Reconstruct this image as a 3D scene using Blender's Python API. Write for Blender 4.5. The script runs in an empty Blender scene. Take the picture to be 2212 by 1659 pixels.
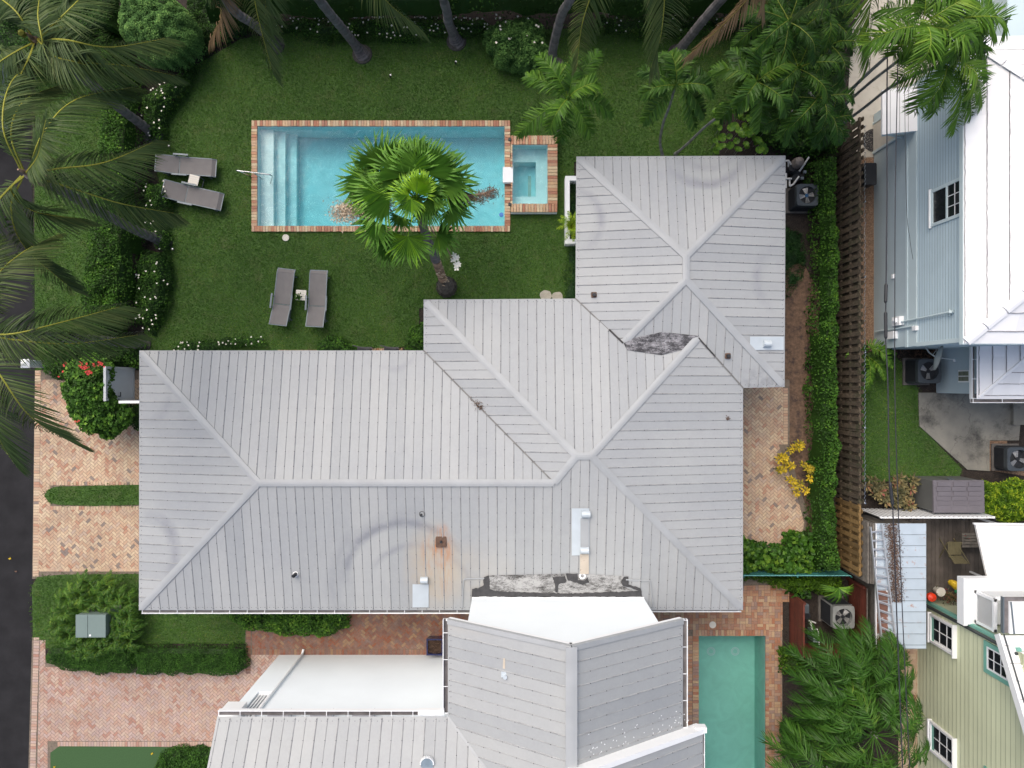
import bpy, math, random
import numpy as np
from mathutils import Vector
from mathutils.geometry import delaunay_2d_cdt

# ------------------------------------------------------------------ camera, sky, sun, exposure
sc = bpy.context.scene
CAM_H = 25.0
K = 63.2                       # photo units per metre on the ground
cam_d = bpy.data.cameras.new("camera"); cam = bpy.data.objects.new("camera", cam_d)
sc.collection.objects.link(cam); sc.camera = cam
cam.location = (0, 0, CAM_H); cam.rotation_euler = (0, 0, 0)
cam_d.sensor_width = 36; cam_d.lens = 36 * CAM_H * K / 2212.0
cam_d.clip_start = 0.5; cam_d.clip_end = 500
world = bpy.data.worlds.new("World"); sc.world = world; world.use_nodes = True
nt = world.node_tree; nt.nodes.clear()
sky = nt.nodes.new("ShaderNodeTexSky"); sky.sky_type = 'NISHITA'; sky.sun_disc = False
SUN_EL, SUN_AZ = math.radians(55), math.radians(328)
sky.sun_elevation = SUN_EL; sky.sun_rotation = SUN_AZ
sky.air_density = 1.0; sky.dust_density = 6.0; sky.ozone_density = 0.9
bgn = nt.nodes.new("ShaderNodeBackground"); bgn.inputs[1].default_value = 0.15
won = nt.nodes.new("ShaderNodeOutputWorld")
nt.links.new(sky.outputs[0], bgn.inputs[0]); nt.links.new(bgn.outputs[0], won.inputs[0])
sun_d = bpy.data.lights.new("sun", 'SUN'); sun = bpy.data.objects.new("sun", sun_d)
sc.collection.objects.link(sun); sun_d.energy = 1.3; sun_d.angle = math.radians(60)
sun_d.color = (1.0, 0.965, 0.92)
sd = Vector((math.sin(SUN_AZ) * math.cos(SUN_EL), math.cos(SUN_AZ) * math.cos(SUN_EL), math.sin(SUN_EL)))
sun.rotation_euler = sd.to_track_quat('Z', 'Y').to_euler(); sun.location = (0, 0, 40)
sc.view_settings.view_transform = 'Standard'; sc.view_settings.look = 'None'
sc.view_settings.exposure = 0.35; sc.view_settings.gamma = 1.0
sc.render.engine = 'CYCLES'
sc.cycles.max_bounces = 6; sc.cycles.diffuse_bounces = 3; sc.cycles.transparent_max_bounces = 12

# ------------------------------------------------------------------ helpers
random.seed(7); R = np.random.default_rng(11)
COL = sc.collection
PI = math.pi

def W(x, y, h=0.0):
    """a spot of the survey grid (2212 x 1659) at height h -> metres"""
    s = (CAM_H - h) / CAM_H / K
    return ((x - 1106) * s, (829.5 - y) * s, h)

def WX(X, x, y):
    """spot on the upright plane X=const"""
    s = X * K / (x - 1106)
    return (X, (829.5 - y) / K * s, CAM_H * (1 - s))

class MB:
    def __init__(s):
        s.v = []; s.l = []; s.n = []; s.t = []; s.c = 0
    def add(s, verts, faces, tone=0.5):
        verts = np.asarray(verts, float).reshape(-1, 3)
        s.v.append(verts)
        for i, f in enumerate(faces):
            s.l.append(np.asarray(f, np.int64) + s.c); s.n.append(np.array([len(f)]))
        tone = np.full(len(faces), tone) if np.isscalar(tone) else np.asarray(tone, float)
        s.t.append(tone); s.c += len(verts)
        return s
    def polys(s, V, tone):
        """V (n,k,3): n faces of k corners"""
        n, k = V.shape[:2]
        if n == 0: return s
        s.v.append(V.reshape(-1, 3)); s.l.append(np.arange(n * k) + s.c)
        s.n.append(np.full(n, k)); s.t.append(np.broadcast_to(np.asarray(tone, float), (n,)).copy()); s.c += n * k
        return s
    def grid(s, V, tone):
        """V (n,m,k,3): n strips of m rows of k points"""
        n, m, k = V.shape[:3]
        if n == 0: return s
        idx = np.arange(n * m * k).reshape(n, m, k) + s.c
        q = np.stack([idx[:, :-1, :-1], idx[:, :-1, 1:], idx[:, 1:, 1:], idx[:, 1:, :-1]], -1).reshape(-1, 4)
        s.v.append(V.reshape(-1, 3)); s.l.append(q.reshape(-1)); s.n.append(np.full(len(q), 4))
        tone = np.broadcast_to(np.asarray(tone, float).reshape(-1, 1), (n, (m - 1) * (k - 1))) if np.ndim(tone) == 1 else \
            np.broadcast_to(np.asarray(tone, float), (n, (m - 1) * (k - 1)))
        s.t.append(tone.reshape(-1).copy()); s.c += n * m * k
        return s
    def box(s, a, b, tone=0.5, rz=0.0, piv=None):
        (x0, y0, z0), (x1, y1, z1) = a, b
        v = np.array([(x, y, z) for z in (z0, z1) for (x, y) in ((x0, y0), (x1, y0), (x1, y1), (x0, y1))], float)
        if rz:
            p = np.array(piv if piv else ((x0 + x1) / 2, (y0 + y1) / 2)); c, n = math.cos(rz), math.sin(rz)
            d = v[:, :2] - p; v[:, 0] = p[0] + d[:, 0] * c - d[:, 1] * n; v[:, 1] = p[1] + d[:, 0] * n + d[:, 1] * c
        return s.add(v, [(3, 2, 1, 0), (4, 5, 6, 7), (0, 1, 5, 4), (1, 2, 6, 5), (2, 3, 7, 6), (3, 0, 4, 7)], tone)
    def rbox(s, a, b, r=0.03, tone=0.5):
        """box with rounded upright corners and a chamfered top"""
        (x0, y0, z0), (x1, y1, z1) = a, b
        def ring(i, z):
            out = []
            for cx, cy, a0 in ((x1 - r, y1 - r, 0), (x0 + r, y1 - r, 90), (x0 + r, y0 + r, 180), (x1 - r, y0 + r, 270)):
                for q in range(4):
                    an = math.radians(a0 + q * 30); out.append((cx + (r - i) * math.cos(an), cy + (r - i) * math.sin(an), z))
            return out
        c = min(r * .5, (z1 - z0) * .3)
        rings = [ring(0, z0), ring(0, z1 - c), ring(c * .6, z1 - c * .3), ring(c, z1)]
        v = sum(rings, []); f = []
        for k in range(3):
            for i in range(16):
                j = (i + 1) % 16; f.append((k * 16 + i, k * 16 + j, (k + 1) * 16 + j, (k + 1) * 16 + i))
        f.append(tuple(range(48, 64))); f.append(tuple(range(15, -1, -1)))
        return s.add(v, f, tone)
    def prism(s, poly, z0, z1, tone=0.5, cap=True):
        n = len(poly); v = [(p[0], p[1], z0) for p in poly] + [(p[0], p[1], z1) for p in poly]
        f = [(i, (i + 1) % n, n + (i + 1) % n, n + i) for i in range(n)]
        if cap: f.append(tuple(range(n, 2 * n)))
        return s.add(v, f, tone)
    def bar(s, p, q, w, h=None, tone=0.5):
        p = np.array(p, float); q = np.array(q, float); d = q - p; L = np.linalg.norm(d)
        if L < 1e-6: return s
        d /= L; up = np.array([0, 0, 1.]) if abs(d[2]) < .95 else np.array([1., 0, 0])
        a = np.cross(d, up); a /= np.linalg.norm(a); b = np.cross(a, d); h = h or w
        c = [(-w / 2, -h / 2), (w / 2, -h / 2), (w / 2, h / 2), (-w / 2, h / 2)]
        v = [p + a * x + b * y for x, y in c] + [q + a * x + b * y for x, y in c]
        return s.add(v, [(3, 2, 1, 0), (4, 5, 6, 7), (0, 1, 5, 4), (1, 2, 6, 5), (2, 3, 7, 6), (3, 0, 4, 7)], tone)
    def tube(s, pts, rad, seg=8, tone=0.5, cap=True, tones=None):
        pts = np.asarray(pts, float); n = len(pts); rad = np.broadcast_to(np.asarray(rad, float), (n,))
        T = np.gradient(pts, axis=0); T /= np.linalg.norm(T, axis=1)[:, None] + 1e-9
        ref = np.array([0.31, 0.17, 0.93]) if abs(T[:, 2]).mean() < .8 else np.array([0.9, 0.3, 0.1])
        A = np.cross(T, ref); A /= np.linalg.norm(A, axis=1)[:, None] + 1e-9; B = np.cross(T, A)
        an = np.arange(seg) / seg * 2 * PI
        V = pts[:, None] + rad[:, None, None] * (A[:, None] * np.cos(an)[None, :, None] + B[:, None] * np.sin(an)[None, :, None])
        f = []; tn = []
        for i in range(n - 1):
            for j in range(seg):
                k = (j + 1) % seg; f.append((i * seg + j, i * seg + k, (i + 1) * seg + k, (i + 1) * seg + j))
                tn.append(tone if tones is None else tones[i])
        if cap:
            f.append(tuple(range(seg))[::-1]); f.append(tuple(range((n - 1) * seg, n * seg))); tn += [tn[0], tn[-1]]
        return s.add(V.reshape(-1, 3), f, tn)
    def disc(s, c, r, z, tone=.5, seg=20, r0=None):
        an = np.arange(seg) / seg * 2 * PI
        o = [(c[0] + r * math.cos(a), c[1] + r * math.sin(a), z) for a in an]
        if r0 is None: return s.add(o, [tuple(range(seg))], tone)
        i_ = [(c[0] + r0 * math.cos(a), c[1] + r0 * math.sin(a), z) for a in an]
        return s.add(o + i_, [(i, (i + 1) % seg, seg + (i + 1) % seg, seg + i) for i in range(seg)], tone)
    def cyl(s, c, r, z0, z1, tone=.5, seg=20, r1=None):
        return s.tube([(c[0], c[1], z0), (c[0], c[1], z1)], [r, r if r1 is None else r1], seg, tone)
    def mesh(s, name, off=(0, 0, 0), smooth=False):
        V = np.concatenate(s.v) - np.array(off); L = np.concatenate(s.l).astype(np.int32); N = np.concatenate(s.n).astype(np.int32)
        T = np.concatenate(s.t).astype(np.float32)
        me = bpy.data.meshes.new(name); me.vertices.add(len(V)); me.vertices.foreach_set("co", V.astype(np.float32).ravel())
        me.loops.add(len(L)); me.loops.foreach_set("vertex_index", L)
        me.polygons.add(len(N)); st = np.zeros(len(N), np.int32); st[1:] = np.cumsum(N)[:-1]
        me.polygons.foreach_set("loop_start", st); me.polygons.foreach_set("loop_total", N)
        me.update(calc_edges=True)
        a = me.attributes.new("tone", 'FLOAT', 'FACE'); a.data.foreach_set("value", T)
        me.polygons.foreach_set("use_smooth", np.full(len(N), bool(smooth)))
        me.validate()
        return me

def tagit(o, label=None, cat=None, group=None, kind=None):
    if label: o["label"] = label
    if cat: o["category"] = cat
    if group: o["group"] = group
    if kind: o["kind"] = kind
    return o
def thing(name, label, cat, loc=(0, 0, 0), group=None, rz=0.0):
    o = bpy.data.objects.new(name, None); COL.objects.link(o); o.location = loc; o.rotation_euler = (0, 0, rz)
    o.empty_display_size = .3
    return tagit(o, label, cat, group)
def part(name, mb, mat, parent, label=None, smooth=False, abs_=True, kind=None):
    off = (0, 0, 0)
    if abs_:
        p = parent; off = np.zeros(3)
        while p is not None: off = off + np.array(p.location); p = p.parent
    o = bpy.data.objects.new(name, mb.mesh(name, off, smooth)); o.data.materials.append(mat)
    COL.objects.link(o); o.parent = parent
    return tagit(o, label, kind=kind)
def solo(name, mb, mat, label=None, cat=None, group=None, kind=None, smooth=False, loc=None):
    if loc is None:
        V = np.concatenate(mb.v); loc = (float(V[:, 0].mean()), float(V[:, 1].mean()), float(V[:, 2].min()))
        if kind == 'structure': loc = (0, 0, 0)
    o = bpy.data.objects.new(name, mb.mesh(name, loc, smooth)); o.location = loc; o.data.materials.append(mat)
    COL.objects.link(o); return tagit(o, label, cat, group, kind)
def copy_tree(o, parent=None):
    c = o.copy(); COL.objects.link(c)
    if parent is not None: c.parent = parent
    for ch in list(o.children): copy_tree(ch, c)
    return c

def inpoly(P, poly):
    P = np.asarray(P); x, y = P[:, 0], P[:, 1]; ins = np.zeros(len(P), bool); n = len(poly)
    for i in range(n):
        x0, y0 = poly[i][:2]; x1, y1 = poly[(i + 1) % n][:2]
        c = ((y0 > y) != (y1 > y)) & (x < (x1 - x0) * (y - y0) / (y1 - y0 + 1e-12) + x0); ins ^= c
    return ins
def edged(P, poly):
    P = np.asarray(P)[:, :2]; d = np.full(len(P), 1e9); n = len(poly)
    for i in range(n):
        a = np.array(poly[i][:2]); b = np.array(poly[(i + 1) % n][:2]); ab = b - a
        t = np.clip(((P - a) @ ab) / (ab @ ab + 1e-12), 0, 1); q = a + t[:, None] * ab
        d = np.minimum(d, np.hypot(*(P - q).T))
    return d
def vnoise(x, y, sc_, seed=0):
    g = np.random.default_rng(seed).random((64, 64)); x = x / sc_ + 200.3; y = y / sc_ + 200.7
    i = np.floor(x).astype(int); j = np.floor(y).astype(int); u = x - i; v = y - j; u = u * u * (3 - 2 * u); v = v * v * (3 - 2 * v)
    f = lambda a, b: g[a % 64, b % 64]
    return (f(i, j) * (1 - u) + f(i + 1, j) * u) * (1 - v) + (f(i, j + 1) * (1 - u) + f(i + 1, j + 1) * u) * v
def gp(pts, h=0.0): return [W(x, y, h)[:2] for x, y in pts]
def sheet(mb, poly, holes, z, tone=.5):
    """flat sheet (2-D polygon with holes)"""
    vs = [Vector(p[:2]) for p in poly]; fs = [list(range(len(poly)))]; k = len(vs)
    for h in holes:
        vs += [Vector(p[:2]) for p in h]; fs.append(list(range(k, k + len(h)))); k += len(h)
    ed = [(f[i], f[(i + 1) % len(f)]) for f in fs for i in range(len(f))]
    V, E, F, *_ = delaunay_2d_cdt(vs, ed, [], 0, 1e-5)
    cen = np.array([[sum(V[i][0] for i in f) / len(f), sum(V[i][1] for i in f) / len(f)] for f in F])
    ok = inpoly(cen, poly)
    for h in holes: ok &= ~inpoly(cen, h)
    def ccw(f):
        a = sum(V[f[i]][0] * V[f[(i + 1) % len(f)]][1] - V[f[(i + 1) % len(f)]][0] * V[f[i]][1] for i in range(len(f)))
        return f if a > 0 else f[::-1]
    mb.add([(v[0], v[1], z) for v in V], [tuple(ccw(list(f))) for f, o in zip(F, ok) if o], tone); return mb
def clip_half(poly, n, d):
    """keep p.n <= d (poly of 3-D or 2-D tuples)"""
    out = []; m = len(poly)
    for i in range(m):
        a = np.array(poly[i], float); b = np.array(poly[(i + 1) % m], float)
        da = a[0] * n[0] + a[1] * n[1] - d; db = b[0] * n[0] + b[1] * n[1] - d
        if da <= 0: out.append(a)
        if (da < 0) != (db < 0) and abs(da - db) > 1e-12:
            t = da / (da - db); out.append(a + (b - a) * t)
    return out
def clip_convex(poly, cl):
    m = len(cl); A = sum(cl[i][0] * cl[(i + 1) % m][1] - cl[(i + 1) % m][0] * cl[i][1] for i in range(m))
    if A < 0: cl = cl[::-1]
    for i in range(m):
        a = cl[i]; b = cl[(i + 1) % m]; n = (b[1] - a[1], -(b[0] - a[0])); d = n[0] * a[0] + n[1] * a[1]
        poly = clip_half(poly, n, d)
        if len(poly) < 3: return []
    return poly
def curve(pts, n):
    P = np.asarray(pts, float)
    if len(P) == 2: return P[0] + (P[1] - P[0]) * np.linspace(0, 1, n)[:, None]
    P = np.vstack([2 * P[0] - P[1], P, 2 * P[-1] - P[-2]]); m = len(P) - 3
    t = np.linspace(0, m - 1e-6, n); i = t.astype(int); u = (t - i)[:, None]
    a, b, c, d = P[i], P[i + 1], P[i + 2], P[i + 3]
    return .5 * (2 * b + (c - a) * u + (2 * a - 5 * b + 4 * c - d) * u ** 2 + (3 * b - a - 3 * c + d) * u ** 3)

# ------------------------------------------------------------------ materials
def rgb(c): return (c[0], c[1], c[2], 1)
class NT:
    def __init__(s, name):
        s.m = bpy.data.materials.new(name); s.m.use_nodes = True; s.t = s.m.node_tree; s.t.nodes.clear()
        s.out = s.N("ShaderNodeOutputMaterial"); s.bs = s.N("ShaderNodeBsdfPrincipled"); s.L(s.bs.outputs[0], s.out.inputs[0])
    def N(s, t, **k):
        n = s.t.nodes.new(t)
        for a, b in k.items(): setattr(n, a, b)
        return n
    def L(s, a, b): s.t.links.new(a, b)
    def pos(s): return s.N("ShaderNodeNewGeometry").outputs['Position']
    def obj(s): return s.N("ShaderNodeTexCoord").outputs['Object']
    def tone(s): return s.N("ShaderNodeAttribute", attribute_name="tone").outputs['Fac']
    def noise(s, co, scale, det=4, rough=.55, stretch=None):
        if stretch:
            mp = s.N("ShaderNodeMapping"); mp.inputs['Scale'].default_value = stretch; s.L(co, mp.inputs[0]); co = mp.outputs[0]
        n = s.N("ShaderNodeTexNoise"); n.inputs['Scale'].default_value = scale; n.inputs['Detail'].default_value = det
        n.inputs['Roughness'].default_value = rough; s.L(co, n.inputs['Vector']); return n.outputs['Fac']
    def ramp(s, f, stops, const=False):
        r = s.N("ShaderNodeValToRGB"); e = r.color_ramp.elements
        if const: r.color_ramp.interpolation = 'CONSTANT'
        while len(e) < len(stops): e.new(.5)
        for i, (p, c) in enumerate(stops):
            e[i].position = p; e[i].color = rgb(c) if hasattr(c, '__len__') else (c, c, c, 1)
        s.L(f, r.inputs[0]); return r.outputs[0]
    def math(s, op, a, b=None, c=None):
        n = s.N("ShaderNodeMath", operation=op)
        for i, x in enumerate((a, b, c)):
            if x is None: continue
            if isinstance(x, (int, float)): n.inputs[i].default_value = x
            else: s.L(x, n.inputs[i])
        return n.outputs[0]
    def mix(s, f, a, b, mode='MIX'):
        n = s.N("ShaderNodeMix", data_type='RGBA', blend_type=mode)
        for k, x in ((0, f), (6, a), (7, b)):
            if isinstance(x, (int, float)): n.inputs[k].default_value = x
            elif isinstance(x, (tuple, list)): n.inputs[k].default_value = rgb(x)
            else: s.L(x, n.inputs[k])
        return n.outputs[2]
    def xyz(s, co):
        n = s.N("ShaderNodeSeparateXYZ"); s.L(co, n.inputs[0]); return n.outputs
    def bump(s, h, st=.3, dist=.02):
        b = s.N("ShaderNodeBump"); b.inputs['Strength'].default_value = st; b.inputs['Distance'].default_value = dist
        s.L(h, b.inputs['Height']); s.L(b.outputs[0], s.bs.inputs['Normal'])
    def fin(s, col=None, rough=.6, metal=0.0, spec=None):
        if col is not None:
            if isinstance(col, (tuple, list)): s.bs.inputs['Base Color'].default_value = rgb(col)
            else: s.L(col, s.bs.inputs['Base Color'])
        if isinstance(rough, (int, float)): s.bs.inputs['Roughness'].default_value = rough
        else: s.L(rough, s.bs.inputs['Roughness'])
        s.bs.inputs['Metallic'].default_value = metal
        if spec is not None: s.bs.inputs['Specular IOR Level'].default_value = spec
        return s.m

def simple(name, c, rough=.6, var=.12, scale=6, metal=0, tone=0.0, bump=0.0, bs=40, dirt=None, spec=None):
    n = NT(name); co = n.obj()
    f = n.noise(co, scale)
    lo = tuple(max(0, x * (1 - var)) for x in c); hi = tuple(min(1, x * (1 + var)) for x in c)
    col = n.ramp(f, [(.3, lo), (.7, hi)])
    if tone:
        t = n.ramp(n.tone(), [(0, 1 - tone), (1, 1 + 0 * tone)]); col = n.mix(1.0, col, t, 'MULTIPLY')
    if dirt:
        d = n.ramp(n.noise(co, dirt[1], 6, .7), [(dirt[2], 0.0), (dirt[3], 1.0)]); col = n.mix(d, col, dirt[0])
    if bump: n.bump(n.noise(co, bs, 3), bump, .01)
    return n.fin(col, rough, metal, spec)
GAIN = 1.5; TINT = (.95, 1.0, .74)
def leafmat(name, stops, rough=.55, trans=.18, noise=.22, spec=.18, gain=1.0, tint=True):
    n = NT(name); col = n.ramp(n.tone(), [(p_, tuple(min(.9, v * GAIN * gain * t_) for v, t_ in zip(c_, TINT if tint else (1, 1, 1)))) for p_, c_ in stops])
    f = n.noise(n.obj(), 1.3, 3); col = n.mix(1.0, col, n.ramp(f, [(.3, 1 - noise), (.7, 1.0)]), 'MULTIPLY')
    n.fin(col, rough, 0, spec)
    tr = n.N("ShaderNodeBsdfTranslucent"); n.L(col, tr.inputs[0])
    mx = n.N("ShaderNodeMixShader"); mx.inputs[0].default_value = trans
    n.L(n.bs.outputs[0], mx.inputs[1]); n.L(tr.outputs[0], mx.inputs[2]); n.L(mx.outputs[0], n.out.inputs[0])
    return n.m

def metal_roof_mat():
    n = NT("galvanised_roof"); p = n.pos()
    t = n.ramp(n.tone(), [(0, (.345, .361, .370)), (.5, (.370, .385, .391)), (1, (.395, .408, .410))])
    f = n.noise(p, .35, 5, .6); col = n.mix(1.0, t, n.ramp(f, [(.3, (.90, .91, .93)), (.7, (1.0, 1.0, .99))]), 'MULTIPLY')
    f2 = n.noise(p, 3.5, 6, .7); col = n.mix(1.0, col, n.ramp(f2, [(.35, .96), (.6, 1.0)]), 'MULTIPLY')
    f3 = n.noise(p, 14, 6, .75, (1, 1, 1)); col = n.mix(1.0, col, n.ramp(f3, [(.3, .98), (.6, 1.01)]), 'MULTIPLY')
    x, y, z = n.xyz(p)
    wob = n.noise(p, 1.1, 4, .6)
    def arc(cx, cy, r, w, amt, dirx=0, diry=0, lim=0, up=None):
        nonlocal col
        dx = n.math('SUBTRACT', x, cx); dy = n.math('SUBTRACT', y, cy)
        d = n.math('SQRT', n.math('ADD', n.math('MULTIPLY', dx, dx), n.math('MULTIPLY', dy, dy)))
        d = n.math('ADD', d, n.math('MULTIPLY', n.math('SUBTRACT', wob, .5), w * .9))
        e = n.math('ABSOLUTE', n.math('SUBTRACT', d, r)); m = n.math('SUBTRACT', 1.0, n.math('DIVIDE', e, w))
        m = n.math('MAXIMUM', m, 0.0)
        side = n.math('ADD', n.math('MULTIPLY', dx, dirx), n.math('MULTIPLY', dy, diry))
        g = n.math('MULTIPLY', n.math('SUBTRACT', side, lim), 1.2); g.node.use_clamp = True
        m = n.math('MULTIPLY', m, g); m = n.math('MULTIPLY', m, n.ramp(n.noise(p, 2.3, 5, .7), [(.3, .35), (.6, 1.0)]))
        col = n.mix(n.math('MINIMUM', n.math('MULTIPLY', m, amt * 1.55), .75), col, (.19, .205, .235))
    def AT(fx, fy, h=3.4): return W(fx, fy, h)[:2]
    c = AT(875, 1262); arc(c[0], c[1], 1.82, .20, .62, -.25, 1, .25); arc(c[0] + .35, c[1] - .5, 1.62, .16, .35, .2, 1, .4)
    arc(c[0] + .1, c[1] - .25, 2.3, .3, .22, -1, .4, .3)
    c = AT(1530, 300); arc(c[0], c[1], 1.25, .22, .5, .1, -1, .4); arc(c[0] + .1, c[1] + .3, 1.0, .2, .4, .1, -1, .5)
    c = AT(1230, 470); arc(c[0], c[1], .95, .22, .45, 1, .2, .2)
    c = AT(845, 752); arc(c[0], c[1], .62, .14, .4, .4, -1, .2)
    c = AT(300, 1190); arc(c[0], c[1], .95, .26, .5, 1, .35, .1)
    c = AT(1720, 600); arc(c[0], c[1], 1.05, .25, .3, -1, 0, .3)
    c = AT(300, 860); arc(c[0], c[1], .7, .2, .4, .7, -.6, .2)
    def blob(fx, fy, w, hgt, colr, amt, nsc=4.0, lo=.35, hi=.6, st=(1, 1, 1), hh=3.3):
        nonlocal col
        cx, cy = AT(fx, fy, hh)
        dx = n.math('DIVIDE', n.math('SUBTRACT', x, cx), w); dy = n.math('DIVIDE', n.math('SUBTRACT', y, cy), hgt)
        d = n.math('SQRT', n.math('ADD', n.math('MULTIPLY', dx, dx), n.math('MULTIPLY', dy, dy)))
        m = n.math('MULTIPLY', n.math('SUBTRACT', 1.0, d), 1.8); m.node.use_clamp = True
        m = n.math('MULTIPLY', m, n.ramp(n.noise(p, nsc, 5, .7, st), [(lo, 0.0), (hi, 1.0)]))
        col = n.mix(n.math('MULTIPLY', m, amt), col, colr)
    blob(935, 1230, 1.0, 1.6, (.44, .36, .25), .6, 1.2, .2, .6)
    blob(953, 1180, .42, .75, (.45, .17, .05), .9, 5, .42, .62, (1.6, .3, 1))
    blob(962, 1215, .3, 1.3, (.42, .19, .08), .55, 6, .45, .62, (1.6, .15, 1))
    blob(925, 1200, .28, .8, (.45, .22, .1), .4, 6, .42, .62, (1.6, .15, 1))
    blob(1660, 820, .9, .5, (.24, .25, .26), .8, 3.0, .4, .6)
    blob(1010, 1240, 1.6, 1.1, (.46, .41, .33), .35, 1.0, .3, .6)
    blob(1450, 392, 1.0, .8, (.3, .32, .36), .3, 1.6, .4, .6)
    n.bump(n.noise(p, 5, 3), .08, .02)
    return n.fin(col, .55, 0, .25)
M = {}
M['roof'] = metal_roof_mat()
M['seam'] = simple("roof_seam", (.305, .315, .32), .5, .18, 3, 0)
M['screw'] = simple("roof_screw", (.09, .09, .095), .6, .1)
M['cap'] = simple("ridge_metal", (.34, .358, .37), .5, .07, 1.5, 0)
M['bright_metal'] = simple("new_metal", (.50, .56, .60), .4, .06, 2, .1)
M['steel'] = simple("steel", (.55, .57, .58), .25, .05, 3, .9)
M['white'] = simple("white_paint", (.80, .82, .83), .5, .03, 1.2)
M['whitewall'] = simple("white_stucco", (.80, .86, .89), .8, .025, .8, bump=.15, bs=60)
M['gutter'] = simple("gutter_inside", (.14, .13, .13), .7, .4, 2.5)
M['tar'] = simple("roof_tar", (.045, .043, .045), .85, .4, 5, bump=.5, bs=25)
M['asphalt'] = simple("asphalt", (.021, .021, .023), .9, .22, 1.6, bump=.4, bs=90, spec=.15)
M['soil'] = simple("soil", (.022, .017, .014), .95, .5, 7, bump=.8, bs=30, dirt=((.07, .05, .036), 24, .52, .66))
M['mulch'] = simple("brown_mulch", (.135, .085, .055), .95, .35, 9, bump=.8, bs=35, dirt=((.05, .035, .03), 3, .5, .66))
M['gravel'] = simple("pea_gravel", (.19, .115, .07), .9, .55, 26, bump=1.0, bs=40, dirt=((.34, .25, .17), 30, .53, .62))
M['turf'] = simple("turf_base", (.045, .098, .018), .95, .3, 14, bump=.6, bs=60, dirt=((.07, .095, .03), 2.0, .5, .75))
M['fakegrass'] = simple("artificial_turf", (.036, .088, .028), .9, .12, 30, bump=.5, bs=120)
M['sandy'] = simple("pale_concrete", (.43, .40, .34), .9, .1, 1.5, bump=.2, bs=60, dirt=((.3, .27, .22), 5, .55, .75))
M['lounge'] = simple("grey_mesh_fabric", (.155, .148, .145), .8, .06, 4, bump=.3, bs=200)
M['lframe'] = simple("grey_frame", (.14, .17, .19), .45, .06, 4, .2)
M['cream'] = simple("cream_boards", (.62, .59, .52), .6, .06, 5)
M['dark'] = simple("dark_line", (.02, .02, .02), .8, .2)
M['pipe'] = simple("pvc_pipe", (.58, .58, .56), .4, .08, 6)
M['black'] = simple("black_plastic", (.016, .018, .022), .5, .2, 8)
M['acgrey'] = simple("ac_cabinet", (.055, .066, .075), .45, .12, 4, .2)
M['aclight'] = simple("ac_cabinet_pale", (.24, .25, .24), .45, .1, 4, .2)
M['blade'] = simple("fan_blade", (.36, .36, .35), .35, .08, 5, .5)
M['copper'] = simple("blue_cap", (.03, .16, .36), .3, .1)
M['wood'] = simple("weathered_fence_wood", (.115, .088, .06), .85, .4, 7, tone=.45, bump=.4, bs=30, dirt=((.05, .055, .025), 2, .5, .7))
M['newwood'] = simple("new_fence_wood", (.24, .15, .055), .8, .25, 7, tone=.4, bump=.3, bs=30)
M['greywood'] = simple("old_grey_wood", (.16, .145, .125), .9, .3, 8, tone=.5, bump=.4, bs=30)
M['redwood'] = simple("red_stained_wood", (.135, .032, .018), .7, .22, 5, tone=.35, bump=.2, bs=30)
M['deckwood'] = simple("deck_boards", (.105, .09, .078), .85, .25, 3, tone=.4, bump=.3, bs=25)
M['whiteshingle'] = simple("white_shingle", (.86, .87, .88), .7, .03, 1.5, tone=.10)
M['shinglegap'] = simple("shingle_gap", (.22, .21, .22), .8, .3, 6)
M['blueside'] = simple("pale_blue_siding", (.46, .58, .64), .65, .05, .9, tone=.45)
M['bluestucco'] = simple("pale_blue_stucco", (.45, .55, .59), .8, .05, 1.0, bump=.15, bs=60)
M['bluetrim'] = simple("blue_trim", (.54, .65, .68), .6, .04, 1)
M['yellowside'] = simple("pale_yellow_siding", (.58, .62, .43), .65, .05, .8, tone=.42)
M['aqua'] = simple("aqua_trim", (.18, .42, .34), .6, .08, 3)
M['glassdark'] = simple("dark_window_glass", (.016, .02, .024), .08, .3, 2, spec=.6)
M['glassmid'] = simple("tinted_pane", (.045, .065, .06), .1, .3, 3, spec=.6)
M['glassblock'] = simple("glass_block", (.17, .19, .14), .2, .25, 14)
M['rust'] = simple("rusty_plate", (.11, .065, .045), .9, .3, 12)
M['resin'] = simple("grey_resin_shed", (.135, .125, .14), .6, .06, 3, tone=.1)
M['resinside'] = simple("grey_resin_side", (.12, .125, .12), .6, .06, 3)
M['utility'] = simple("utility_green", (.16, .215, .20), .45, .05, 2, .1)
M['planter'] = simple("glazed_blue", (.014, .018, .075), .2, .3, 5)
M['orange'] = simple("red_plastic", (.75, .05, .015), .25, .05)
M['yellow'] = simple("yellow_sack", (.62, .42, .02), .5, .2, 9)
M['green'] = simple("green_netting", (.01, .19, .07), .6, .3, 30)
M['blueplastic'] = simple("blue_plastic", (.01, .16, .55), .3, .05)
M['stone'] = simple("stepping_stone", (.33, .31, .26), .9, .15, 8, bump=.3)
M['canvas'] = simple("white_canvas", (.78, .77, .74), .85, .03, .8)
M['bark'] = simple("palm_bark", (.135, .125, .125), .9, .25, 5, tone=.35, bump=.5, bs=18)
M['thinbark'] = simple("thin_palm_bark", (.17, .18, .165), .9, .2, 6, tone=.35)
M['fibre'] = simple("fibrous_bark", (.32, .215, .15), .9, .3, 7, tone=.5, bump=.5, bs=25)
M['root'] = simple("root_mat", (.075, .07, .062), .95, .45, 14, tone=.3, bump=1, bs=30)
M['cable'] = simple("cable", (.022, .022, .03), .6, .1)
M['mesh'] = simple("teal_fence_mesh", (.02, .13, .11), .6, .1)
M['debris'] = simple("dry_leaf_litter", (.17, .10, .065), .9, .4, 12, tone=.6)
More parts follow.
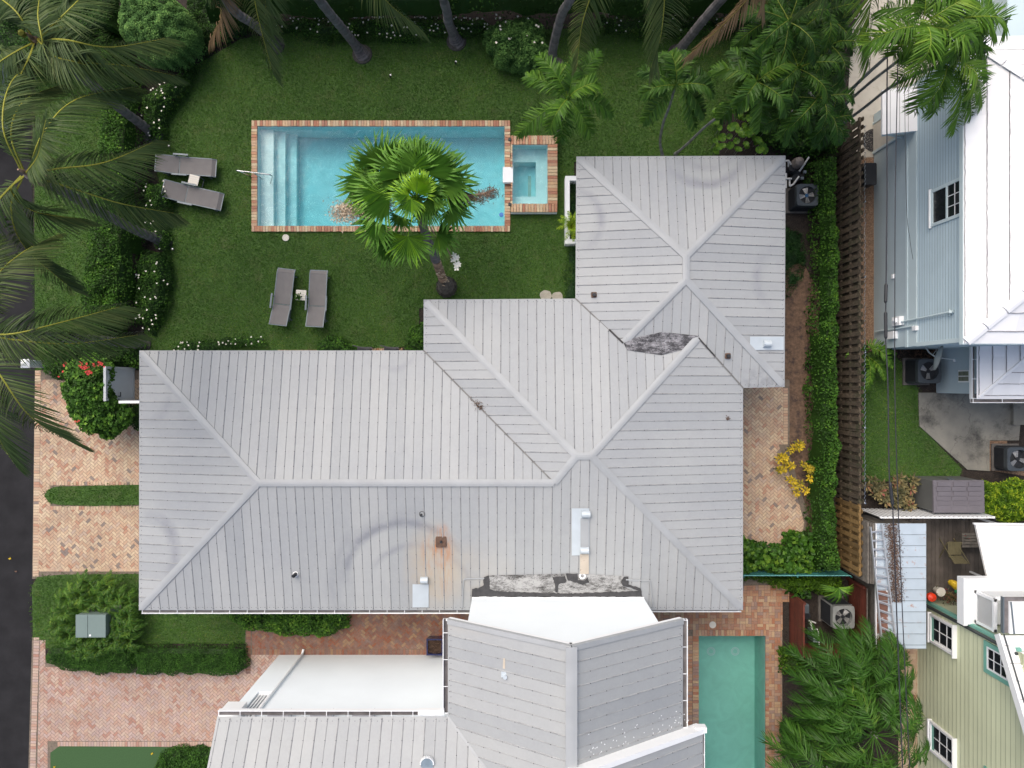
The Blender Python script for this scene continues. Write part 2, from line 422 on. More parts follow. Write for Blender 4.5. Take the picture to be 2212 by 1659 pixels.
M['flower'] = simple("white_petals", (.78, .76, .66), .6, .08, 8)
M['redflower'] = simple("red_petals", (.50, .03, .025), .6, .2, 8)
M['plume'] = simple("beige_plume", (.64, .52, .38), .9, .15, 8, tone=.3)
M['dryfrond'] = leafmat("dry_frond", [(0, (.13, .09, .045)), (.5, (.20, .13, .07)), (.8, (.26, .18, .10)), (1, (.30, .24, .07))], gain=.75, tint=False)
M['coco'] = leafmat("coconut_frond", [(0, (.018, .034, .010)), (.35, (.035, .060, .018)), (.65, (.065, .090, .026)), (.85, (.10, .115, .045)), (1, (.22, .22, .035))], .5, .1, gain=1.05, tint=False)
M['feather'] = leafmat("feather_frond", [(0, (.015, .036, .009)), (.4, (.034, .082, .016)), (.8, (.065, .130, .020)), (1, (.13, .17, .03))], .4, .15)
M['featherbright'] = leafmat("bright_feather_frond", [(0, (.02, .052, .010)), (.4, (.050, .115, .018)), (.8, (.095, .180, .025)), (1, (.18, .24, .04))], .4, .2)
M['fan'] = leafmat("fan_frond", [(0, (.022, .055, .012)), (.4, (.055, .125, .022)), (.75, (.085, .175, .035)), (1, (.20, .33, .03))], .5, .2, gain=1.22)
M['fandark'] = leafmat("dark_fan_frond", [(0, (.012, .034, .007)), (.5, (.032, .085, .014)), (.8, (.060, .125, .022)), (1, (.17, .20, .05))], .4, .15)
M['hedge'] = leafmat("hedge_leaf", [(0, (.010, .026, .005)), (.4, (.024, .062, .010)), (.8, (.048, .112, .016)), (1, (.11, .19, .03))], .5, .15, gain=1.2)
M['topiary'] = leafmat("topiary_leaf", [(0, (.022, .060, .014)), (.5, (.060, .130, .032)), (.85, (.095, .190, .045)), (1, (.16, .26, .07))], .6, .15, gain=1.15, tint=False)
M['dense'] = leafmat("dense_hedge_leaf", [(0, (.010, .030, .005)), (.5, (.026, .072, .011)), (1, (.05, .12, .02))], .5, .12)
M['gard'] = leafmat("gardenia_leaf", [(0, (.008, .022, .005)), (.5, (.022, .058, .010)), (.85, (.045, .105, .016)), (1, (.09, .17, .03))], .5, .1, gain=1.2)
M['lime'] = leafmat("lime_leaf", [(0, (.025, .055, .007)), (.5, (.07, .14, .012)), (.85, (.15, .24, .02)), (1, (.30, .35, .03))], .45, .2)
M['croton'] = leafmat("yellow_croton_leaf", [(0, (.05, .06, .012)), (.4, (.13, .13, .02)), (.7, (.42, .30, .02)), (1, (.62, .45, .03))], .5, .2, tint=False)
M['redcroton'] = leafmat("red_croton_leaf", [(0, (.03, .04, .02)), (.4, (.08, .075, .035)), (.7, (.20, .16, .07)), (.9, (.20, .06, .05)), (1, (.27, .03, .04))], .5, .15, tint=False)
M['seagrape'] = leafmat("round_leaf", [(0, (.018, .05, .010)), (.5, (.045, .11, .018)), (1, (.12, .20, .03))], .4, .2)
M['grass'] = leafmat("grass_blade", [(0, (.012, .030, .006)), (.5, (.027, .062, .010)), (.85, (.046, .090, .016)), (1, (.095, .11, .04))], .7, .1, .2, .1, gain=1.72)
M['liriope'] = leafmat("strappy_leaf", [(0, (.010, .030, .010)), (.5, (.022, .06, .02)), (1, (.05, .10, .03))], .5, .1)

WEAR = (.33, .285, .24)
def brickmat(name, cols, mortar=None):
    n = NT(name); av = [sum(c[k] for c in cols) / len(cols) for k in range(3)]; cols = [tuple((v * .92 + m * .08) for v, m in zip(c, av)) for c in cols]; st = [(i / len(cols), c) for i, c in enumerate(cols)]
    c = n.ramp(n.tone(), st, True); p = n.pos()
    c = n.mix(1.0, c, n.ramp(n.noise(p, 30, 4, .7), [(.3, .8), (.7, 1.12)]), 'MULTIPLY')
    c = n.mix(1.0, c, n.ramp(n.noise(p, .8, 4, .6), [(.3, .82), (.65, 1.05)]), 'MULTIPLY')
    c = n.mix(n.ramp(n.noise(p, 2.6, 7, .75), [(.48, 0.0), (.74, .5)]), c, WEAR)
    n.bump(n.noise(p, 60, 3), .3, .006)
    return n.fin(c, .85)
M['brick_tan'] = brickmat("tan_brick", [(.52, .37, .25), (.49, .32, .21), (.57, .44, .30), (.50, .35, .24), (.45, .27, .18), (.54, .41, .27), (.47, .36, .28), (.52, .37, .25), (.44, .24, .16), (.56, .43, .29), (.51, .36, .24), (.54, .40, .28), (.49, .34, .23), (.58, .46, .31), (.53, .38, .26), (.46, .30, .21), (.50, .38, .27), (.55, .42, .28), (.48, .33, .22), (.57, .45, .31), (.40, .20, .13), (.53, .39, .26), (.51, .37, .26), (.20, .165, .15)])
M['brick_pink'] = brickmat("pink_brick", [(.46, .32, .26), (.43, .28, .22), (.48, .36, .29), (.42, .31, .28), (.44, .26, .19), (.48, .34, .25), (.45, .34, .30), (.46, .31, .25), (.47, .33, .26), (.50, .38, .30), (.44, .32, .28), (.38, .20, .15)])
M['brick_red'] = brickmat("dark_red_brick", [(.25, .105, .065), (.22, .10, .07), (.29, .15, .09), (.23, .13, .10), (.27, .095, .05), (.32, .20, .11), (.20, .12, .10), (.26, .12, .08)])
M['brick_mix'] = brickmat("terracotta_brick", [(.38, .20, .12), (.44, .28, .16), (.33, .16, .10), (.48, .34, .20), (.36, .15, .08), (.42, .26, .17), (.30, .20, .16), (.40, .22, .12)])
M['brick_cope'] = brickmat("coping_brick", [(.48, .29, .18), (.53, .38, .24), (.42, .20, .12), (.57, .44, .28), (.46, .25, .15), (.51, .35, .23), (.37, .16, .10), (.50, .33, .19), (.60, .49, .32)])
M['sand_joint'] = simple("brick_joint_sand", (.16, .13, .10), .95, .25, 12)

def watermat(name, bsc, bst, tint):
    n = NT(name); n.t.nodes.remove(n.bs)
    co = n.obj(); nz = n.N("ShaderNodeTexNoise"); nz.inputs['Scale'].default_value = bsc; nz.inputs['Detail'].default_value = 5; nz.inputs['Distortion'].default_value = .6
    n.L(co, nz.inputs['Vector'])
    b = n.N("ShaderNodeBump"); b.inputs['Strength'].default_value = bst; b.inputs['Distance'].default_value = .05; n.L(nz.outputs['Fac'], b.inputs['Height'])
    g = n.N("ShaderNodeBsdfGlossy"); g.inputs['Roughness'].default_value = .10; n.L(b.outputs[0], g.inputs['Normal'])
    tr = n.N("ShaderNodeBsdfTransparent"); tr.inputs[0].default_value = rgb(tint)
    fr = n.N("ShaderNodeFresnel"); fr.inputs[0].default_value = 1.33; n.L(b.outputs[0], fr.inputs['Normal'])
    mx = n.N("ShaderNodeMixShader"); n.L(fr.outputs[0], mx.inputs[0]); n.L(tr.outputs[0], mx.inputs[1]); n.L(g.outputs[0], mx.inputs[2])
    n.L(mx.outputs[0], n.out.inputs[0]); return n
def add_absorb(n, col, dens):
    v = n.N("ShaderNodeVolumeAbsorption"); v.inputs[0].default_value = rgb(col); v.inputs[1].default_value = dens
    n.L(v.outputs[0], n.out.inputs['Volume']); return n.m
M['water1'] = add_absorb(watermat("pool_water", 3.6, .75, (1, 1, 1)), (.06, .79, .86), .66)
M['water2'] = add_absorb(watermat("green_pool_water", 2.0, .12, (1, 1, 1)), (.36, .76, .68), .30)
def plaster(name, c):
    n = NT(name); p = n.pos()
    v = n.N("ShaderNodeTexNoise"); v.inputs['Scale'].default_value = 1.7; v.inputs['Detail'].default_value = 6; v.inputs['Distortion'].default_value = 1.5; n.L(p, v.inputs['Vector'])
    col = n.ramp(v.outputs['Fac'], [(.3, tuple(x * .90 for x in c)), (.7, tuple(min(1, x * 1.06) for x in c))])
    col = n.mix(n.ramp(n.noise(p, 30, 5, .8), [(.72, 0.0), (.76, .5)]), col, (.05, .12, .12))
    return n.fin(col, .8)
M['plaster1'] = plaster("pool_plaster", (.74, .86, .87)); M['plaster2'] = plaster("green_pool_plaster", (.28, .55, .49))

# ------------------------------------------------------------------ vegetation builders
def leaves(mb, P, N, size, asp, tone, fold=.12):
    n = len(P)
    if n == 0: return mb
    N = N / (np.linalg.norm(N, axis=1)[:, None] + 1e-9)
    r = R.normal(size=(n, 3)); T = np.cross(N, r); T /= np.linalg.norm(T, axis=1)[:, None] + 1e-9; B = np.cross(N, T)
    s = (np.asarray(size) * R.uniform(.7, 1.25, n))[:, None]
    V = np.stack([P - T * s * .5, P + B * s * asp * .5 + N * s * fold, P + T * s * .5, P - B * s * asp * .5 + N * s * fold], 1)
    return mb.polys(V, np.clip(tone, 0, 1))

def hedge_mb(poly, h, size=.07, dens=900, rim=.3, clump=.35, amp=.14, seed=0, asp=.6, core=True, bias=0.0, up=.9, hnoise=.0):
    """leafy mass over a plan polygon, height h"""
    mb = MB(); P0 = np.array([p[:2] for p in poly]); lo = P0.min(0) - .1; hi = P0.max(0) + .1
    def top(X, Y, d):
        z = h * np.clip((d + .02) / rim, 0, 1) ** .45 + amp * (vnoise(X, Y, clump, seed) - .5) * 2 + amp * .6 * (vnoise(X, Y, clump * .45, seed + 5) - .5)
        if hnoise: z += hnoise * (vnoise(X, Y, 1.3, seed + 9) - .5) * 2
        return z
    A = (hi - lo).prod(); n = int(A * dens); P = lo + R.random((n, 2)) * (hi - lo)
    jig = .09 * (vnoise(P[:, 0], P[:, 1], .3, seed + 3) - .5) * 2
    d = edged(P, poly); d = np.where(inpoly(P, poly), d, -d) + jig; k = d > 0; P = P[k]; d = d[k]
    z = top(P[:, 0], P[:, 1], d); dep = np.abs(R.normal(0, size * 1.1, len(P))); zz = np.maximum(z - dep, .02)
    side = (d < rim * .8) & (R.random(len(P)) < .6); zz = np.where(side, R.uniform(.02, 1, len(P)) * np.maximum(z, .05), zz)
    N = np.stack([R.normal(0, .55, len(P)), R.normal(0, .55, len(P)), np.full(len(P), up)], 1)
    cl = vnoise(P[:, 0], P[:, 1], clump * .6, seed + 2)
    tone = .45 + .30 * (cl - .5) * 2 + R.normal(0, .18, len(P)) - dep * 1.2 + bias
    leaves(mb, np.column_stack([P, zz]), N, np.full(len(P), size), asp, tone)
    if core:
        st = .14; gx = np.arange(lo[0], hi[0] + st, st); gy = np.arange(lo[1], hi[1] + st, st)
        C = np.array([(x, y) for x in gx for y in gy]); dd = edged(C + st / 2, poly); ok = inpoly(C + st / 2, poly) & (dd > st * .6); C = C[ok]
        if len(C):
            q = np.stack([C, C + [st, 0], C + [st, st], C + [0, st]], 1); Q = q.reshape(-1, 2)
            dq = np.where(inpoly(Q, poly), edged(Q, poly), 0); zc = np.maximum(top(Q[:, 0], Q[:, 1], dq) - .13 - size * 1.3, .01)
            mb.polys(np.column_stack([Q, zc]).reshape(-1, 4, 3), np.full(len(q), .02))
    return mb

def bush_mb(blobs, size=.07, dens=420, asp=.6, bias=0., seed=0, up=.6, shell=.35, core=True):
    """blobs: (x, y, z, rx, ry, rz) ellipsoid clumps in metres"""
    mb = MB()
    for bi, (x, y, z, rx, ry, rz) in enumerate(blobs):
        n = int(dens * (rx * ry + rx * rz) * 6); U = R.normal(size=(n, 3)); U[:, 2] = np.abs(U[:, 2]) * 1.0 - .25
        U /= np.linalg.norm(U, axis=1)[:, None]
        k = vnoise(U[:, 0] * 3 + bi, U[:, 1] * 3, .55, seed + bi); rr = (1 - R.random(n) ** 1.6 * shell) * (.86 + .28 * k)
        P = np.array([x, y, z]) + U * rr[:, None] * np.array([rx, ry, rz]); P[:, 2] = np.maximum(P[:, 2], .02)
        N = U * .7 + R.normal(0, .5, (n, 3)); N[:, 2] += up
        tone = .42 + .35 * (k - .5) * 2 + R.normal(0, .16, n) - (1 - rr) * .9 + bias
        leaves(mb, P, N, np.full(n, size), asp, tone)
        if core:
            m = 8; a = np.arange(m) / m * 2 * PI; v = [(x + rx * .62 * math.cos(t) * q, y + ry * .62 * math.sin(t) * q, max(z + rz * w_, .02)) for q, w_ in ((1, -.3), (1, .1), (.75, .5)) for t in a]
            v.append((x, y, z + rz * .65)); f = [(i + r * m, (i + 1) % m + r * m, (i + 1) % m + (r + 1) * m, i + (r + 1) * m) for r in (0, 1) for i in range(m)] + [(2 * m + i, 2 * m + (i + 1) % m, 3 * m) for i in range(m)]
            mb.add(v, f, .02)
    return mb
def flowers_mb(P, r=.035, k=5, tone=.5):
    mb = MB()
    for p in P:
        a0 = random.random() * PI
        for i in range(k):
            a = a0 + i / k * 2 * PI; d = np.array([math.cos(a), math.sin(a), .35]); s = np.array([-math.sin(a), math.cos(a), 0]); rr = r * random.uniform(.8, 1.2)
            mb.add([p, p + d * rr * .7 + s * rr * .4, p + d * rr * 1.25, p + d * rr * .7 - s * rr * .4], [(0, 3, 2, 1)], tone + random.uniform(-.3, .3))
    return mb

def frond_mb(pts, L=.7, n=70, w=.035, droop=.35, wind=(0, 0, 0), rr=.022, bare=.12, tone=.4, fwd=(.5, 1.0), tipf=.35, lift=.12, spread=.15, basef=.5, rt=1.0):
    """feather frond along world points"""
    mb = MB(); C = curve(pts, 40); seg = np.linalg.norm(np.diff(C, axis=0), axis=1); cum = np.r_[0, np.cumsum(seg)]; cum /= cum[-1]
    rad = rr * (1 - .8 * cum) ; mb.tube(C[::2], rad[::2], 5, rt)
    T_ = np.gradient(C, axis=0); T_ /= np.linalg.norm(T_, axis=1)[:, None]
    t = np.repeat(np.linspace(bare, .995, n), 2) + R.normal(0, .004, 2 * n); t = np.clip(t, 0, 1); side = np.tile([1, -1], n)
    ip = lambda A: np.stack([np.interp(t, cum, A[:, i]) for i in range(3)], 1)
    p = ip(C); T = ip(T_); S = np.cross(T, [0, 0, 1.]); S /= np.linalg.norm(S, axis=1)[:, None] + 1e-9; S *= side[:, None]
    u = (t - bare) / (1 - bare)
    ln = L * np.interp(u, [0, .15, .45, .8, 1], [basef, .85, 1, .75, tipf]) * R.uniform(.88, 1.08, 2 * n)
    a = fwd[0] + (fwd[1] - fwd[0]) * u + R.normal(0, spread * .5, 2 * n)
    D = S * np.cos(a)[:, None] + T * np.sin(a)[:, None] + np.array([0, 0, lift]) ; D += R.normal(0, spread * .35, (2 * n, 3)); D /= np.linalg.norm(D, axis=1)[:, None]
    dz = np.array([0, 0, -1.]); wv = np.array(wind, float)
    dr = droop * R.uniform(.6, 1.4, 2 * n)[:, None]
    ks = [0, .35, .7, 1.0]; pts_ = [p + D * (ln * k)[:, None] + (dz * dr * k * k + wv * k ** 1.5) * ln[:, None] for k in ks]
    Wd = np.cross(D, [0, 0, 1.]); Wd /= np.linalg.norm(Wd, axis=1)[:, None] + 1e-9; Wd[:, 2] += R.normal(0, .45, 2 * n)
    ws = [w * .55, w, w * .8, w * .12]
    V = np.stack([np.stack([q - Wd * x * .5, q + Wd * x * .5], 1) for q, x in zip(pts_, ws)], 1)
    tn = np.clip(tone + R.normal(0, .13, 2 * n) + .12 * side * R.random(), 0, .92)
    return mb.grid(V, tn)

def fan_mb(hub, tip, R_=None, n=34, span=125, nrm=None, droop=.25, split=.6, tone=.5, pet=None, pr=.016, cup=.12, wtip=1.0):
    """palmate leaf: hub point and the point its middle finger reaches"""
    mb = MB(); hub = np.array(hub, float); tip = np.array(tip, float); ax = tip - hub; Rr = np.linalg.norm(ax); ax /= Rr
    up = np.array([0, 0, 1.]) if nrm is None else np.array(nrm, float); sd = np.cross(up, ax); sd /= np.linalg.norm(sd); nn = np.cross(ax, sd)
    a = np.radians(np.linspace(-span, span, n)); da = a[1] - a[0]
    rl = Rr * (1 - .22 * (np.abs(a) / np.radians(span)) ** 2) * R.uniform(.93, 1.05, n)
    def pt(ang, r, lift): return hub + (ax * np.cos(ang)[:, None] + sd * np.sin(ang)[:, None]) * r[:, None] + nn * lift[:, None]
    sp = split * rl * R.uniform(.9, 1.08, n); z0 = np.zeros(n)
    cupf = cup * Rr * (np.abs(a) / np.radians(span)) ** 1.5
    mL = pt(a - da / 2, sp, cupf * .6 + .035 * Rr); mR = pt(a + da / 2, sp, cupf * .6 + .035 * Rr); mm = pt(a, sp * 1.02, cupf * .6 - .04 * Rr)
    q = (sp + rl) / 2; dd = droop * Rr * R.uniform(.5, 1.5, n)
    w = .5 * da * q * .62
    jj = R.normal(0, .05, n)
    kL = pt(a - .31 * da + jj, q, cupf - dd * .25); kR = pt(a + .31 * da + jj, q, cupf - dd * .25)
    e = pt(a + jj * 2.2, rl, cupf); e[:, 2] -= dd * wtip
    H = np.repeat(hub[None], n, 0)
    tn = np.clip(tone + R.normal(0, .09, n), 0, 1)
    mb.polys(np.stack([H, mm, mL], 1), tn); mb.polys(np.stack([H, mR, mm], 1), np.clip(tn + .10, 0, 1))
    mb.polys(np.stack([mL, mm, kL], 1), tn); mb.polys(np.stack([mm, kR, kL], 1), tn); mb.polys(np.stack([mm, mR, kR], 1), np.clip(tn + .1, 0, 1))
    mb.polys(np.stack([kL, kR, e], 1), np.clip(tn + .05, 0, 1))
    if pet is not None:
        pet = np.array(pet, float); m = (pet + hub) / 2 + [0, 0, .08 * np.linalg.norm(hub - pet)]
        mb.tube(curve([pet, m, hub], 8), np.linspace(pr * 1.3, pr * .7, 8), 5, min(1, tone + .25))
    return mb
def trunk_mb(pts, r0=.16, r1=.12, flare=.3, rings=50, fl=.5, seg=10):
    C = curve(pts, rings); h = np.r_[0, np.cumsum(np.linalg.norm(np.diff(C, axis=0), axis=1))]
    r = np.interp(h / h[-1], [0, 1], [r0, r1]) + (flare - r0) * np.exp(-h / fl * 1.6)
    r = r * (1 + .05 * np.sin(np.arange(rings) * 2.1)) * R.uniform(.97, 1.03, rings)
    return MB().tube(C, r, seg, .5, tones=np.clip(.5 + .4 * np.sin(np.arange(rings) * 2.1) + R.normal(0, .15, rings), 0, 1))
def crown_fronds(c, n, L, lo=-.1, hi=1.1, lf=.4, nl=34, w=.045, a0=None, mat='feather', parent=None, droop=.3, tone=.4, spread=.2, lift=.2, sag=.9, name='frond', basef=.5, skip=None, **kw):
    c = np.array(c); a0 = random.random() * 6 if a0 is None else a0
    for i in range(n):
        a = a0 + i * 2.39996 + random.uniform(-.15, .15); e = lo + (hi - lo) * ((i + .5) / n); Li = L * random.uniform(.85, 1.1)
        if skip and skip(a): continue
        d = np.array([math.cos(a), math.sin(a), 0]); u = np.array([0, 0, 1.])
        p1 = c + (d * math.cos(e) + u * math.sin(e)) * Li * .33
        p2 = c + d * Li * (.45 + .2 * math.cos(e)) + u * Li * (.55 * math.sin(e) - .06 * sag)
        p3 = c + d * Li * (.62 + .34 * math.cos(e)) + u * Li * (.5 * math.sin(e) - .38 * sag)
        part(name, frond_mb([c + d * .03, p1, p2, p3], lf, nl, w, droop, rr=.016, tone=tone + random.uniform(-.12, .15) + .1 * e, spread=spread, lift=lift, basef=basef, **kw), M[mat], parent)

# ================================================================== GROUND
def st(name, mb, mat, kind='structure', **k): return solo(name, mb, mat, kind=kind, **k)
def rectF(x0, y0, x1, y1, h=0): return gp([(x0, y1), (x1, y1), (x1, y0), (x0, y0)], h)
pool1 = rectF(557, 274, 1090, 489); spa_o = rectF(1103, 296, 1203, 461); pool2 = rectF(1509, 1373, 1653, 1760)
def grow(r, d): (x0, y0), (x1, y1) = r[0], r[2]; return [(x0 - d, y0 - d), (x1 + d, y0 - d), (x1 + d, y1 + d), (x0 - d, y1 + d)]
big = [(-60, -60), (60, -60), (60, 60), (-60, 60)]
mb = MB(); sheet(mb, big, [grow(pool1, .06), grow(spa_o, -.05), grow(pool2, .06)], 0.0); st("ground", mb, M['soil'])
mb = MB(); sheet(mb, [(-45, -50), W(66, 1659)[:2], W(72, 1240)[:2], W(77, 800)[:2], W(74, 560)[:2], W(60, 0)[:2], (-16.9, 50), (-45, 50)], [], .006); st("road", mb, M['asphalt'])
GR = []   # grass zones: (poly, density)
lawn_main = gp([(345, 290), (410, 150), (520, 85), (640, 66), (900, 72), (1060, 66), (1300, 62), (1480, 64), (1600, 70), (1640, 110), (1600, 200), (1560, 250), (1545, 345), (1240, 350), (1235, 660), (905, 665), (905, 735), (860, 752), (300, 775), (318, 690), (352, 600), (350, 420), (333, 340)])
def lawn(name, poly, holes, mat='turf', z=.02, dens=1500, grass=True):
    mb = MB(); sheet(mb, poly, holes, z); st(name, mb, M[mat])
    if grass: GR.append((poly, holes, dens, z))
lawn("lawn", lawn_main, [grow(pool1, .18), grow(spa_o, 0.0)])
lawn("verge_lawn", gp([(76, 300), (80, 60), (240, 60), (240, 300), (230, 500), (220, 700), (170, 790), (78, 800), (75, 560)]), [], z=.021)
strip = gp([(97, 1070), (105, 1057), (122, 1051), (200, 1049), (330, 1046), (330, 1090), (200, 1092), (125, 1090), (106, 1084)])
lawn("grass_strip", strip, [], z=.04)
sw = gp([(70, 1265), (82, 1246), (130, 1241), (330, 1239), (330, 1300), (560, 1300), (531, 1326), (530, 1390), (330, 1390), (100, 1400), (98, 1385), (72, 1378)])
lawn("front_lawn", sw, [], z=.022)
turf2 = gp([(110, 1659), (110, 1625), (129, 1611), (330, 1612), (420, 1615), (420, 1720), (110, 1720)])
lawn("artificial_lawn", turf2, [], 'fakegrass', .03, grass=False)
lawn("side_lawn", gp([(1858, 762), (1925, 760), (1960, 800), (1982, 838), (1984, 850), (1986, 920), (2078, 1014), (2070, 1034), (1990, 1040), (1862, 1040)]), [], z=.022)
mb = MB(); sheet(mb, gp([(1852, 340), (1888, 340), (1888, 756), (1858, 760)]), [], .015); st("gravel_strip", mb, M['gravel'])
mb = MB(); sheet(mb, gp([(1680, 600), (1730, 560), (1775, 640), (1778, 1180), (1680, 1200), (1690, 820)]), [], .012); st("mulch_bed", mb, M['mulch'])
mb = MB(); sheet(mb, gp([(1840, 60), (1900, -60), (2220, -60), (2220, 90), (2050, 100), (1960, 240), (1886, 252), (1886, 340), (1852, 341), (1830, 230)]), [], .018)
for yy in (258, 150, 40): mb.box(W(1834, yy, .02), (W(1886, yy, .02)[0], W(0, yy, 0)[1] + .02, .0215), 0)
st("side_path", mb, M['sandy'])
def patio_mat():
    n = NT("stained_concrete"); p = n.pos()
    c = n.ramp(n.noise(p, 1.2, 5, .6), [(.3, (.165, .16, .14)), (.7, (.26, .25, .21))])
    c = n.mix(n.ramp(n.noise(p, .75, 7, .72), [(.50, 0.0), (.66, .9)]), c, (.045, .045, .042))
    v = n.N("ShaderNodeTexVoronoi", feature='DISTANCE_TO_EDGE'); v.inputs['Scale'].default_value = .55
    ns = n.N("ShaderNodeTexNoise"); ns.inputs['Scale'].default_value = 1.5; ns.inputs['Detail'].default_value = 5; n.L(p, ns.inputs['Vector'])
    ad = n.N("ShaderNodeVectorMath", operation='ADD'); n.L(p, ad.inputs[0]); n.L(ns.outputs['Color'], ad.inputs[1]); n.L(ad.outputs[0], v.inputs['Vector'])
    c = n.mix(n.ramp(v.outputs['Distance'], [(.002, .5), (.007, 0.0)]), c, (.06, .055, .05)); n.bump(n.noise(p, 40, 4), .3, .01)
    return n.fin(c, .9)
M['patio'] = patio_mat()
mb = MB(); P = gp([(1982, 848), (2178, 848), (2205, 872), (2198, 951), (2135, 951), (2135, 1017), (2087, 1014), (1984, 920)])
mb.prism(P, .0, .07); st("patio", mb, M['patio'])
mb = MB(); mb.box((W(2180, 917)[0], W(0, 917)[1], 0), (W(2213, 0)[0], W(0, 866)[1], .22)); st("patio_step", mb, M['patio'])
mb = MB(); sheet(mb, gp([(2136, 952), (2175, 952), (2175, 975), (2225, 1010), (2225, 1030), (2136, 1016)]), [], .014); st("gravel_patch", mb, M['gravel'])

# ---- bricks
def herring(mb, cells, ang, z, L=.178, seed=3):
    g = np.random.default_rng(seed); w = L / 2; c, s = math.cos(ang), math.sin(ang)
    A = np.array([p for q in cells for p in q]); lo = A.min(0); hi = A.max(0); ce = (lo + hi) / 2; rad = np.hypot(*(hi - lo)) / 2 + L
    gp_ = .005; n = int(rad / w) + 2
    for i in range(-n, n + 1):
        for j in range(-n, n + 1):
            ox = i * w - 2 * j * w; oy = i * w + 2 * j * w
            if math.hypot(ox, oy) > rad + .4: continue
            for (x0, y0, x1, y1) in ((0, 0, 2, 1), (0, 1, 1, 3)):
                q = []
                r = g.random(3)
                for X, Y in ((x0 * w + gp_, y0 * w + gp_), (x1 * w - gp_, y0 * w + gp_), (x1 * w - gp_, y1 * w - gp_), (x0 * w + gp_, y1 * w - gp_)):
                    X += ox; Y += oy; q.append(np.array((ce[0] + X * c - Y * s, ce[1] + X * s + Y * c)))
                m = sum(q) / 4
                if m[0] < lo[0] - .2 or m[0] > hi[0] + .2 or m[1] < lo[1] - .2 or m[1] > hi[1] + .2: continue
                for cl in cells:
                    k = clip_convex(q, cl)
                    if len(k) >= 3:
                        cx = sum(k) / len(k); zz = z + (r[1] - .5) * .004; tx, ty = (r[1] - .5) * .02, (r[2] - .5) * .02
                        mb.add([(p[0], p[1], zz + (p[0] - cx[0]) * tx + (p[1] - cx[1]) * ty) for p in k], [tuple(range(len(k)))], r[0])
    return mb
def rowbricks(mb, a, b, wdt, z, bl=.095, seed=1, h=0, along=False):
    """a course of bricks from a to b; wdt to its left"""
    g = np.random.default_rng(seed); a = np.array(a[:2]); b = np.array(b[:2]); d = b - a; L = np.linalg.norm(d); d /= L; nrm = np.array((-d[1], d[0]))
    k = max(1, int(L / bl)); st_ = L / k
    for i in range(k):
        r = g.random(3); s0 = i * st_ + .006; s1 = (i + 1) * st_ - .006; e = wdt + (r[1] - .5) * .012
        q = [a + d * s0, a + d * s1, a + d * s1 + nrm * e, a + d * s0 + nrm * e]; zz = z + (r[2] - .5) * .005
        if h: mb.prism([tuple(p) for p in (q if wdt > 0 else q[::-1])], zz - h, zz, r[0])
        else: mb.add([(p[0], p[1], zz) for p in (q if wdt > 0 else q[::-1])], [(0, 1, 2, 3)], r[0])
    return mb
def basket(mb, cell, z, L=.2, seed=5):
    g = np.random.default_rng(seed); A = np.array(cell); lo = A.min(0); hi = A.max(0); i = 0; y = lo[1]
    while y < hi[1]:
        x = lo[0]; j = 0
        while x < hi[0]:
            for k in (0, 1):
                r = g.random(2)
                if (i + j) % 2: q = [(x + .004, y + k * L / 2 + .004), (x + L - .004, y + k * L / 2 + .004), (x + L - .004, y + (k + 1) * L / 2 - .004), (x + .004, y + (k + 1) * L / 2 - .004)]
                else: q = [(x + k * L / 2 + .004, y + .004), (x + (k + 1) * L / 2 - .004, y + .004), (x + (k + 1) * L / 2 - .004, y + L - .004), (x + k * L / 2 + .004, y + L - .004)]
                k2 = clip_convex([np.array(p) for p in q], cell)
                if len(k2) >= 3: mb.add([(p[0], p[1], z + r[1] * .004) for p in k2], [tuple(range(len(k2)))], r[0])
            x += L; j += 1
        y += L; i += 1
    return mb
ZB = .026
# upper driveway
dA = [gp([(90, 820), (330, 820), (330, 1040), (87, 1040)]), gp([(87, 1040), (110, 1040), (110, 1101), (84, 1101)]), gp([(84, 1101), (330, 1101), (330, 1234), (82, 1234)])]
mb = MB(); sheet(mb, gp([(76, 800), (330, 800), (330, 1250), (70, 1250)]), [], .014); st("driveway_bedding", mb, M['sand_joint'])
mb = MB(); herring(mb, dA, math.radians(0 + 45 + 0), ZB)
rowbricks(mb, W(77, 800), W(72, 1245), .19, ZB, seed=4); rowbricks(mb, W(110, 1040), W(330, 1040), -.13, ZB, seed=6); rowbricks(mb, W(330, 1101), W(110, 1101), -.13, ZB, seed=7)
rowbricks(mb, W(330, 1234), W(90, 1234), .0 - .1, ZB, seed=8)
st("brick_driveway", mb, M['brick_tan'])
# lower driveway
lo_ = [gp([(87, 1382), (99, 1382), (99, 1440), (86, 1440)]), gp([(533, 1414), (610, 1414), (610, 1440), (533, 1440)]), gp([(86, 1440), (640, 1440), (640, 1600), (83, 1600)]), gp([(83, 1600), (104, 1600), (104, 1720), (80, 1720)])]
mb = MB(); sheet(mb, gp([(70, 1376), (99, 1376), (99, 1425), (530, 1425), (530, 1400), (700, 1400), (700, 1625), (125, 1618), (112, 1730), (60, 1730)]), [], .015); st("lower_driveway_bedding", mb, M['sand_joint'])
mb = MB(); herring(mb, lo_, math.radians(45), ZB, seed=9)
rowbricks(mb, W(74, 1376), W(64, 1720), .19, ZB, seed=14); rowbricks(mb, W(640, 1612), W(125, 1612), .0 - .17, ZB, seed=15)
st("lower_driveway", mb, M['brick_pink'])
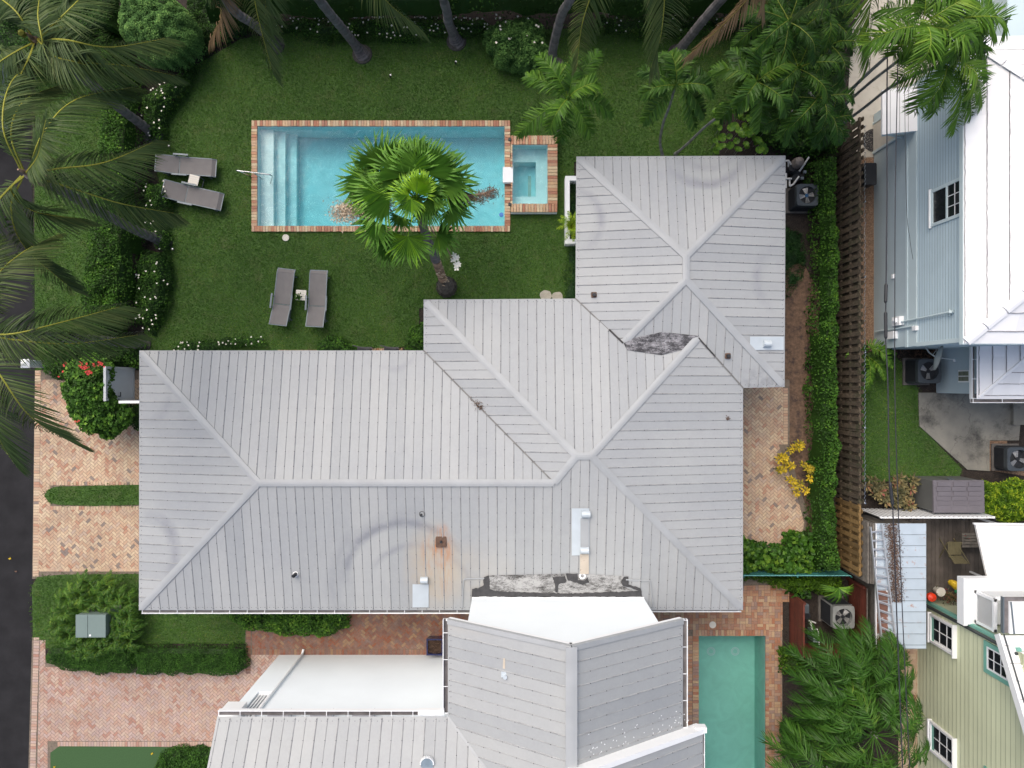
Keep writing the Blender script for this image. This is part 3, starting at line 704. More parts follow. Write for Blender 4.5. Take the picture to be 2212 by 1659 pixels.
# brick path between the houses
mb = MB(); sheet(mb, gp([(530, 1290), (1100, 1290), (1100, 1425), (530, 1425)]), [], .016); st("path_bedding", mb, M['sand_joint'])
mb = MB(); herring(mb, [gp([(545, 1300), (1100, 1300), (1100, 1401), (545, 1401)])], math.radians(45), ZB + .002, seed=19)
rowbricks(mb, W(545, 1414), W(1100, 1414), .19, ZB + .003, seed=20); rowbricks(mb, W(532, 1455), W(532, 1320), -.16, ZB + .003, seed=21)
st("brick_path", mb, M['brick_red'])
# right-hand patio + pool deck
hp = [gp([(1560, 825), (1691, 825), (1691, 960), (1560, 960)]), gp([(1560, 960), (1691, 960), (1722, 1075), (1738, 1120), (1730, 1170), (1560, 1185)])]
mb = MB(); sheet(mb, gp([(1560, 820), (1705, 820), (1705, 980), (1745, 1110), (1735, 1180), (1690, 1200), (1690, 1250), (1712, 1270), (1690, 1290), (1690, 1730), (1430, 1730), (1390, 1310), (1560, 1190)]), [grow(pool2, .04)], .016); st("deck_bedding", mb, M['sand_joint'])
mb = MB(); herring(mb, hp, math.radians(45), ZB, seed=29); rowbricks(mb, W(1701, 960), W(1701, 838), .15, ZB, seed=30)
rowbricks(mb, W(1600, 1187), W(1700, 1187), .1, ZB, seed=31)
st("brick_patio", mb, M['brick_tan'])
mb = MB()
for q in (gp([(1395, 1300), (1690, 1300), (1690, 1360), (1395, 1360)]), gp([(1600, 1265), (1705, 1262), (1708, 1300), (1600, 1300)]), gp([(1430, 1360), (1479, 1360), (1479, 1730), (1430, 1730)]), gp([(1660, 1360), (1688, 1360), (1688, 1730), (1660, 1730)])):
    basket(mb, q, ZB, seed=int(q[0][0] * 10) % 97 + 3)
x0, y0 = pool2[0]; x1, y1 = pool2[2]
rowbricks(mb, (x0 - .2, y1 + .2), (x1 + .12, y1 + .2), -.20, ZB + .01, seed=40, h=.05)
rowbricks(mb, (x0, y0), (x0, y1), .2, ZB + .01, seed=41, h=.05); rowbricks(mb, (x1, y1), (x1, y0), .12, ZB + .01, seed=42, h=.05)
rowbricks(mb, (x0 - .22, y0), (x0 - .22, y1), .19, ZB + .004, .1, 43)
st("pool_deck", mb, M['brick_mix'])
mb = MB(); sheet(mb, gp([(1970, 1395), (2010, 1395), (2010, 1760), (1940, 1760), (1940, 1400)]), [], .016); basket(mb, gp([(1940, 1400), (1990, 1400), (1990, 1740), (1940, 1740)]), .03, seed=51); st("side_yard_bricks", mb, M['brick_tan'])

# ---- pools
def pool(name, label, r, depth, steps, pl, wt, coping, zc=.07, zw=-.07, wall=None, deep=None):
    (x0, y0), (x1, y1) = r[0], r[2]; t = thing(name, label, 'pool' if 'hot' not in label else 'hot tub', ((x0 + x1) / 2, (y0 + y1) / 2, 0))
    mb = MB(); z = zc - .05
    def inner(a0, b0, a1, b1, zt, zb, fl=True):
        V = [(a0, b0), (a1, b0), (a1, b1), (a0, b1)]; v = [(p[0], p[1], zt) for p in V] + [(p[0], p[1], zb) for p in V]
        f = [(i, 4 + i, 4 + (i + 1) % 4, (i + 1) % 4) for i in range(4)]
        if fl: f.append((4, 5, 6, 7))
        mb.add(v, f)
    if deep is None: inner(x0, y0, x1, y1, z, -depth)
    else:
        (a0, b0), (a1, b1) = deep[0], deep[2]; zb = -deep[4]
        inner(x0, y0, x1, y1, z, zb, False); sheet(mb, r, [[(a0, b0), (a1, b0), (a1, b1), (a0, b1)]], zb); inner(a0, b0, a1, b1, zb, -depth)
    for i, (sx0, sx1, sz) in enumerate(steps): mb.box((sx0, y0 - .0, -depth), (sx1, y1 + .0, sz))
    part('basin', mb, pl, t)
    mb = MB(); mb.box((x0 - .02, y0 - .02, -depth - .02), (x1 + .02, y1 + .02, zw)); part('water', mb, wt, t)
    if wall:
        mb = MB(); a = wall; (o0, p0), (o1, p1) = a[0], a[2]
        V = [(o0, p0), (o1, p0), (o1, p1), (o0, p1)]; mb.prism(V, -.05, zc - .06, cap=False); part('side_wall', mb, M['whitewall'], t)
    mb = MB(); coping(mb, x0, y0, x1, y1); part('coping', mb, M['brick_cope'], t)
    return t
def cop1(mb, x0, y0, x1, y1):
    w = .19; z = .085
    rowbricks(mb, (x0 - w, y1 + w), (x1 + w, y1 + w), -w, z, seed=61, h=.07); rowbricks(mb, (x0 - w, y0), (x1 + w, y0), -w, z, seed=62, h=.07)
    rowbricks(mb, (x0, y0), (x0, y1), w, z, seed=63, h=.07); rowbricks(mb, (x1, y1), (x1, y0), w, z, seed=64, h=.07)
(x0, y0), (x1, y1) = pool1[0], pool1[2]
XF = lambda x: W(x, 0)[0]
t = pool("swimming_pool", "long turquoise swimming pool with brick coping and steps at its left end", pool1, 1.15,
         [(x0, XF(585), -.28), (XF(585), XF(606), -.52), (XF(606), XF(626), -.78)], M['plaster1'], M['water1'], cop1)
# return fitting on the pool floor edge, floating blue dispenser
spa = rectF(1107, 312, 1183, 440); zc = .34
sh = lambda r, h: [((p[0]) * (25 - h) / 25, p[1] * (25 - h) / 25) for p in r]
spa = sh(spa, .34); so = sh(rectF(1103, 293, 1204, 458), .34); dp = sh(rectF(1110, 346, 1158, 421), .0)
def cop2(mb, x0, y0, x1, y1):
    z = .35; (o0, p0), (o1, p1) = so[0], so[2]
    rowbricks(mb, (o0, p1), (o1, p1), -(p1 - y1), z, seed=71, h=.06); rowbricks(mb, (o0, p0), (o1, p0), (y0 - p0), z, seed=72, h=.06)
    rowbricks(mb, (o1, y0), (o1, y1), (o1 - x1), z, .1, 73, .06); rowbricks(mb, (x0, y0), (x0, W(0, 394, .34)[1]), x0 - o0, z, seed=74, h=.06); rowbricks(mb, (x0, W(0, 361, .34)[1]), (x0, y1), x0 - o0, z, seed=75, h=.06)
t2 = pool("hot_tub", "square raised hot tub with brick rim joined to the right end of the swimming pool", spa, .75, [], M['plaster1'], M['water1'], cop2, .34, .20, so, deep=dp + [.22])
mb = MB(); a = W(1086, 394, .3); b = W(1108, 361, .3); mb.box((a[0], a[1], .12), (b[0], b[1], .31)); part('spillway', mb, M['white'], t2)
mb = MB(); a = W(1132, 413, 0); b = W(1139, 367, 0); mb.box((a[0] + .15, a[1], -.75), (b[0] + .15, b[1], -.742)); part('drain_cover', mb, M['cream'], t2)
for yy in (302, 442):
    c = W(1101, yy, .34); mb = MB(); mb.cyl(c, .055, .33, .40); mb.disc(c, .04, .405); part('lamp', mb, M['black'], t2)
t3 = pool("plunge_pool", "narrow green plunge pool with brick surround beside the lower house", pool2, 1.1, [], M['plaster2'], M['water2'], lambda mb, *a: mb.disc((a[0] - .1, a[1]), .01, .03), .03, -.07)
for x, y in ((1536, 1407), (1588, 1407)):
    c = W(x, y, -1.09); mb = MB(); mb.disc(c, .105, -1.09, seg=24, r0=.085); mb.disc(c, .15, -1.09, r0=.125, seg=24); part('drain_cover', mb, M['bright_metal'], t3)
c = W(1083, 463, 0); mb = MB(); mb.cyl(c, .075, -.09, -.045); mb.cyl(c, .04, -.045, -.02); solo("chlorine_float", mb, M['blueplastic'], "small round blue chlorine float on the right end of the turquoise pool", "pool float")
# skimmer lids
c = W(618, 514, 0); mb = MB(); mb.cyl(c, .115, 0, .05, seg=28); mb.disc(c, .085, .053, r0=.08); solo("skimmer_lid", mb, M['cream'], "round white skimmer lid in the grass below the turquoise pool", "skimmer lid", "skimmer lids")
c = W(1539, 1349, 0); mb = MB(); mb.cyl(c, .115, 0, .04, seg=28); mb.disc((c[0], c[1] + .07), .012, .042); mb.disc((c[0], c[1] - .07), .012, .042); solo("skimmer_lid", mb, M['cream'], "round cream skimmer lid in the bricks above the green plunge pool", "skimmer lid", "skimmer lids")
# hand rail
mb = MB()
for dy in (0, .0):
    pass
pts = [W(541, 381, 0), W(524, 373, .5), W(511, 368.5, .84), W(520, 369.5, .88), W(545, 372.5, .86), W(580, 377, .8), W(584, 378.3, .77)]
e = W(583, 378, .75); pts2 = [(e[0], e[1], .75), (e[0] + .03, e[1] - .01, .6), (W(578, 0, 0)[0], e[1], -.28)]
mb.tube(curve(pts, 26), .022, 8); mb.tube(curve(pts2, 10), .019, 8); a = W(548, 372.8, .85); mb.tube([(a[0], a[1], .86), (a[0] + .02, a[1], .05)], .019, 8)
solo("pool_handrail", mb, M['steel'], "shiny steel handrail at the shallow steps of the turquoise pool", "handrail", smooth=True)

# ================================================================== MAIN HOUSE
HE, = (2.9,)
def planez(poly):
    P = np.array(poly); A = np.c_[P[:, 0], P[:, 1], np.ones(len(P))]; return np.linalg.lstsq(A, P[:, 2], rcond=None)[0]
def metal_face(mp, ms, mk, poly, sp=.268, seed=0, strong=2, axis=None, rib=.0135, up=.022, scr=.42, phase=0.0):
    g = np.random.default_rng(seed); a, b, c = planez(poly); zf = lambda x, y: a * x + b * y + c
    ax = axis if axis else ('x' if abs(a) > abs(b) else 'y')        # direction of slope
    u = np.array([0., 1.]) if ax == 'x' else np.array([1., 0.]); v = np.array([1., 0.]) if ax == 'x' else np.array([0., 1.])
    P = [np.array(p[:2], float) for p in poly]; us = [p @ u for p in P]; last = .5; k0 = math.floor((min(us) - phase) / sp); k1 = math.ceil((max(us) - phase) / sp)
    for k in range(k0, k1):
        q = clip_half(P, u, (k + 1) * sp + phase); q = clip_half(q, -u, -(k * sp + phase)) if len(q) > 2 else []
        if len(q) < 3: continue
        tn = g.random() if k % 2 == 0 else None
        if tn is None: tn = np.clip(last + g.normal(0, .1), 0, 1)
        last = tn
        A_ = sum(q[i][0] * q[(i + 1) % len(q)][1] - q[(i + 1) % len(q)][0] * q[i][1] for i in range(len(q)))
        if A_ < 0: q = q[::-1]
        mp.add([(p[0], p[1], zf(*p)) for p in q], [tuple(range(len(q)))], tn)
    for k in range(k0 + 1, k1):
        uu = k * sp + phase; vs = []
        for i in range(len(P)):
            p, q = P[i], P[(i + 1) % len(P)]; d0 = p @ u - uu; d1 = q @ u - uu
            if (d0 > 0) != (d1 > 0): t = d0 / (d0 - d1); vs.append((p + (q - p) * t) @ v)
        vs.sort()
        for j in range(0, len(vs) - 1, 2):
            if vs[j + 1] - vs[j] < .1: continue
            w = rib * (1.35 if k % strong == 0 else .6); hh = up * (1 if k % strong == 0 else .7)
            e0 = u * uu + v * (vs[j] + .03); e1 = u * uu + v * (vs[j + 1] - .03); V = []
            for e in (e0, e1):
                z = zf(*e); V += [(*(e - u * w), z + .001), (*e, z + hh), (*(e + u * w), z + .001)]
            ms.add(V, [(0, 1, 4, 3), (1, 2, 5, 4), (0, 2, 1), (3, 4, 5)], .3 + .5 * g.random() if k % strong == 0 else .8 + .2 * g.random())
            n = max(1, int((vs[j + 1] - vs[j]) / scr)); 
            for i in range(n + 1):
                e = u * uu + v * (vs[j] + .05 + (vs[j + 1] - vs[j] - .1) * i / n); z = zf(*e) + hh + .004; r = .0105
                mk.add([(e[0] - r, e[1] - r, z), (e[0] + r, e[1] - r, z), (e[0] + r, e[1] + r, z), (e[0] - r, e[1] + r, z)], [(0, 1, 2, 3)])
    return zf
def eave_screws(mk, p, q, zf, sp=.134, inset=.09):
    p = np.array(p[:2]); q = np.array(q[:2]); d = q - p; L = np.linalg.norm(d); d /= L; n = int(L / sp)
    for i in range(n):
        e = p + d * (i + .5) * sp + np.array([-d[1], d[0]]) * inset; z = zf(*e) + .012; r = .009
        mk.add([(e[0] - r, e[1] - r, z), (e[0] + r, e[1] - r, z), (e[0] + r, e[1] + r, z), (e[0] - r, e[1] + r, z)], [(0, 1, 2, 3)])
def ridge(mb, p, q, w=.105, up=.03, drop=.006, ext=.0, trim=.0):
    p = np.array(p, float); q = np.array(q, float); d = q - p; L = np.linalg.norm(d); d /= L; p = p - d * ext; q = q + d * ext; s = np.array([-d[1], d[0], 0]); s /= np.linalg.norm(s); p = p + d * trim
    V = []
    for e in (p, q): V += [e - s * w - [0, 0, drop], e - s * w + [0, 0, .022 - drop], e - s * .03 + [0, 0, up], e + s * .03 + [0, 0, up], e + s * w + [0, 0, .022 - drop], e + s * w - [0, 0, drop]]
    return mb.add(V, [(i, i + 6, i + 7, i + 1) for i in range(5)] + [(0, 1, 2, 3, 4, 5), (11, 10, 9, 8, 7, 6)], random.uniform(.3, .8))
house = thing("house", "long single storey house under a big grey metal hip roof in the middle", "house", (-2, -2, 0))
H1, H2, H3 = 3.72, 3.87, 3.56
p = dict(a1=W(301, 757, HE), a2=W(300, 1318, HE), ab=W(911, 757, HE), r1=W(558, 1043, H1), r2=W(1197, 1043, H1), b1=W(915, 647, HE), bw=W(1245, 985, H2), be=W(1277, 985, H2),
         se=W(1605, 1318, HE), ne=W(1605, 838, HE), cb=W(1243, 645, HE), v1=W(1345, 742, 3.17), v2=W(1508, 729, 3.2), c1=W(1245, 338, HE), c2=W(1697, 336, HE), c3=W(1695, 836, HE), rn=W(1482, 553, H3), rs=W(1482, 604, H3))
p['ab'] = (p['b1'][0], p['a1'][1], HE)
faces = dict(aw=('a1 a2 r1', 'x'), an=('a1 r1 r2 ab', 'y'), s=('a2 se be bw r2 r1', 'y'), bw=('b1 ab r2 bw', 'x'), bn=('cb b1 bw be v2 v1', 'y'), be=('be se ne v2', 'x'),
             cw=('c1 cb v1 rs rn', 'x'), cn=('c2 c1 rn', 'y'), ce=('c3 c2 rn rs', 'x'), cs=('rs v1 v2 ne c3', 'y'))
mp, ms, mk = MB(), MB(), MB(); ZF = {}
for i, (k, (s, ax)) in enumerate(faces.items()):
    ZF[k] = metal_face(mp, ms, mk, [p[a] for a in s.split()], seed=i + 3, axis=ax, phase=.05 * i)
for a, b, k in (('a1', 'a2', 'aw'), ('ab', 'a1', 'an'), ('a2', 'se', 's'), ('se', 'ne', 'be'), ('c3', 'c2', 'ce'), ('c2', 'c1', 'cn'), ('c1', 'cb', 'cw'), ('cb', 'b1', 'bn'), ('b1', 'ab', 'bw'), ('ne', 'c3', 'cs')):
    eave_screws(mk, p[a], p[b], ZF[k])
roof = part('roof', mp, M['roof'], house); part('seam', ms, M['seam'], roof, kind='stuff'); part('screws', mk, M['screw'], roof, kind='stuff')
for a, b in (('a1', 'r1'), ('a2', 'r1'), ('r1', 'r2'), ('r2', 'bw'), ('b1', 'bw'), ('bw', 'be'), ('be', 'v2'), ('se', 'be'), ('c1', 'rn'), ('c2', 'rn'), ('rn', 'rs'), ('rs', 'v1'), ('c3', 'rs')):
    part('ridge_cap', ridge(MB(), p[a], p[b], trim=.11 if a in ('a1', 'a2', 'b1', 'se', 'c1', 'c2', 'c3') else 0), M['cap'], roof)
def valley(mb, a, b, w=.022):
    a = np.array(a); b = np.array(b); d = (b - a); s = np.array([-d[1], d[0], 0]); s /= np.linalg.norm(s)
    mb.add([a - s * w + [0, 0, .02], a + s * w + [0, 0, .02], b + s * w + [0, 0, .02], b - s * w + [0, 0, .02]], [(0, 3, 2, 1)]); return mb
M['valley'] = simple("valley_gutter", (.17, .17, .165), .7, .3, 4)
for a, b in ((p['ab'], p['r2']), (p['cb'], p['v1']), (p['v2'], p['ne'])): part('valley', valley(MB(), a, b), M['valley'], roof)
# tarred cricket in the valley
def tar_mat(name, lo, hi, c0, c1, sc_=3.0):
    n = NT(name); q = n.pos(); st_ = (1, 2.2, 1)
    f = n.noise(q, sc_, 8, .8, st_); g = n.noise(q, 45, 4, .8); f = n.math('ADD', n.math('MULTIPLY', f, .72), n.math('MULTIPLY', g, .28))
    n.bump(g, .4, .01); return n.fin(n.ramp(f, [(lo, c0), (hi, c1)]), .85)
M['tarspeck'] = tar_mat("speckled_roof_coating", .46, .58, (.035, .035, .04), (.30, .30, .32)); M['tarlight'] = tar_mat("worn_grey_coating", .42, .54, (.05, .048, .046), (.40, .405, .40), 1.8)
def zat(k, x, y, h0=3.2, off=.02):
    h = h0
    for _ in range(6): q = W(x, y, h); h = ZF[k](q[0], q[1])
    q = W(x, y, h + off); return (q[0], q[1], h + off)
cr = [zat('bn', 1347, 741), zat('bn', 1354, 756), zat('bn', 1429, 767), zat('bn', 1485, 752), zat('cs', 1511, 731), zat('cs', 1506, 725), zat('cs', 1430, 717), zat('cs', 1372, 730)]
mid = [tuple((np.array(cr[0]) * .75 + np.array(cr[4]) * .25) + [0, 0, .03]), tuple((np.array(cr[0]) * .25 + np.array(cr[4]) * .75) + [0, 0, .03])]
mb = MB(); mb.add(cr + mid, [(0, 1, 2, 8), (2, 9, 8), (2, 3, 9), (3, 4, 9), (4, 5, 9), (5, 6, 9), (6, 8, 9), (6, 7, 8), (7, 0, 8)]); part('cricket', mb, M['tarspeck'], roof, "grey speckled tarred patch in the roof valley")
mb = MB(); 
for a, b, w in ((zat('bn', 1316, 712), zat('bn', 1346, 741), .05), (zat('cs', 1509, 730), zat('cs', 1545, 770), .04)): mb.bar(a, b, w, .02)
part('sealant', mb, M['tar'], roof)
# fascia / soffit / walls / gutter
mb = MB(); ring = [p[k] for k in ('a1', 'a2', 'se', 'ne', 'c3', 'c2', 'c1', 'cb', 'b1', 'ab')]
for i in range(len(ring)):
    a, b = ring[i], ring[(i + 1) % len(ring)]; d = np.array(b) - np.array(a); d /= np.linalg.norm(d); n_ = np.array([d[1], -d[0], 0]) * -1
    ins = n_ * .03; A_ = np.array(a) + ins + d * .03; B_ = np.array(b) + ins - d * .03; mb.bar(A_ - [0, 0, .10], B_ - [0, 0, .10], .03, .18)
part('fascia', mb, M['white'], house)
def inset(pts, d):
    n = len(pts); out = []
    for i in range(n):
        a = np.array(pts[i - 1][:2]); b = np.array(pts[i][:2]); c = np.array(pts[(i + 1) % n][:2]); e0 = (b - a) / np.linalg.norm(b - a); e1 = (c - b) / np.linalg.norm(c - b)
        n0 = np.array([-e0[1], e0[0]]); n1 = np.array([-e1[1], e1[0]]); out.append(tuple(b + (n0 + n1) * d / (1 + n0 @ n1)))
    return out
mb = MB(); wl = inset(ring, .5); mb.prism(wl, 0, HE - .12); part('wall', mb, M['whitewall'], house)
mb = MB(); sheet(mb, inset(ring, .05), [], HE - .1); part('soffit', mb, M['white'], house)
def gutter(parent, a, b, side, w=.13, hh=.11, br=.53, name='gutter'):
    """open gutter from a to b; side = outward 2-D unit vector"""
    a = np.array(a, float); b = np.array(b, float); s = np.array([side[0], side[1], 0.]); mb = MB(); t = .012
    A0 = a; B0 = b; V = []
    for e in (A0, B0): V += [e + s * 0, e + s * w, e + s * w + [0, 0, hh], e + s * (w + t * 1.6) + [0, 0, hh], e + s * (w + t * 1.6) - [0, 0, .02], e - [0, 0, .02]]
    mb.add(V, [(i, (i + 1) % 6, 6 + (i + 1) % 6, 6 + i) for i in (1, 2, 3, 4)] + [(0, 1, 2, 3, 4, 5)[::-1], (6, 7, 8, 9, 10, 11)]); d = b - a; L = np.linalg.norm(d); d /= L
    for i in range(int(L / br) + 1):
        e = a + d * min(i * br + .02, L); mb.bar(e + [0, 0, hh * .95], e + s * w + [0, 0, hh * .95], .016, .014)
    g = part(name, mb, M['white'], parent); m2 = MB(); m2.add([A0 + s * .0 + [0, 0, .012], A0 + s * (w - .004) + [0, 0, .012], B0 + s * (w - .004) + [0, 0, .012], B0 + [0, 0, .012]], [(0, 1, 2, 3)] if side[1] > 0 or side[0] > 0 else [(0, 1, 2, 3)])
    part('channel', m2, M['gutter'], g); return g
ysn = p['a2'][1]
gutter(house, (p['a2'][0] + .05, ysn - .0, HE - .17), (W(1017, 0, HE)[0], ysn - .0, HE - .17), (0, -1), w=.11)
gutter(house, (W(1405, 0, HE)[0], ysn - .0, HE - .17), (p['se'][0] - .03, ysn, HE - .17), (0, -1), w=.06)
# vents
def on(k, x, y, off=0.0): return np.array(zat(k, x, y, 3.3, off))
def boot(k, x, y, r=.06, sq=.17, h=.14, lab=None):
    c = on(k, x, y); mb = MB(); n_ = 4
    mb.rbox((c[0] - sq / 2, c[1] - sq / 2, c[2] - .02), (c[0] + sq / 2, c[1] + sq / 2, c[2] + .035), .03); o = part('vent_boot', mb, M['rust'], house, lab)
    m2 = MB(); m2.tube([(c[0], c[1], c[2]), (c[0], c[1], c[2] + h * .6), (c[0], c[1], c[2] + h)], [r, r * .95, r * .8], 14); part('pipe', m2, M['black'], o)
boot('cw', 1283, 637, lab='rusty square boot with a black pipe'); boot('cs', 1572, 769)
c = on('s', 639, 1240); mb = MB(); mb.tube([c, c + [0, 0, .15], c + [-.03, -.03, .2]], [.06, .055, .05], 12); part('pipe_stub', mb, M['black'], house)
mb = MB(); mb.disc(c, .085, c[2] + .03, r0=.06); part('sealant', mb, M['white'], house)
c = on('s', 953, 1170); mb = MB(); mb.rbox((c[0] - .16, c[1] - .16, c[2] - .03), (c[0] + .16, c[1] + .16, c[2] + .045), .03); o = part('flashing_plate', mb, M['rust'], house, "rusty square plate with rust streaks round it")
m2 = MB(); m2.tube([c + [0, 0, .03], c + [0, 0, .09]], [.05, .03], 12); part('pipe', m2, M['black'], o)
c = on('s', 912, 1110); mb = MB(); mb.disc(c, .085, c[2] + .03, r0=.07, seg=24); mb.cyl(c - [.03, .03, 0], .035, c[2] - .02, c[2] + .1); part('vent_ring', mb, M['black'], house)
mb = MB(); c = on('s', 1258, 1244, .03); mb.disc(c, .1, c[2] + .01, r0=.05, seg=20); part('vent_ring', mb, M['white'], house)
def panel(k, x0, y0, x1, y1, off=.03, mat='bright_metal'):
    mb = MB(); mb.add([on(k, x0, y1, off), on(k, x1, y1, off), on(k, x1, y0, off), on(k, x0, y0, off)], [(0, 1, 2, 3)]); mb.add([on(k, x0, y1, off - .02), on(k, x1, y1, off - .02), on(k, x1, y0, off - .02), on(k, x0, y0, off - .02)], [(3, 2, 1, 0)])
    part('flashing_panel', mb, M[mat], house)
panel('s', 1235, 1098, 1273, 1200); panel('s', 891, 1262, 926, 1312); panel('ce', 1620, 727, 1693, 756)
mb = MB(); a, b = on('s', 1254, 1105, .04), on('s', 1272, 1196, .04); mb.add([on('s', 1254, 1195, .05), on('s', 1272, 1195, .05), on('s', 1272, 1120, .05), on('s', 1254, 1120, .05)], [(0, 1, 2, 3)]); part('flashing_panel', mb, M['cap'], house)
M['rusty_panel'] = simple("rust_streaked_metal", (.50, .44, .36), .6, .1, 3, dirt=((.20, .09, .05), 7, .58, .68))
mb = MB(); mb.add([on('s', 1253, 1240, .05), on('s', 1272, 1240, .05), on('s', 1272, 1197, .05), on('s', 1253, 1197, .05)], [(0, 1, 2, 3)]); part('flashing_panel', mb, M['rusty_panel'], house, "rust streaked strip below the roof vents")
def hood(k, x, y, w=.25, l=.20, ax='y'):
    """half-round goose-neck hood"""
    c = on(k, x, y); mb = MB(); n_ = 12; r = l / 2; pts = []
    for s in (-w / 2, w / 2):
        for i in range(n_ + 1):
            a = PI * i / n_; pts.append((c[0] + s, c[1] - math.cos(a) * r, c[2] + .06 + math.sin(a) * r * 1.3))
    m = n_ + 1; f = [(i, i + 1, m + i + 1, m + i) for i in range(n_)] + [tuple(range(m))[::-1], tuple(range(m, 2 * m))]; mb.add(pts, f)
    mb.box((c[0] - w / 2 + .01, c[1] - r + .01, c[2] - .03), (c[0] + w / 2 - .01, c[1] + r - .01, c[2] + .07)); part('vent_hood', mb, M['bright_metal'], house, smooth=False)
hood('s', 1265, 1110); hood('s', 1262, 1188); hood('s', 917, 1252, .22); hood('ce', 1655, 743, .22)
# tarred junction in front of the white gable
def curb(x, y, h=3.02): return W(x, y, h)
def sheetz(pts, off=.02):
    return [tuple(on('s', x, y, off)) for x, y in pts]
mb = MB(); P_ = sheetz([(1056, 1243), (1224, 1239), (1348, 1244), (1346, 1266), (1366, 1276), (1385, 1284), (1392, 1292), (1018, 1292), (1022, 1283), (1052, 1276), (1057, 1262)]); mb.add(P_, [tuple(range(len(P_)))][::1]); part('flashing_panel', mb, M['tarlight'], house, "worn grey coated apron above the white gable")
M['sealer'] = simple("black_sealer", (.05, .05, .052), .8, .25, 9, bump=.6, bs=40)
def ragged(pts, off, amp=1.2):
    out = []
    for i in range(len(pts)):
        a = np.array(pts[i]); b = np.array(pts[(i + 1) % len(pts)]); n_ = max(1, int(np.linalg.norm(b - a) / 4))
        for j in range(n_): q = a + (b - a) * j / n_ + R.normal(0, amp * .5, 2) * (0 if j == 0 and False else 1); out.append(tuple(on('s', q[0], q[1], off)))
    return out
for k_, poly in enumerate(([(1045, 1246), (1056, 1243), (1058, 1272), (1068, 1277), (1230, 1282), (1380, 1276), (1364, 1270), (1345, 1266), (1342, 1256), (1348, 1245), (1357, 1245), (1358, 1262), (1385, 1272), (1387, 1290), (1300, 1291), (1225, 1293), (1080, 1289), (1019, 1288), (1020, 1273), (1044, 1266)],
                           [(1194, 1246), (1222, 1244), (1224, 1257), (1206, 1262), (1205, 1280), (1200, 1280), (1198, 1262)], [(1222, 1239), (1247, 1239), (1249, 1252), (1262, 1254), (1270, 1247), (1273, 1258), (1258, 1263), (1226, 1253)])):
    q = ragged(poly, .028 + .004 * k_); mb = MB(); sheet(mb, q, [], 0); A_ = mb.v[-1]; 
    z = np.array([ZF['s'](x, y) for x, y in A_[:, :2]]) + .034 + .004 * k_; A_[:, 2] = z; part('sealant', mb, M['sealer'], house)
for pts in ([(998, 1312), (1001, 1253), (1006, 1250), (1046, 1249)], [(1352, 1252), (1404, 1254), (1411, 1312)]):
    mb = MB(); q = [on('s', x, y, .025) for x, y in pts]
    for a, b in zip(q[:-1], q[1:]): mb.bar(a, b, .035, .03)
    part('flashing_rib', mb, M['cap'], house)
# debris on the roof
mb = MB(); c = on('bw', 1036, 877, .03); n_ = 140; P_ = c + R.normal(0, 1, (n_, 3)) * [.06, .06, .02]; P_ += np.outer(R.normal(0, .11, n_), [.7, -.7, 0]); leaves(mb, P_, R.normal(size=(n_, 3)) + [0, 0, 1], .05, .35, R.random(n_))
for i in range(6): a = c + R.normal(0, .07, 3) * [1, 1, .2]; mb.tube([a, a + R.normal(0, .12, 3) * [1, 1, .1]], .006, 4, .1)
solo("leaf_debris", mb, M['debris'], "clump of dry leaves and twigs caught in the roof valley", "debris")
c = on('be', 1572, 903, .02); mb = MB(); leaves(mb, c + R.normal(0, .03, (24, 3)) * [1, 1, .3], R.normal(size=(24, 3)) + [0, 0, 2], .05, .5, R.random(24) * .2); solo("leaf_debris", mb, M['rust'], "small reddish leaf lying alone on the right slope of the big roof", "debris")

# ================================================================== LOWER HOUSE (two storeys)
h2 = thing("house", "taller white house with grey metal gable roofs at the bottom edge", "house", (1.4, -9.5, 0))
E2, P2 = 5.4, 7.4; YF = -6.33; xl, xm, xr = -1.72, 1.43, 4.58; sl = (P2 - E2) / (xm - xl)
yE = -8.91; xw = -7.9
mp, ms, mk = MB(), MB(), MB(); YB = -15.0
vd = 3.15     # valley run
ZG = {}
ZG['l'] = metal_face(mp, ms, mk, [(xl, YF, E2), (xl, yE, E2), (xm, yE - 3.15, P2), (xm, YF, P2)], .30, 21, axis='x', scr=.42, phase=-.12)
ZG['r'] = metal_face(mp, ms, mk, [(xm, YF, P2), (xm, YB, P2), (xr, YB, E2), (xr, YF, E2)], .30, 22, axis='x', scr=.42, phase=-.12)
ZG['n'] = metal_face(mp, ms, mk, [(xw, yE, E2), (xw, yE - 3.15, P2), (xm, yE - 3.15, P2), (xl, yE, E2)], .29, 23, axis='y', scr=.42)
for a, b, k in (((xl, YF), (xl, yE), 'l'), ((xr, YB), (xr, YF), 'r'), ((xl, yE), (xw, yE), 'n')): eave_screws(mk, a, b, ZG[k], .15)
for a, b, k in (((xm, YF), (xl, YF), 'l'), ((xr, YF), (xm, YF), 'r')): eave_screws(mk, a, b, ZG[k], .26, .1); 
r2_ = part('roof', mp, M['roof'], h2); part('seam', ms, M['seam'], r2_, kind='stuff'); part('screws', mk, M['screw'], r2_, kind='stuff')
part('ridge_cap', ridge(MB(), (xm, YF, P2), (xm, YB, P2), .14), M['cap'], r2_)
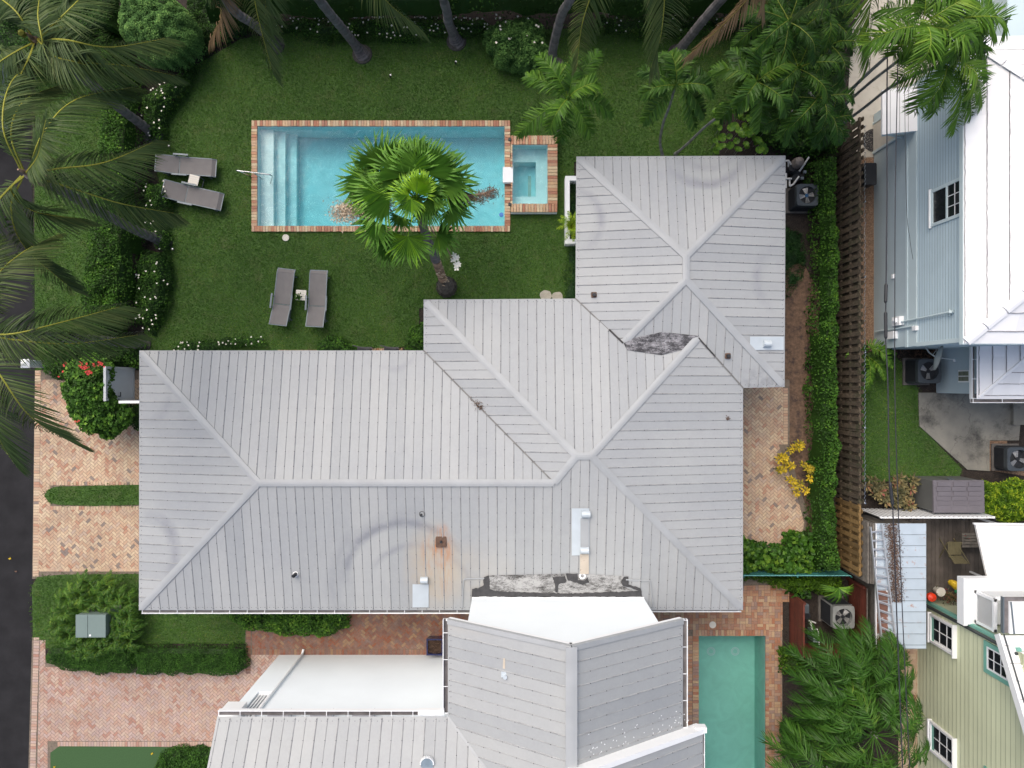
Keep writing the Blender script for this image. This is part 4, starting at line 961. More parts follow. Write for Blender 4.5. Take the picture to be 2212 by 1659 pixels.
for xe in (xl, xr):
    mb = MB(); a = np.array((xm, YF, P2)); b = np.array((xe, YF, E2)); n_ = 1; u_ = (b - a) / np.linalg.norm(b - a); nn = np.array([-u_[2], 0, u_[0]]) * (1 if u_[0] > 0 else -1)
    V = []
    for e in (a, b): V += [e + [0, .03, -.1], e + [0, .03, .0] + nn * .03, e + [0, -.1, 0] + nn * .03, e + [0, -.1, 0] + nn * .003, e + [0, 0, -.1]]
    mb.add(V, [(i, (i + 1) % 5, 5 + (i + 1) % 5, 5 + i) for i in range(5)] + [(0, 1, 2, 3, 4), (9, 8, 7, 6, 5)]); part('rake_trim', mb, M['cap'], r2_)
    mb = MB(); a2 = a + [0, -.0, -.12]; b2 = b + [0, 0, -.12]; mb.bar(a2 + [0, .0, 0], b2 + [0, .0, 0], .05, .2) ; part('fascia', mb, M['white'], h2)
part('valley', valley(MB(), (xl, yE, E2), (xm, yE - 3.15, P2), .035), M['cap'], r2_)
# walls
mb = MB(); YW = -6.45; x0, x1 = -1.2, 3.97
zt = lambda x: P2 - abs(x - xm) * sl - .12
V = [(x0, YW, 0), (x1, YW, 0), (x1, YW, zt(x1)), (xm, YW, zt(xm)), (x0, YW, zt(x0)), (x0, -15, 0), (x1, -15, 0), (x1, -15, zt(x1)), (xm, -15, zt(xm)), (x0, -15, zt(x0))]
mb.add(V, [(4, 3, 2, 1, 0), (1, 2, 7, 6), (0, 5, 9, 4)]); part('wall', mb, M['whitewall'], h2, "white gable wall rising above the grey roof")
mb = MB(); c_ = .06
for i in range(24):                                                # bead of white sealant at the foot of the gable wall
    a = x0 + (x1 - x0) * i / 24; b = x0 + (x1 - x0) * (i + 1) / 24; z0 = ZF['s'](a, YW) + .02; mb.bar((a, YW + .02 + random.uniform(-.012, .02), z0), (b, YW + .02 + random.uniform(-.012, .02), z0), .05, .05)
part('sealant', mb, M['white'], h2)
YN = -9.25; xc = -7.95
mb = MB(); L_ = [(xc, YN), (x0, YN)]; 
# north wall of the wing with a louvred opening near its corner
ox0, ox1, oz0, oz1 = -7.62, -7.22, 3.0, 4.9
V2 = lambda x, z, y=YN: (x, y, z)
mb.add([V2(xc, 0), V2(x0, 0), V2(x0, oz0), V2(xc, oz0)], [(3, 2, 1, 0)]); mb.add([V2(xc, oz0), V2(ox0, oz0), V2(ox0, oz1), V2(xc, oz1)], [(3, 2, 1, 0)]); mb.add([V2(ox1, oz0), V2(x0, oz0), V2(x0, oz1), V2(ox1, oz1)], [(3, 2, 1, 0)])
mb.add([V2(xc, oz1), V2(x0, oz1), V2(x0, E2), V2(xc, E2)], [(3, 2, 1, 0)])
for a, b in (((ox0, oz0), (ox0, oz1)), ((ox1, oz1), (ox1, oz0)), ((ox0, oz1), (ox1, oz1)), ((ox1, oz0), (ox0, oz0))): mb.add([V2(*a), V2(*b), V2(*b, y=YN - .3), V2(*a, y=YN - .3)], [(0, 1, 2, 3)])
mb.add([(xc, YN, 0), (xc, YN, E2), (xc, -15, E2), (xc, -15, 0)], [(0, 1, 2, 3)][::-1]); mb.add([(x0 + .002, YN, 0), (x0 + .002, YN, E2), (x0 + .002, YW, E2), (x0 + .002, YW, 0)], [(0, 1, 2, 3)])
part('wall', mb, M['whitewall'], h2)
mb = MB(); mb.add([V2(ox0, oz0, YN - .3), V2(ox1, oz0, YN - .3), V2(ox1, oz1, YN - .3), V2(ox0, oz1, YN - .3)], [(3, 2, 1, 0)]); part('opening_back', mb, M['gutter'], h2)
mb = MB()
for x in np.linspace(ox0 + .06, ox1 - .06, 4): mb.box((x - .02, YN - .12, oz0 + .02), (x + .02, YN - .05, oz1 - .02))
for z in (oz0 + .05, (oz0 + oz1) / 2 + .2, oz1 - .05): mb.box((ox0, YN - .13, z - .05), (ox1, YN - .04, z + .05))
part('louvred_shutter', mb, M['white'], h2)
mb = MB(); mb.box((xc - .12, YN - .5, 4.2), (xc + .42, YN + .22, 4.85)); part('corner_box', mb, M['white'], h2)
mb = MB(); mb.tube([(W(655, 0, 0)[0], YN + .06, .1), (W(655, 0, 0)[0], YN + .06, E2 - .15)], .038, 10); mb.tube([(W(655, 0, 0)[0], YN + .06, .12), (W(655, 0, 0)[0] + .02, YN + .2, .05)], .038, 10); part('downspout', mb, M['white'], h2)
gutter(h2, (xw, yE - .02, E2 - .15), (xl - .12, yE - .02, E2 - .15), (0, 1), .14, .12, .58)
gutter(h2, (xl + .02, yE + .05, E2 - .15), (xl + .02, YF, E2 - .15), (-1, 0), .14, .12, .72)
gutter(h2, (xr - .02, YB, E2 - .15), (xr - .02, YF, E2 - .15), (1, 0), .14, .12, .72)
mb = MB(); mb.box((xl - .8, yE + .03, E2 - .16), (xl - .1, yE + .16, E2 + .0)); part('gutter_patch', mb, M['white'], h2)
for xa, xb in ((580, 628), (671, 719), (761, 808)):
    s = 9.0 * K / 701; a = (xa + 4 - 1106) / K * s; b = (xb - 1106) / K * s; zz = 25 * (1 - s); yo = YN + .02
    mb = MB(); V = [(a, yo + .23, zz), (b, yo + .23, zz), (b, yo, zz + .7), (a, yo, zz + .7)]; mb.add(V + [tuple(np.array(v) - [0, .04, .02]) for v in V], [(0, 1, 2, 3), (7, 6, 5, 4), (0, 4, 5, 1), (1, 5, 6, 2), (3, 7, 4, 0)])
    M.setdefault('awn', simple("lilac_grey_shutter", (.56, .56, .60), .5, .05, 3))
    sh_ = part('awning_shutter', mb, M['awn'], h2); m2 = MB()
    for i in range(1, 9): q = i / 9; e0 = np.array(V[0]) * (1 - q) + np.array(V[3]) * q; e1 = np.array(V[1]) * (1 - q) + np.array(V[2]) * q; m2.bar(e0 + [.04, .008, .004], e1 + [-.04, .008, .004], .012, .01)
    m2.bar(np.array(V[1]) + [.02, -.02, -.02], (b + .02, yo, zz - .02), .02, .02); m2.bar(np.array(V[1]) + [.02, 0, -.02], (b + .02, yo, zz + .66), .02, .02)
    part('slats', m2, M['awn'], sh_, kind='stuff')
# pots on roof: small white vent with stains, stained round vent
def on2(k, x, y, off=0.0):
    h = 6.0
    for _ in range(8): q = W(x, y, h); h = ZG[k](q[0], q[1])
    q = W(x, y, h + off); return np.array((q[0], q[1], h + off))
c = on2('l', 1091, 1461); mb = MB(); mb.cyl(c, .055, c[2] - .03, c[2] + .08, seg=14); mb.box((c[0] - .1, c[1] - .02, c[2] - .03), (c[0] + .1, c[1] + .12, c[2] + .02)); part('roof_vent', mb, M['bright_metal'], h2)
mb = MB(); a = on2('l', 1085, 1420, .012); mb.add([on2('l', 1086, 1444, .012), on2('l', 1091, 1445, .012), on2('l', 1091, 1422, .012), on2('l', 1087, 1422, .012)], [(0, 1, 2, 3)]); part('flashing_panel', mb, M['rusty_panel'], h2)
c = on2('n', 923, 1648); mb = MB(); mb.cyl(c, .17, c[2] - .05, c[2] + .06, seg=24); M['bluegrey'] = simple("stained_boot", (.18, .24, .29), .6, .2, 5); part('roof_vent', mb, M['bluegrey'], h2, "dark stained round vent cut by the bottom edge")
mb = MB()
for i in range(14):
    a = PI * (i / 13); mb.cyl((c[0] + .17 * math.cos(a), c[1] + .17 * math.sin(a)), .018, c[2] - .02, c[2] + .08, seg=6)
part('bolts', mb, M['white'], h2)
# second gable further down (stepped 0.33 m higher)
h3y = -9.35; x3 = 5.11; e3 = 5.42
mp, ms, mk = MB(), MB(), MB(); zpk = e3 + (x3 - xm) * sl
metal_face(mp, ms, mk, [(xm, h3y, zpk), (xm, YB, zpk), (x3, YB, e3), (x3, h3y, e3)], .30, 31, axis='x', scr=.42, phase=.04); 
o = part('upper_roof', mp, M['roof'], h2); part('seam', ms, M['seam'], o, kind='stuff'); part('screws', mk, M['screw'], o, kind='stuff')
mb = MB(); a = np.array((xm, h3y, zpk - .17)); b = np.array((x3, h3y, e3 - .17)); mb.bar(a + [0, .06, .0], b + [0, .06, 0], .13, .36); part('fascia', mb, M['white'], h2, "broad white fascia of the upper roof")
gutter(h2, (x3 - .02, YB, e3 - .13), (x3 - .02, h3y + .1, e3 - .13), (1, 0), .06, .11, .72)
mb = MB(); c = (x3 - .0, h3y + .14); mb.box((x3 - .22, h3y + .02, e3 - .2), (x3 + .1, h3y + .16, e3 + .03)); part('gutter_end', mb, M['white'], h2)
n_ = 60; mb = MB(); t_ = R.random(n_); X = xm + .4 + t_ * 3.0; Y = h3y + .22 + np.abs(R.normal(0, .22, n_)); Z = np.array([ZG['r'](a, b) for a, b in zip(X, Y)]) + .012
leaves(mb, np.column_stack([X, Y, Z]), np.tile([sl, 0, 1.], (n_, 1)), .05, .6, .5, 0); part('paint_spots', mb, M['white'], h2)

# ================================================================== PLANTS
def hedge(label, pts, h, mat='hedge', size=.075, dens=900, name='hedge', cat='hedge', fl=0, flabel=None, group=None, h0=None, **k):
    poly = gp(pts, (h if h0 is None else h0) * .9); mb = hedge_mb(poly, h, size, dens, **k)
    if not fl:
        o = solo(name, mb, M[mat], label, cat, group); return o
    V = np.concatenate(mb.v); root = thing(name, label, cat, (V[:, 0].mean(), V[:, 1].mean(), 0), group); part('foliage', mb, M[mat], root)
    P0 = np.array(poly); lo = P0.min(0); hi = P0.max(0); P = []
    while len(P) < fl:
        q = lo + R.random(2) * (hi - lo)
        if inpoly([q], poly)[0]:
            e = edged([q], poly)[0]; P.append(np.array([q[0], q[1], h * min(1, e / .3 + .15) ** .45 + .05]))
    part('flowers', flowers_mb(P, .027), M['flower'], root, kind='stuff'); return root
# left side
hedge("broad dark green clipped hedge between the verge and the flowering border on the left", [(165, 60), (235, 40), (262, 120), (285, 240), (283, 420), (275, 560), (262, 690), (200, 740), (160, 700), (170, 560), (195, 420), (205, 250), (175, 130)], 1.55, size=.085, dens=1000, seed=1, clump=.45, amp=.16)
hedge("white flowering border along the left edge of the lawn above the loungers", [(300, 200), (335, 175), (372, 160), (398, 120), (412, 135), (390, 190), (350, 240), (338, 300), (300, 290), (296, 240)], .8, 'gard', .07, 1100, 'flowering_border', 'flower bed', 24, seed=2, amp=.12)
hedge("white flowering border along the left edge of the lawn beside the loungers", [(300, 395), (350, 380), (372, 415), (352, 460), (356, 530), (345, 545), (296, 500)], .7, 'gard', .07, 1100, 'flowering_border', 'flower bed', 22, seed=3, amp=.12)
hedge("white flowering border along the left edge of the lawn below the loungers", [(292, 530), (352, 540), (362, 590), (352, 650), (330, 700), (315, 735), (284, 690), (280, 620)], .75, 'gard', .07, 1100, 'flowering_border', 'flower bed', 34, seed=4, amp=.12)
hedge("white flowering border running along the top of the lawn, left part", [(560, 30), (700, 28), (900, 26), (1055, 30), (1060, 60), (1040, 66), (960, 62), (900, 72), (830, 74), (760, 66), (700, 74), (640, 62), (566, 48)], .85, 'gard', .07, 1100, 'flowering_border', 'flower bed', 110, seed=5, amp=.14)
hedge("white flowering border running along the top of the lawn on the right", [(1290, 20), (1420, 22), (1560, 20), (1640, 30), (1640, 60), (1500, 62), (1400, 64), (1340, 58), (1290, 50)], .85, 'gard', .07, 1100, 'flowering_border', 'flower bed', 44, seed=6, amp=.14)
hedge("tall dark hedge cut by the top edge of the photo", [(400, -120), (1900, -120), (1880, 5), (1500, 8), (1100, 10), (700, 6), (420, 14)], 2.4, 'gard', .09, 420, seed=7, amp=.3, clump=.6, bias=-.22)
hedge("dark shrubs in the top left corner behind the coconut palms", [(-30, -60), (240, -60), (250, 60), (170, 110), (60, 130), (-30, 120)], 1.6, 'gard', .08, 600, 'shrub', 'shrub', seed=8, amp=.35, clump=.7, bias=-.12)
hedge("dark undergrowth behind the drooping brown frond left of the top border", [(395, -20), (560, -20), (560, 34), (530, 60), (470, 90), (425, 120), (400, 60)], .5, 'gard', .08, 800, 'ground_cover', 'plants', seed=71, bias=-.15)
# clipped round shrub
c = W(332, 58, 1.4)
mb = bush_mb([(c[0], c[1], .9, 1.12, .98, 1.3), (c[0] + .35, c[1] - .1, .9, 1.0, .95, 1.2), (c[0] - .2, c[1] + .45, .9, .95, .9, 1.25)], .055, 1500, seed=3, shell=.12, bias=.02)
solo("clipped_shrub", mb, M['topiary'], "large pale green rounded clipped shrub at the top left", "shrub")
c = W(1118, 88, .9)
mb = bush_mb([(c[0], c[1], .4, .95, .8, .9), (c[0] - .55, c[1] + .25, .35, .6, .5, .75), (c[0] + .45, c[1] - .3, .35, .65, .6, .8), (c[0] + .3, c[1] + .4, .4, .6, .5, .8)], .10, 900, .32, seed=8, shell=.4)
r = thing("loose_shrub", "loose bright green shrub dotted with white flowers below the top border", "shrub", (c[0], c[1], 0)); part('foliage', mb, M['topiary'], r); part('flowers', flowers_mb([np.array([c[0], c[1], 0]) + [random.uniform(-.9, .9), random.uniform(-.2, .8), 1.15] for _ in range(16)], .035), M['flower'], r, kind='stuff')
# along the north wall of the house
hedge("low flowering shrubs against the back wall of the house at its left end", [(365, 742), (400, 735), (480, 728), (560, 726), (565, 742), (480, 750), (440, 765), (370, 768)], .65, 'gard', .07, 1200, 'flowering_border', 'flower bed', 30, seed=11)
hedge("bright green shrubs against the back wall beside the folded chairs", [(672, 735), (700, 722), (740, 728), (765, 748), (760, 768), (675, 768)], .9, 'hedge', .08, 1200, 'shrub', 'shrub', seed=12)
hedge("dark and lime shrubs in the inner corner of the house behind the lawn", [(872, 735), (880, 706), (905, 690), (925, 690), (925, 760), (890, 768), (872, 752)], 1.1, 'hedge', .085, 1100, 'shrub', 'shrub', seed=13, bias=.05)
hedge("dark strappy plants between the white planter wall and the house", [(1222, 380), (1250, 380), (1250, 650), (1218, 650), (1220, 600), (1232, 520), (1226, 470)], .45, 'liriope', .16, 700, 'ground_cover', 'plants', asp=.12, seed=14, up=.3)
hedge("clump of purple flowering strappy leaves under the right eave of the house", [(1690, 470), (1740, 500), (1752, 560), (1735, 610), (1700, 650), (1690, 640)], .4, 'liriope', .2, 650, 'strappy_plants', 'plants', 0, asp=.1, seed=15, up=.3)
hedge("long dark green hedge with glossy leaves along the wooden fence", [(1760, 335), (1818, 325), (1824, 500), (1820, 700), (1826, 900), (1818, 1040), (1822, 1200), (1826, 1245), (1768, 1245), (1766, 1150), (1770, 1000), (1766, 850), (1772, 700), (1774, 560), (1772, 450)], 1.35, 'hedge', .085, 1100, seed=16, clump=.4, amp=.18, bias=.03)
hedge("sprawling light green shrubs above the teal mesh fence at the house corner", [(1590, 1175), (1612, 1165), (1650, 1180), (1700, 1185), (1720, 1160), (1760, 1150), (1775, 1245), (1590, 1245)], .95, 'seagrape', .17, 420, 'shrub', 'shrub', asp=.8, seed=17, amp=.25, bias=.12)
hedge("lime green bushy plants below the green mesh fence", [(1605, 1246), (1830, 1246), (1838, 1290), (1790, 1296), (1745, 1286), (1700, 1282), (1640, 1264), (1605, 1262)], .8, 'lime', .10, 800, 'shrub', 'shrub', seed=18, amp=.2, asp=.3, bias=-.12)
# lower left
hedge("glossy green bush under the gutter beside the brick path", [(488, 1300), (755, 1300), (752, 1360), (720, 1372), (690, 1382), (650, 1378), (600, 1376), (560, 1366), (540, 1370), (500, 1350), (490, 1330)], .9, 'hedge', .085, 1200, 'shrub', 'shrub', seed=20, amp=.2, bias=.18, h0=.6)
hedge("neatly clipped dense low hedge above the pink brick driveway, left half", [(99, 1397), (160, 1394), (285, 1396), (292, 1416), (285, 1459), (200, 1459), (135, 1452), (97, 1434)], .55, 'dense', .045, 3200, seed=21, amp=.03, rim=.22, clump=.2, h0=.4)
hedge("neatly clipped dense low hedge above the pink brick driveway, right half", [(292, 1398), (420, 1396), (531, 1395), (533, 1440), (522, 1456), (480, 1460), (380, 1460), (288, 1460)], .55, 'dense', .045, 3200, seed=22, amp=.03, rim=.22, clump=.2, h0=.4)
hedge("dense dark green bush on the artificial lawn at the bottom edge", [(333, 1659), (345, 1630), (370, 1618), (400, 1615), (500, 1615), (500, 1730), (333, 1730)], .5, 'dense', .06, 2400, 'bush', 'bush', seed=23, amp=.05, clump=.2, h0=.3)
# red flowering tree
c = W(178, 850, 1.8)
bl = [(c[0] + dx, c[1] + dy, z, r, r, r * .8) for dx, dy, z, r in ((0, .1, 1.5, .72), (-.25, .6, 1.4, .5), (.3, .65, 1.4, .48), (.05, .9, 1.3, .38), (-.5, .05, 1.2, .45), (.35, -.25, 1.4, .55), (.05, -.75, 1.25, .55), (.7, -.75, 1.1, .5), (-.35, -.45, 1.2, .45), (.35, -1.1, .95, .4))]
r = thing("flowering_tree", "round bright green small tree with red flower clusters beside the brick driveway", "tree", (c[0], c[1], 0))
part('crown', bush_mb(bl, .105, 850, .7, seed=31, shell=.5, bias=.08), M['hedge'], r); part('trunk', trunk_mb([(c[0], c[1], 0), (c[0], c[1], 1.2)], .07, .05, .1, 12), M['bark'], r)
for fx, fy, n_ in ((142, 786, 5), (177, 786, 5), (186, 794, 15), (192, 805, 13), (203, 790, 5), (218, 784, 10), (134, 805, 3), (165, 909, 3)):
    q = np.array(W(fx, fy, 2.15)); part('flower_cluster', flowers_mb([q + R.normal(0, .055, 3) * [1, 1, .4] for _ in range(n_)], .032), M['redflower'], r)
hedge("low dark plants at the corner of the house beside the driveway", [(262, 872), (310, 872), (310, 928), (285, 930), (262, 915)], .4, 'hedge', .08, 900, 'ground_cover', 'plants', seed=32, bias=-.15)
hedge("dark bushes around the foot of the white pillar at the road", [(82, 740), (140, 735), (230, 725), (300, 745), (300, 790), (240, 800), (160, 800), (130, 830), (90, 815), (80, 790)], .8, 'gard', .09, 800, 'shrub', 'shrub', seed=33, bias=.05)
# yellow croton
def rosettes(name, label, cat, spots, mat, L=.2, nl=14, hh=.6, w=.34, tb=.5):
    r0 = spots[0]; c0 = W(r0[0], r0[1], 0); r = thing(name, label, cat, (c0[0], c0[1], 0))
    mb, sb = MB(), MB()
    for x, y in spots:
        h = hh * random.uniform(.7, 1.15); c = np.array(W(x, y, h)); sb.tube([(c[0] * .3 + c0[0] * .7 if False else c[0], c[1], 0), c], .012, 5); t0 = random.uniform(-.22, .22)
        for k_ in range(nl):
            a = k_ * 2.4 + random.random() * .3; e = .15 + .9 * k_ / nl; d = np.array([math.cos(a) * math.cos(e), math.sin(a) * math.cos(e), math.sin(e) - .1]); l = L * random.uniform(.75, 1.1); s = np.cross(d, [0, 0, 1.]); s /= np.linalg.norm(s)
            p = c + d * .02 - [0, 0, .04 * (1 - e)]; m = p + d * l * .55; q = p + d * l - [0, 0, l * .2]; tn = np.clip(tb + t0 + .28 * (e - .55) + random.gauss(0, .1), 0, 1)
            mb.add([p, m + s * l * w * .5 + [0, 0, .012], q, m - s * l * w * .5 + [0, 0, .012], m], [(0, 4, 1), (4, 2, 1), (0, 3, 4), (4, 3, 2)], tn)
    part('leaves', mb, M[mat], r); part('stems', sb, M['greywood'], r); return r
cs_ = [(1695 + random.gauss(0, 10), y + random.gauss(0, 4)) for y in range(980, 1022, 4)] + [(1720 + random.gauss(0, 9), 966 + random.gauss(0, 6)) for _ in range(6)] + [(1745 + random.gauss(0, 9), 1014 + random.gauss(0, 5)) for _ in range(6)] + [(1765, 1012), (1760, 1020), (1750, 1034), (1720, 1064), (1740, 1060), (1712, 1040), (1718, 1050), (1706, 1035), (1728, 1045)]
rosettes("croton", "yellow and bronze leaved croton bush at the edge of the right brick patio", "bush", cs_, 'croton', .18, 13, .6, .34, .58)
cs_ = [(1885 + random.uniform(0, 85), 1033 + random.uniform(0, 55)) for _ in range(34)] + [(1872, 1050), (1975, 1040), (1968, 1092), (1960, 1100), (1925, 1085)]
rosettes("croton", "dark red and pink striped croton shrub beside the grey storage shed", "bush", cs_, 'redcroton', .27, 12, .55, .28, .45)
# lime bush
c = W(2172, 1082, 1.0)
mb, = (MB(),)
bl = [(c[0] + dx, c[1] + dy, .7, r, r, r * .8) for dx, dy, r in ((0, 0, .55), (-.5, .2, .4), (.45, .25, .45), (.2, -.3, .45), (-.35, -.25, .35), (.85, .0, .5), (.6, -.35, .4))]
solo("golden_bush", bush_mb(bl, .11, 900, .24, seed=41, shell=.5, bias=.2), M['lime'], "yellow green fluffy bush at the right edge below the patio", "bush")
# seagrape
r = thing("large_leaf_plant", "plant with big round bright leaves above the top right corner of the house roof", "plant", W(1590, 290))
mb = MB(); sb = MB()
for i in range(62):
    x = random.uniform(1545, 1655); y = random.uniform(225, 330)
    if x < 1560 and y < 235: continue
    h = random.uniform(.35, .95); c = np.array(W(x, y, h)); a = random.random() * 6.28; rr_ = random.uniform(.09, .15); nn = np.array([random.gauss(0, .3), random.gauss(0, .3), 1]); nn /= np.linalg.norm(nn); u_ = np.cross(nn, [math.cos(a), math.sin(a), 0]); u_ /= np.linalg.norm(u_); v_ = np.cross(nn, u_)
    ring_ = [c + (u_ * math.cos(t) + v_ * math.sin(t)) * rr_ * (1 - .12 * (abs(((t + PI) % (2 * PI)) - PI) > 2.6)) + nn * .03 for t in np.arange(14) / 14 * 2 * PI]
    mb.add([c] + ring_, [(0, 1 + i_, 1 + (i_ + 1) % 14) for i_ in range(14)], [np.clip(.35 + .5 * random.random() + .06 * (i_ % 2), 0, 1) for i_ in range(14)]); sb.tube([c, (c[0] + .05, c[1], .0)], .008, 4)
part('leaves', mb, M['seagrape'], r); part('stems', sb, M['thinbark'], r)
hedge("dark undergrowth beneath the palm grove at the top right", [(1640, 40), (1780, 10), (1840, 30), (1822, 240), (1818, 330), (1750, 335), (1700, 320), (1655, 300), (1610, 220), (1620, 120)], .9, 'gard', .10, 520, 'shrub', 'shrub', seed=44, amp=.3, clump=.5, bias=-.05)

# ---- palms
def Wp(p): return np.array(W(*p))
def frondF(parent, pts, L, mat='coco', n=80, w=.038, **k): return part('frond', frond_mb([Wp(p) for p in pts], L, n, w, **k), M[mat], parent)
def coco(label, trunk, fronds, group=None, gen=0, top=None, wind=(.12, -.16, 0), skip=None, fruit=False, genL=4.0):
    b = Wp(trunk[0]); r = thing("coconut_palm", label, "palm", (b[0], b[1], 0), group or "tall coconut palms")
    part('trunk', trunk_mb([Wp(p) for p in trunk], .15, .115, .30, 60, .35), M['bark'], r); c = Wp(trunk[-1])
    part('root_mat', MB().tube([(b[0], b[1], -.02), (b[0], b[1], .06), (b[0], b[1], .12)], [.36, .33, .2], 18, .4), M['root'], r)
    part('crownshaft', trunk_mb([c - [0, 0, .5], c + [0, 0, .35]], .14, .02, .14, 12), M['fibre'], r)
    for f in fronds:
        pts, L, kw = f[0], f[1] * .86, (f[2] if len(f) > 2 else {}); k = dict(n=116, w=.026, spread=.07, wind=wind, droop=.42, fwd=(.45, 1.05), rr=.024, tone=.34, tipf=.5, basef=.5, bare=.08); k.update(kw); mt = k.pop('mat', 'coco')
        frondF(r, pts, L, mt, **k)
    if gen: crown_fronds(c, gen, genL, -.1, 1.1, .75, 60, .05, mat='coco', parent=r, droop=.4, skip=skip, spread=.15)
    if fruit:
        mb = MB()
        for i in range(6): q = c + R.normal(0, .14, 3); mb.tube([q - [0, 0, .1], q - [0, 0, .05], q + [0, 0, .05], q + [0, 0, .1]], [.02, .07, .07, .02], 10, random.random() * .7)
        part('coconuts', mb, M['croton'], r)
    return r
coco("coconut palm at the left edge whose trunk foot stands beside the lower lounger", [(352, 521, 0), (300, 500, 1.4), (225, 462, 3.6), (140, 415, 6), (62, 376, 9)],
     [([(62, 374, 9), (130, 364, 9.3), (230, 350, 8.6), (338, 304, 6.8)], .85), ([(62, 370, 9), (95, 285, 9.7), (165, 215, 9.0), (290, 188, 7.2)], .85), ([(64, 380, 9), (150, 405, 9), (262, 440, 8.1), (383, 462, 6.3)], .8),
      ([(52, 380, 9), (24, 412, 9), (78, 458, 8.2), (185, 474, 6.4)], .75), ([(52, 372, 9), (24, 290, 9.6), (52, 218, 9), (128, 184, 7.4)], .8), ([(46, 370, 9), (6, 270, 9.7), (34, 165, 9), (128, 132, 7.2)], .8),
      ([(48, 384, 9), (24, 450, 8.8), (55, 535, 7.8), (160, 628, 6)], .8), ([(46, 380, 9), (-10, 440, 9), (-50, 500, 8), (-80, 560, 6.4)], .8), ([(56, 374, 9.1), (80, 340, 10.3), (90, 300, 11), (100, 255, 11.3)], .6)])
coco("coconut palm in the top left, rooted level with the top of the pool", [(332, 295, 0), (310, 272, .8), (262, 236, 2.4), (195, 180, 5), (150, 145, 6.4), (78, 88, 8.8)],
     [([(78, 90, 8.8), (120, 122, 9.2), (170, 136, 9.2), (250, 160, 8)], .8), ([(80, 86, 8.8), (140, 86, 9.4), (240, 102, 8.7), (365, 82, 6.9)], .85), ([(80, 84, 8.8), (92, 92, 9.3), (82, 30, 9.3), (92, -40, 8)], .9), ([(72, 84, 8.8), (30, 20, 9.2), (-40, -30, 8.2)], .8),
      ([(72, 92, 8.8), (20, 120, 9), (-50, 170, 8)], .8), ([(74, 94, 8.8), (60, 130, 9.2), (30, 190, 8.4), (-20, 260, 7)], .8), ([(84, 84, 8.8), (150, 20, 9.4), (210, -40, 8.4)], .8), ([(84, 92, 8.8), (170, 132, 9), (270, 142, 8.2), (385, 165, 6.6)], .6)], fruit=True)
coco("coconut palm rooted beside the upper left corner of the big house roof", [(306, 742, 0), (280, 742, .9), (220, 735, 2.9), (120, 728, 5.2), (-70, 715, 9)],
     [([(-60, 715, 9), (20, 722, 9.5), (130, 697, 8.8), (268, 660, 6.9)], .95), ([(-60, 718, 9), (40, 735, 9.4), (160, 742, 8.6), (308, 722, 6.4)], .68), ([(-60, 720, 9), (0, 810, 9.4), (72, 905, 8.6), (172, 962, 6.4)], .85, dict(tone=.5)),
      ([(-60, 725, 9), (-40, 850, 9.2), (0, 950, 8.2), (38, 1010, 6.5)], .85), ([(-60, 700, 9), (-10, 600, 9.3), (50, 545, 8.6), (112, 512, 7)], .85, dict(tone=.45)), ([(-60, 705, 9), (-50, 600, 9.4), (-20, 520, 8.4)], .85)])
coco("coconut palm with a broad root ball above the middle of the pool", [(783, 118, 0), (770, 100, .4), (735, 56, 1.9), (690, 0, 3.6), (464, -296, 9)],
     [([(474, -290, 9), (530, -110, 9.2), (556, 30, 8), (590, 160, 5.8)], .8, dict(tone=.5)), ([(474, -290, 9), (560, -80, 9.2), (574, 40, 7.8), (566, 75, 7)], .7)], gen=7, skip=lambda a: math.sin(a) < -.2)
coco("coconut palm whose trunk leans least, above the right end of the pool", [(986, 90, 0), (978, 70, .5), (968, 45, 1.4), (958, 0, 2.7), (849, -329, 9)],
     [([(845, -320, 9), (780, -160, 9.4), (822, -15, 8), (912, 66, 5.6)], .75)], gen=7, skip=lambda a: math.sin(a) < -.2)
coco("coconut palm hidden behind hanging fronds at the left end of the top border", [(594, 98, 0), (575, 75, .7), (545, 50, 1.6), (490, 5, 3), (330, -230, 8.5)],
     [([(340, -225, 8.5), (430, -120, 9), (478, 20, 7.6), (452, 92, 5.6)], .62, dict(mat='dryfrond', tone=.5, spread=.35)), ([(340, -225, 8.5), (440, -60, 8.8), (470, -10, 8)], .7)], gen=6, skip=lambda a: math.sin(a) < -.2)
coco("coconut palm with a curved trunk right of the white flowered round shrub", [(1200, 146, 0), (1194, 128, .5), (1196, 98, 1.5), (1214, 30, 3.4), (1236, -12, 4.7), (1330, -250, 9)],
     [([(1330, -240, 9), (1300, -80, 9.2), (1258, 50, 7.8), (1246, 150, 5.8)], .62, dict(tone=.5)), ([(1335, -240, 9), (1425, -80, 9.4), (1430, 60, 8), (1404, 152, 5.8)], .85, dict(tone=.45)), ([(1335, -240, 9), (1380, -120, 9.4), (1410, -20, 8.6)], .7)], gen=6, skip=lambda a: math.sin(a) < -.2)
coco("coconut palm with a thick trunk leaning towards the palm grove", [(1463, 117, 0), (1474, 100, .5), (1490, 80, 1.2), (1550, 8, 3.2), (1830, -300, 9)],
     [([(1820, -290, 9), (1700, -120, 9), (1600, 15, 7.6), (1482, 126, 5.6)], .6, dict(mat='dryfrond', tone=.62, spread=.1, fwd=(.9, 1.3))), ([(1820, -290, 9), (1690, -130, 9.4), (1655, -10, 8), (1645, 35, 7)], .6, dict(mat='dryfrond', tone=.6))], gen=6, skip=lambda a: math.sin(a) < -.2)
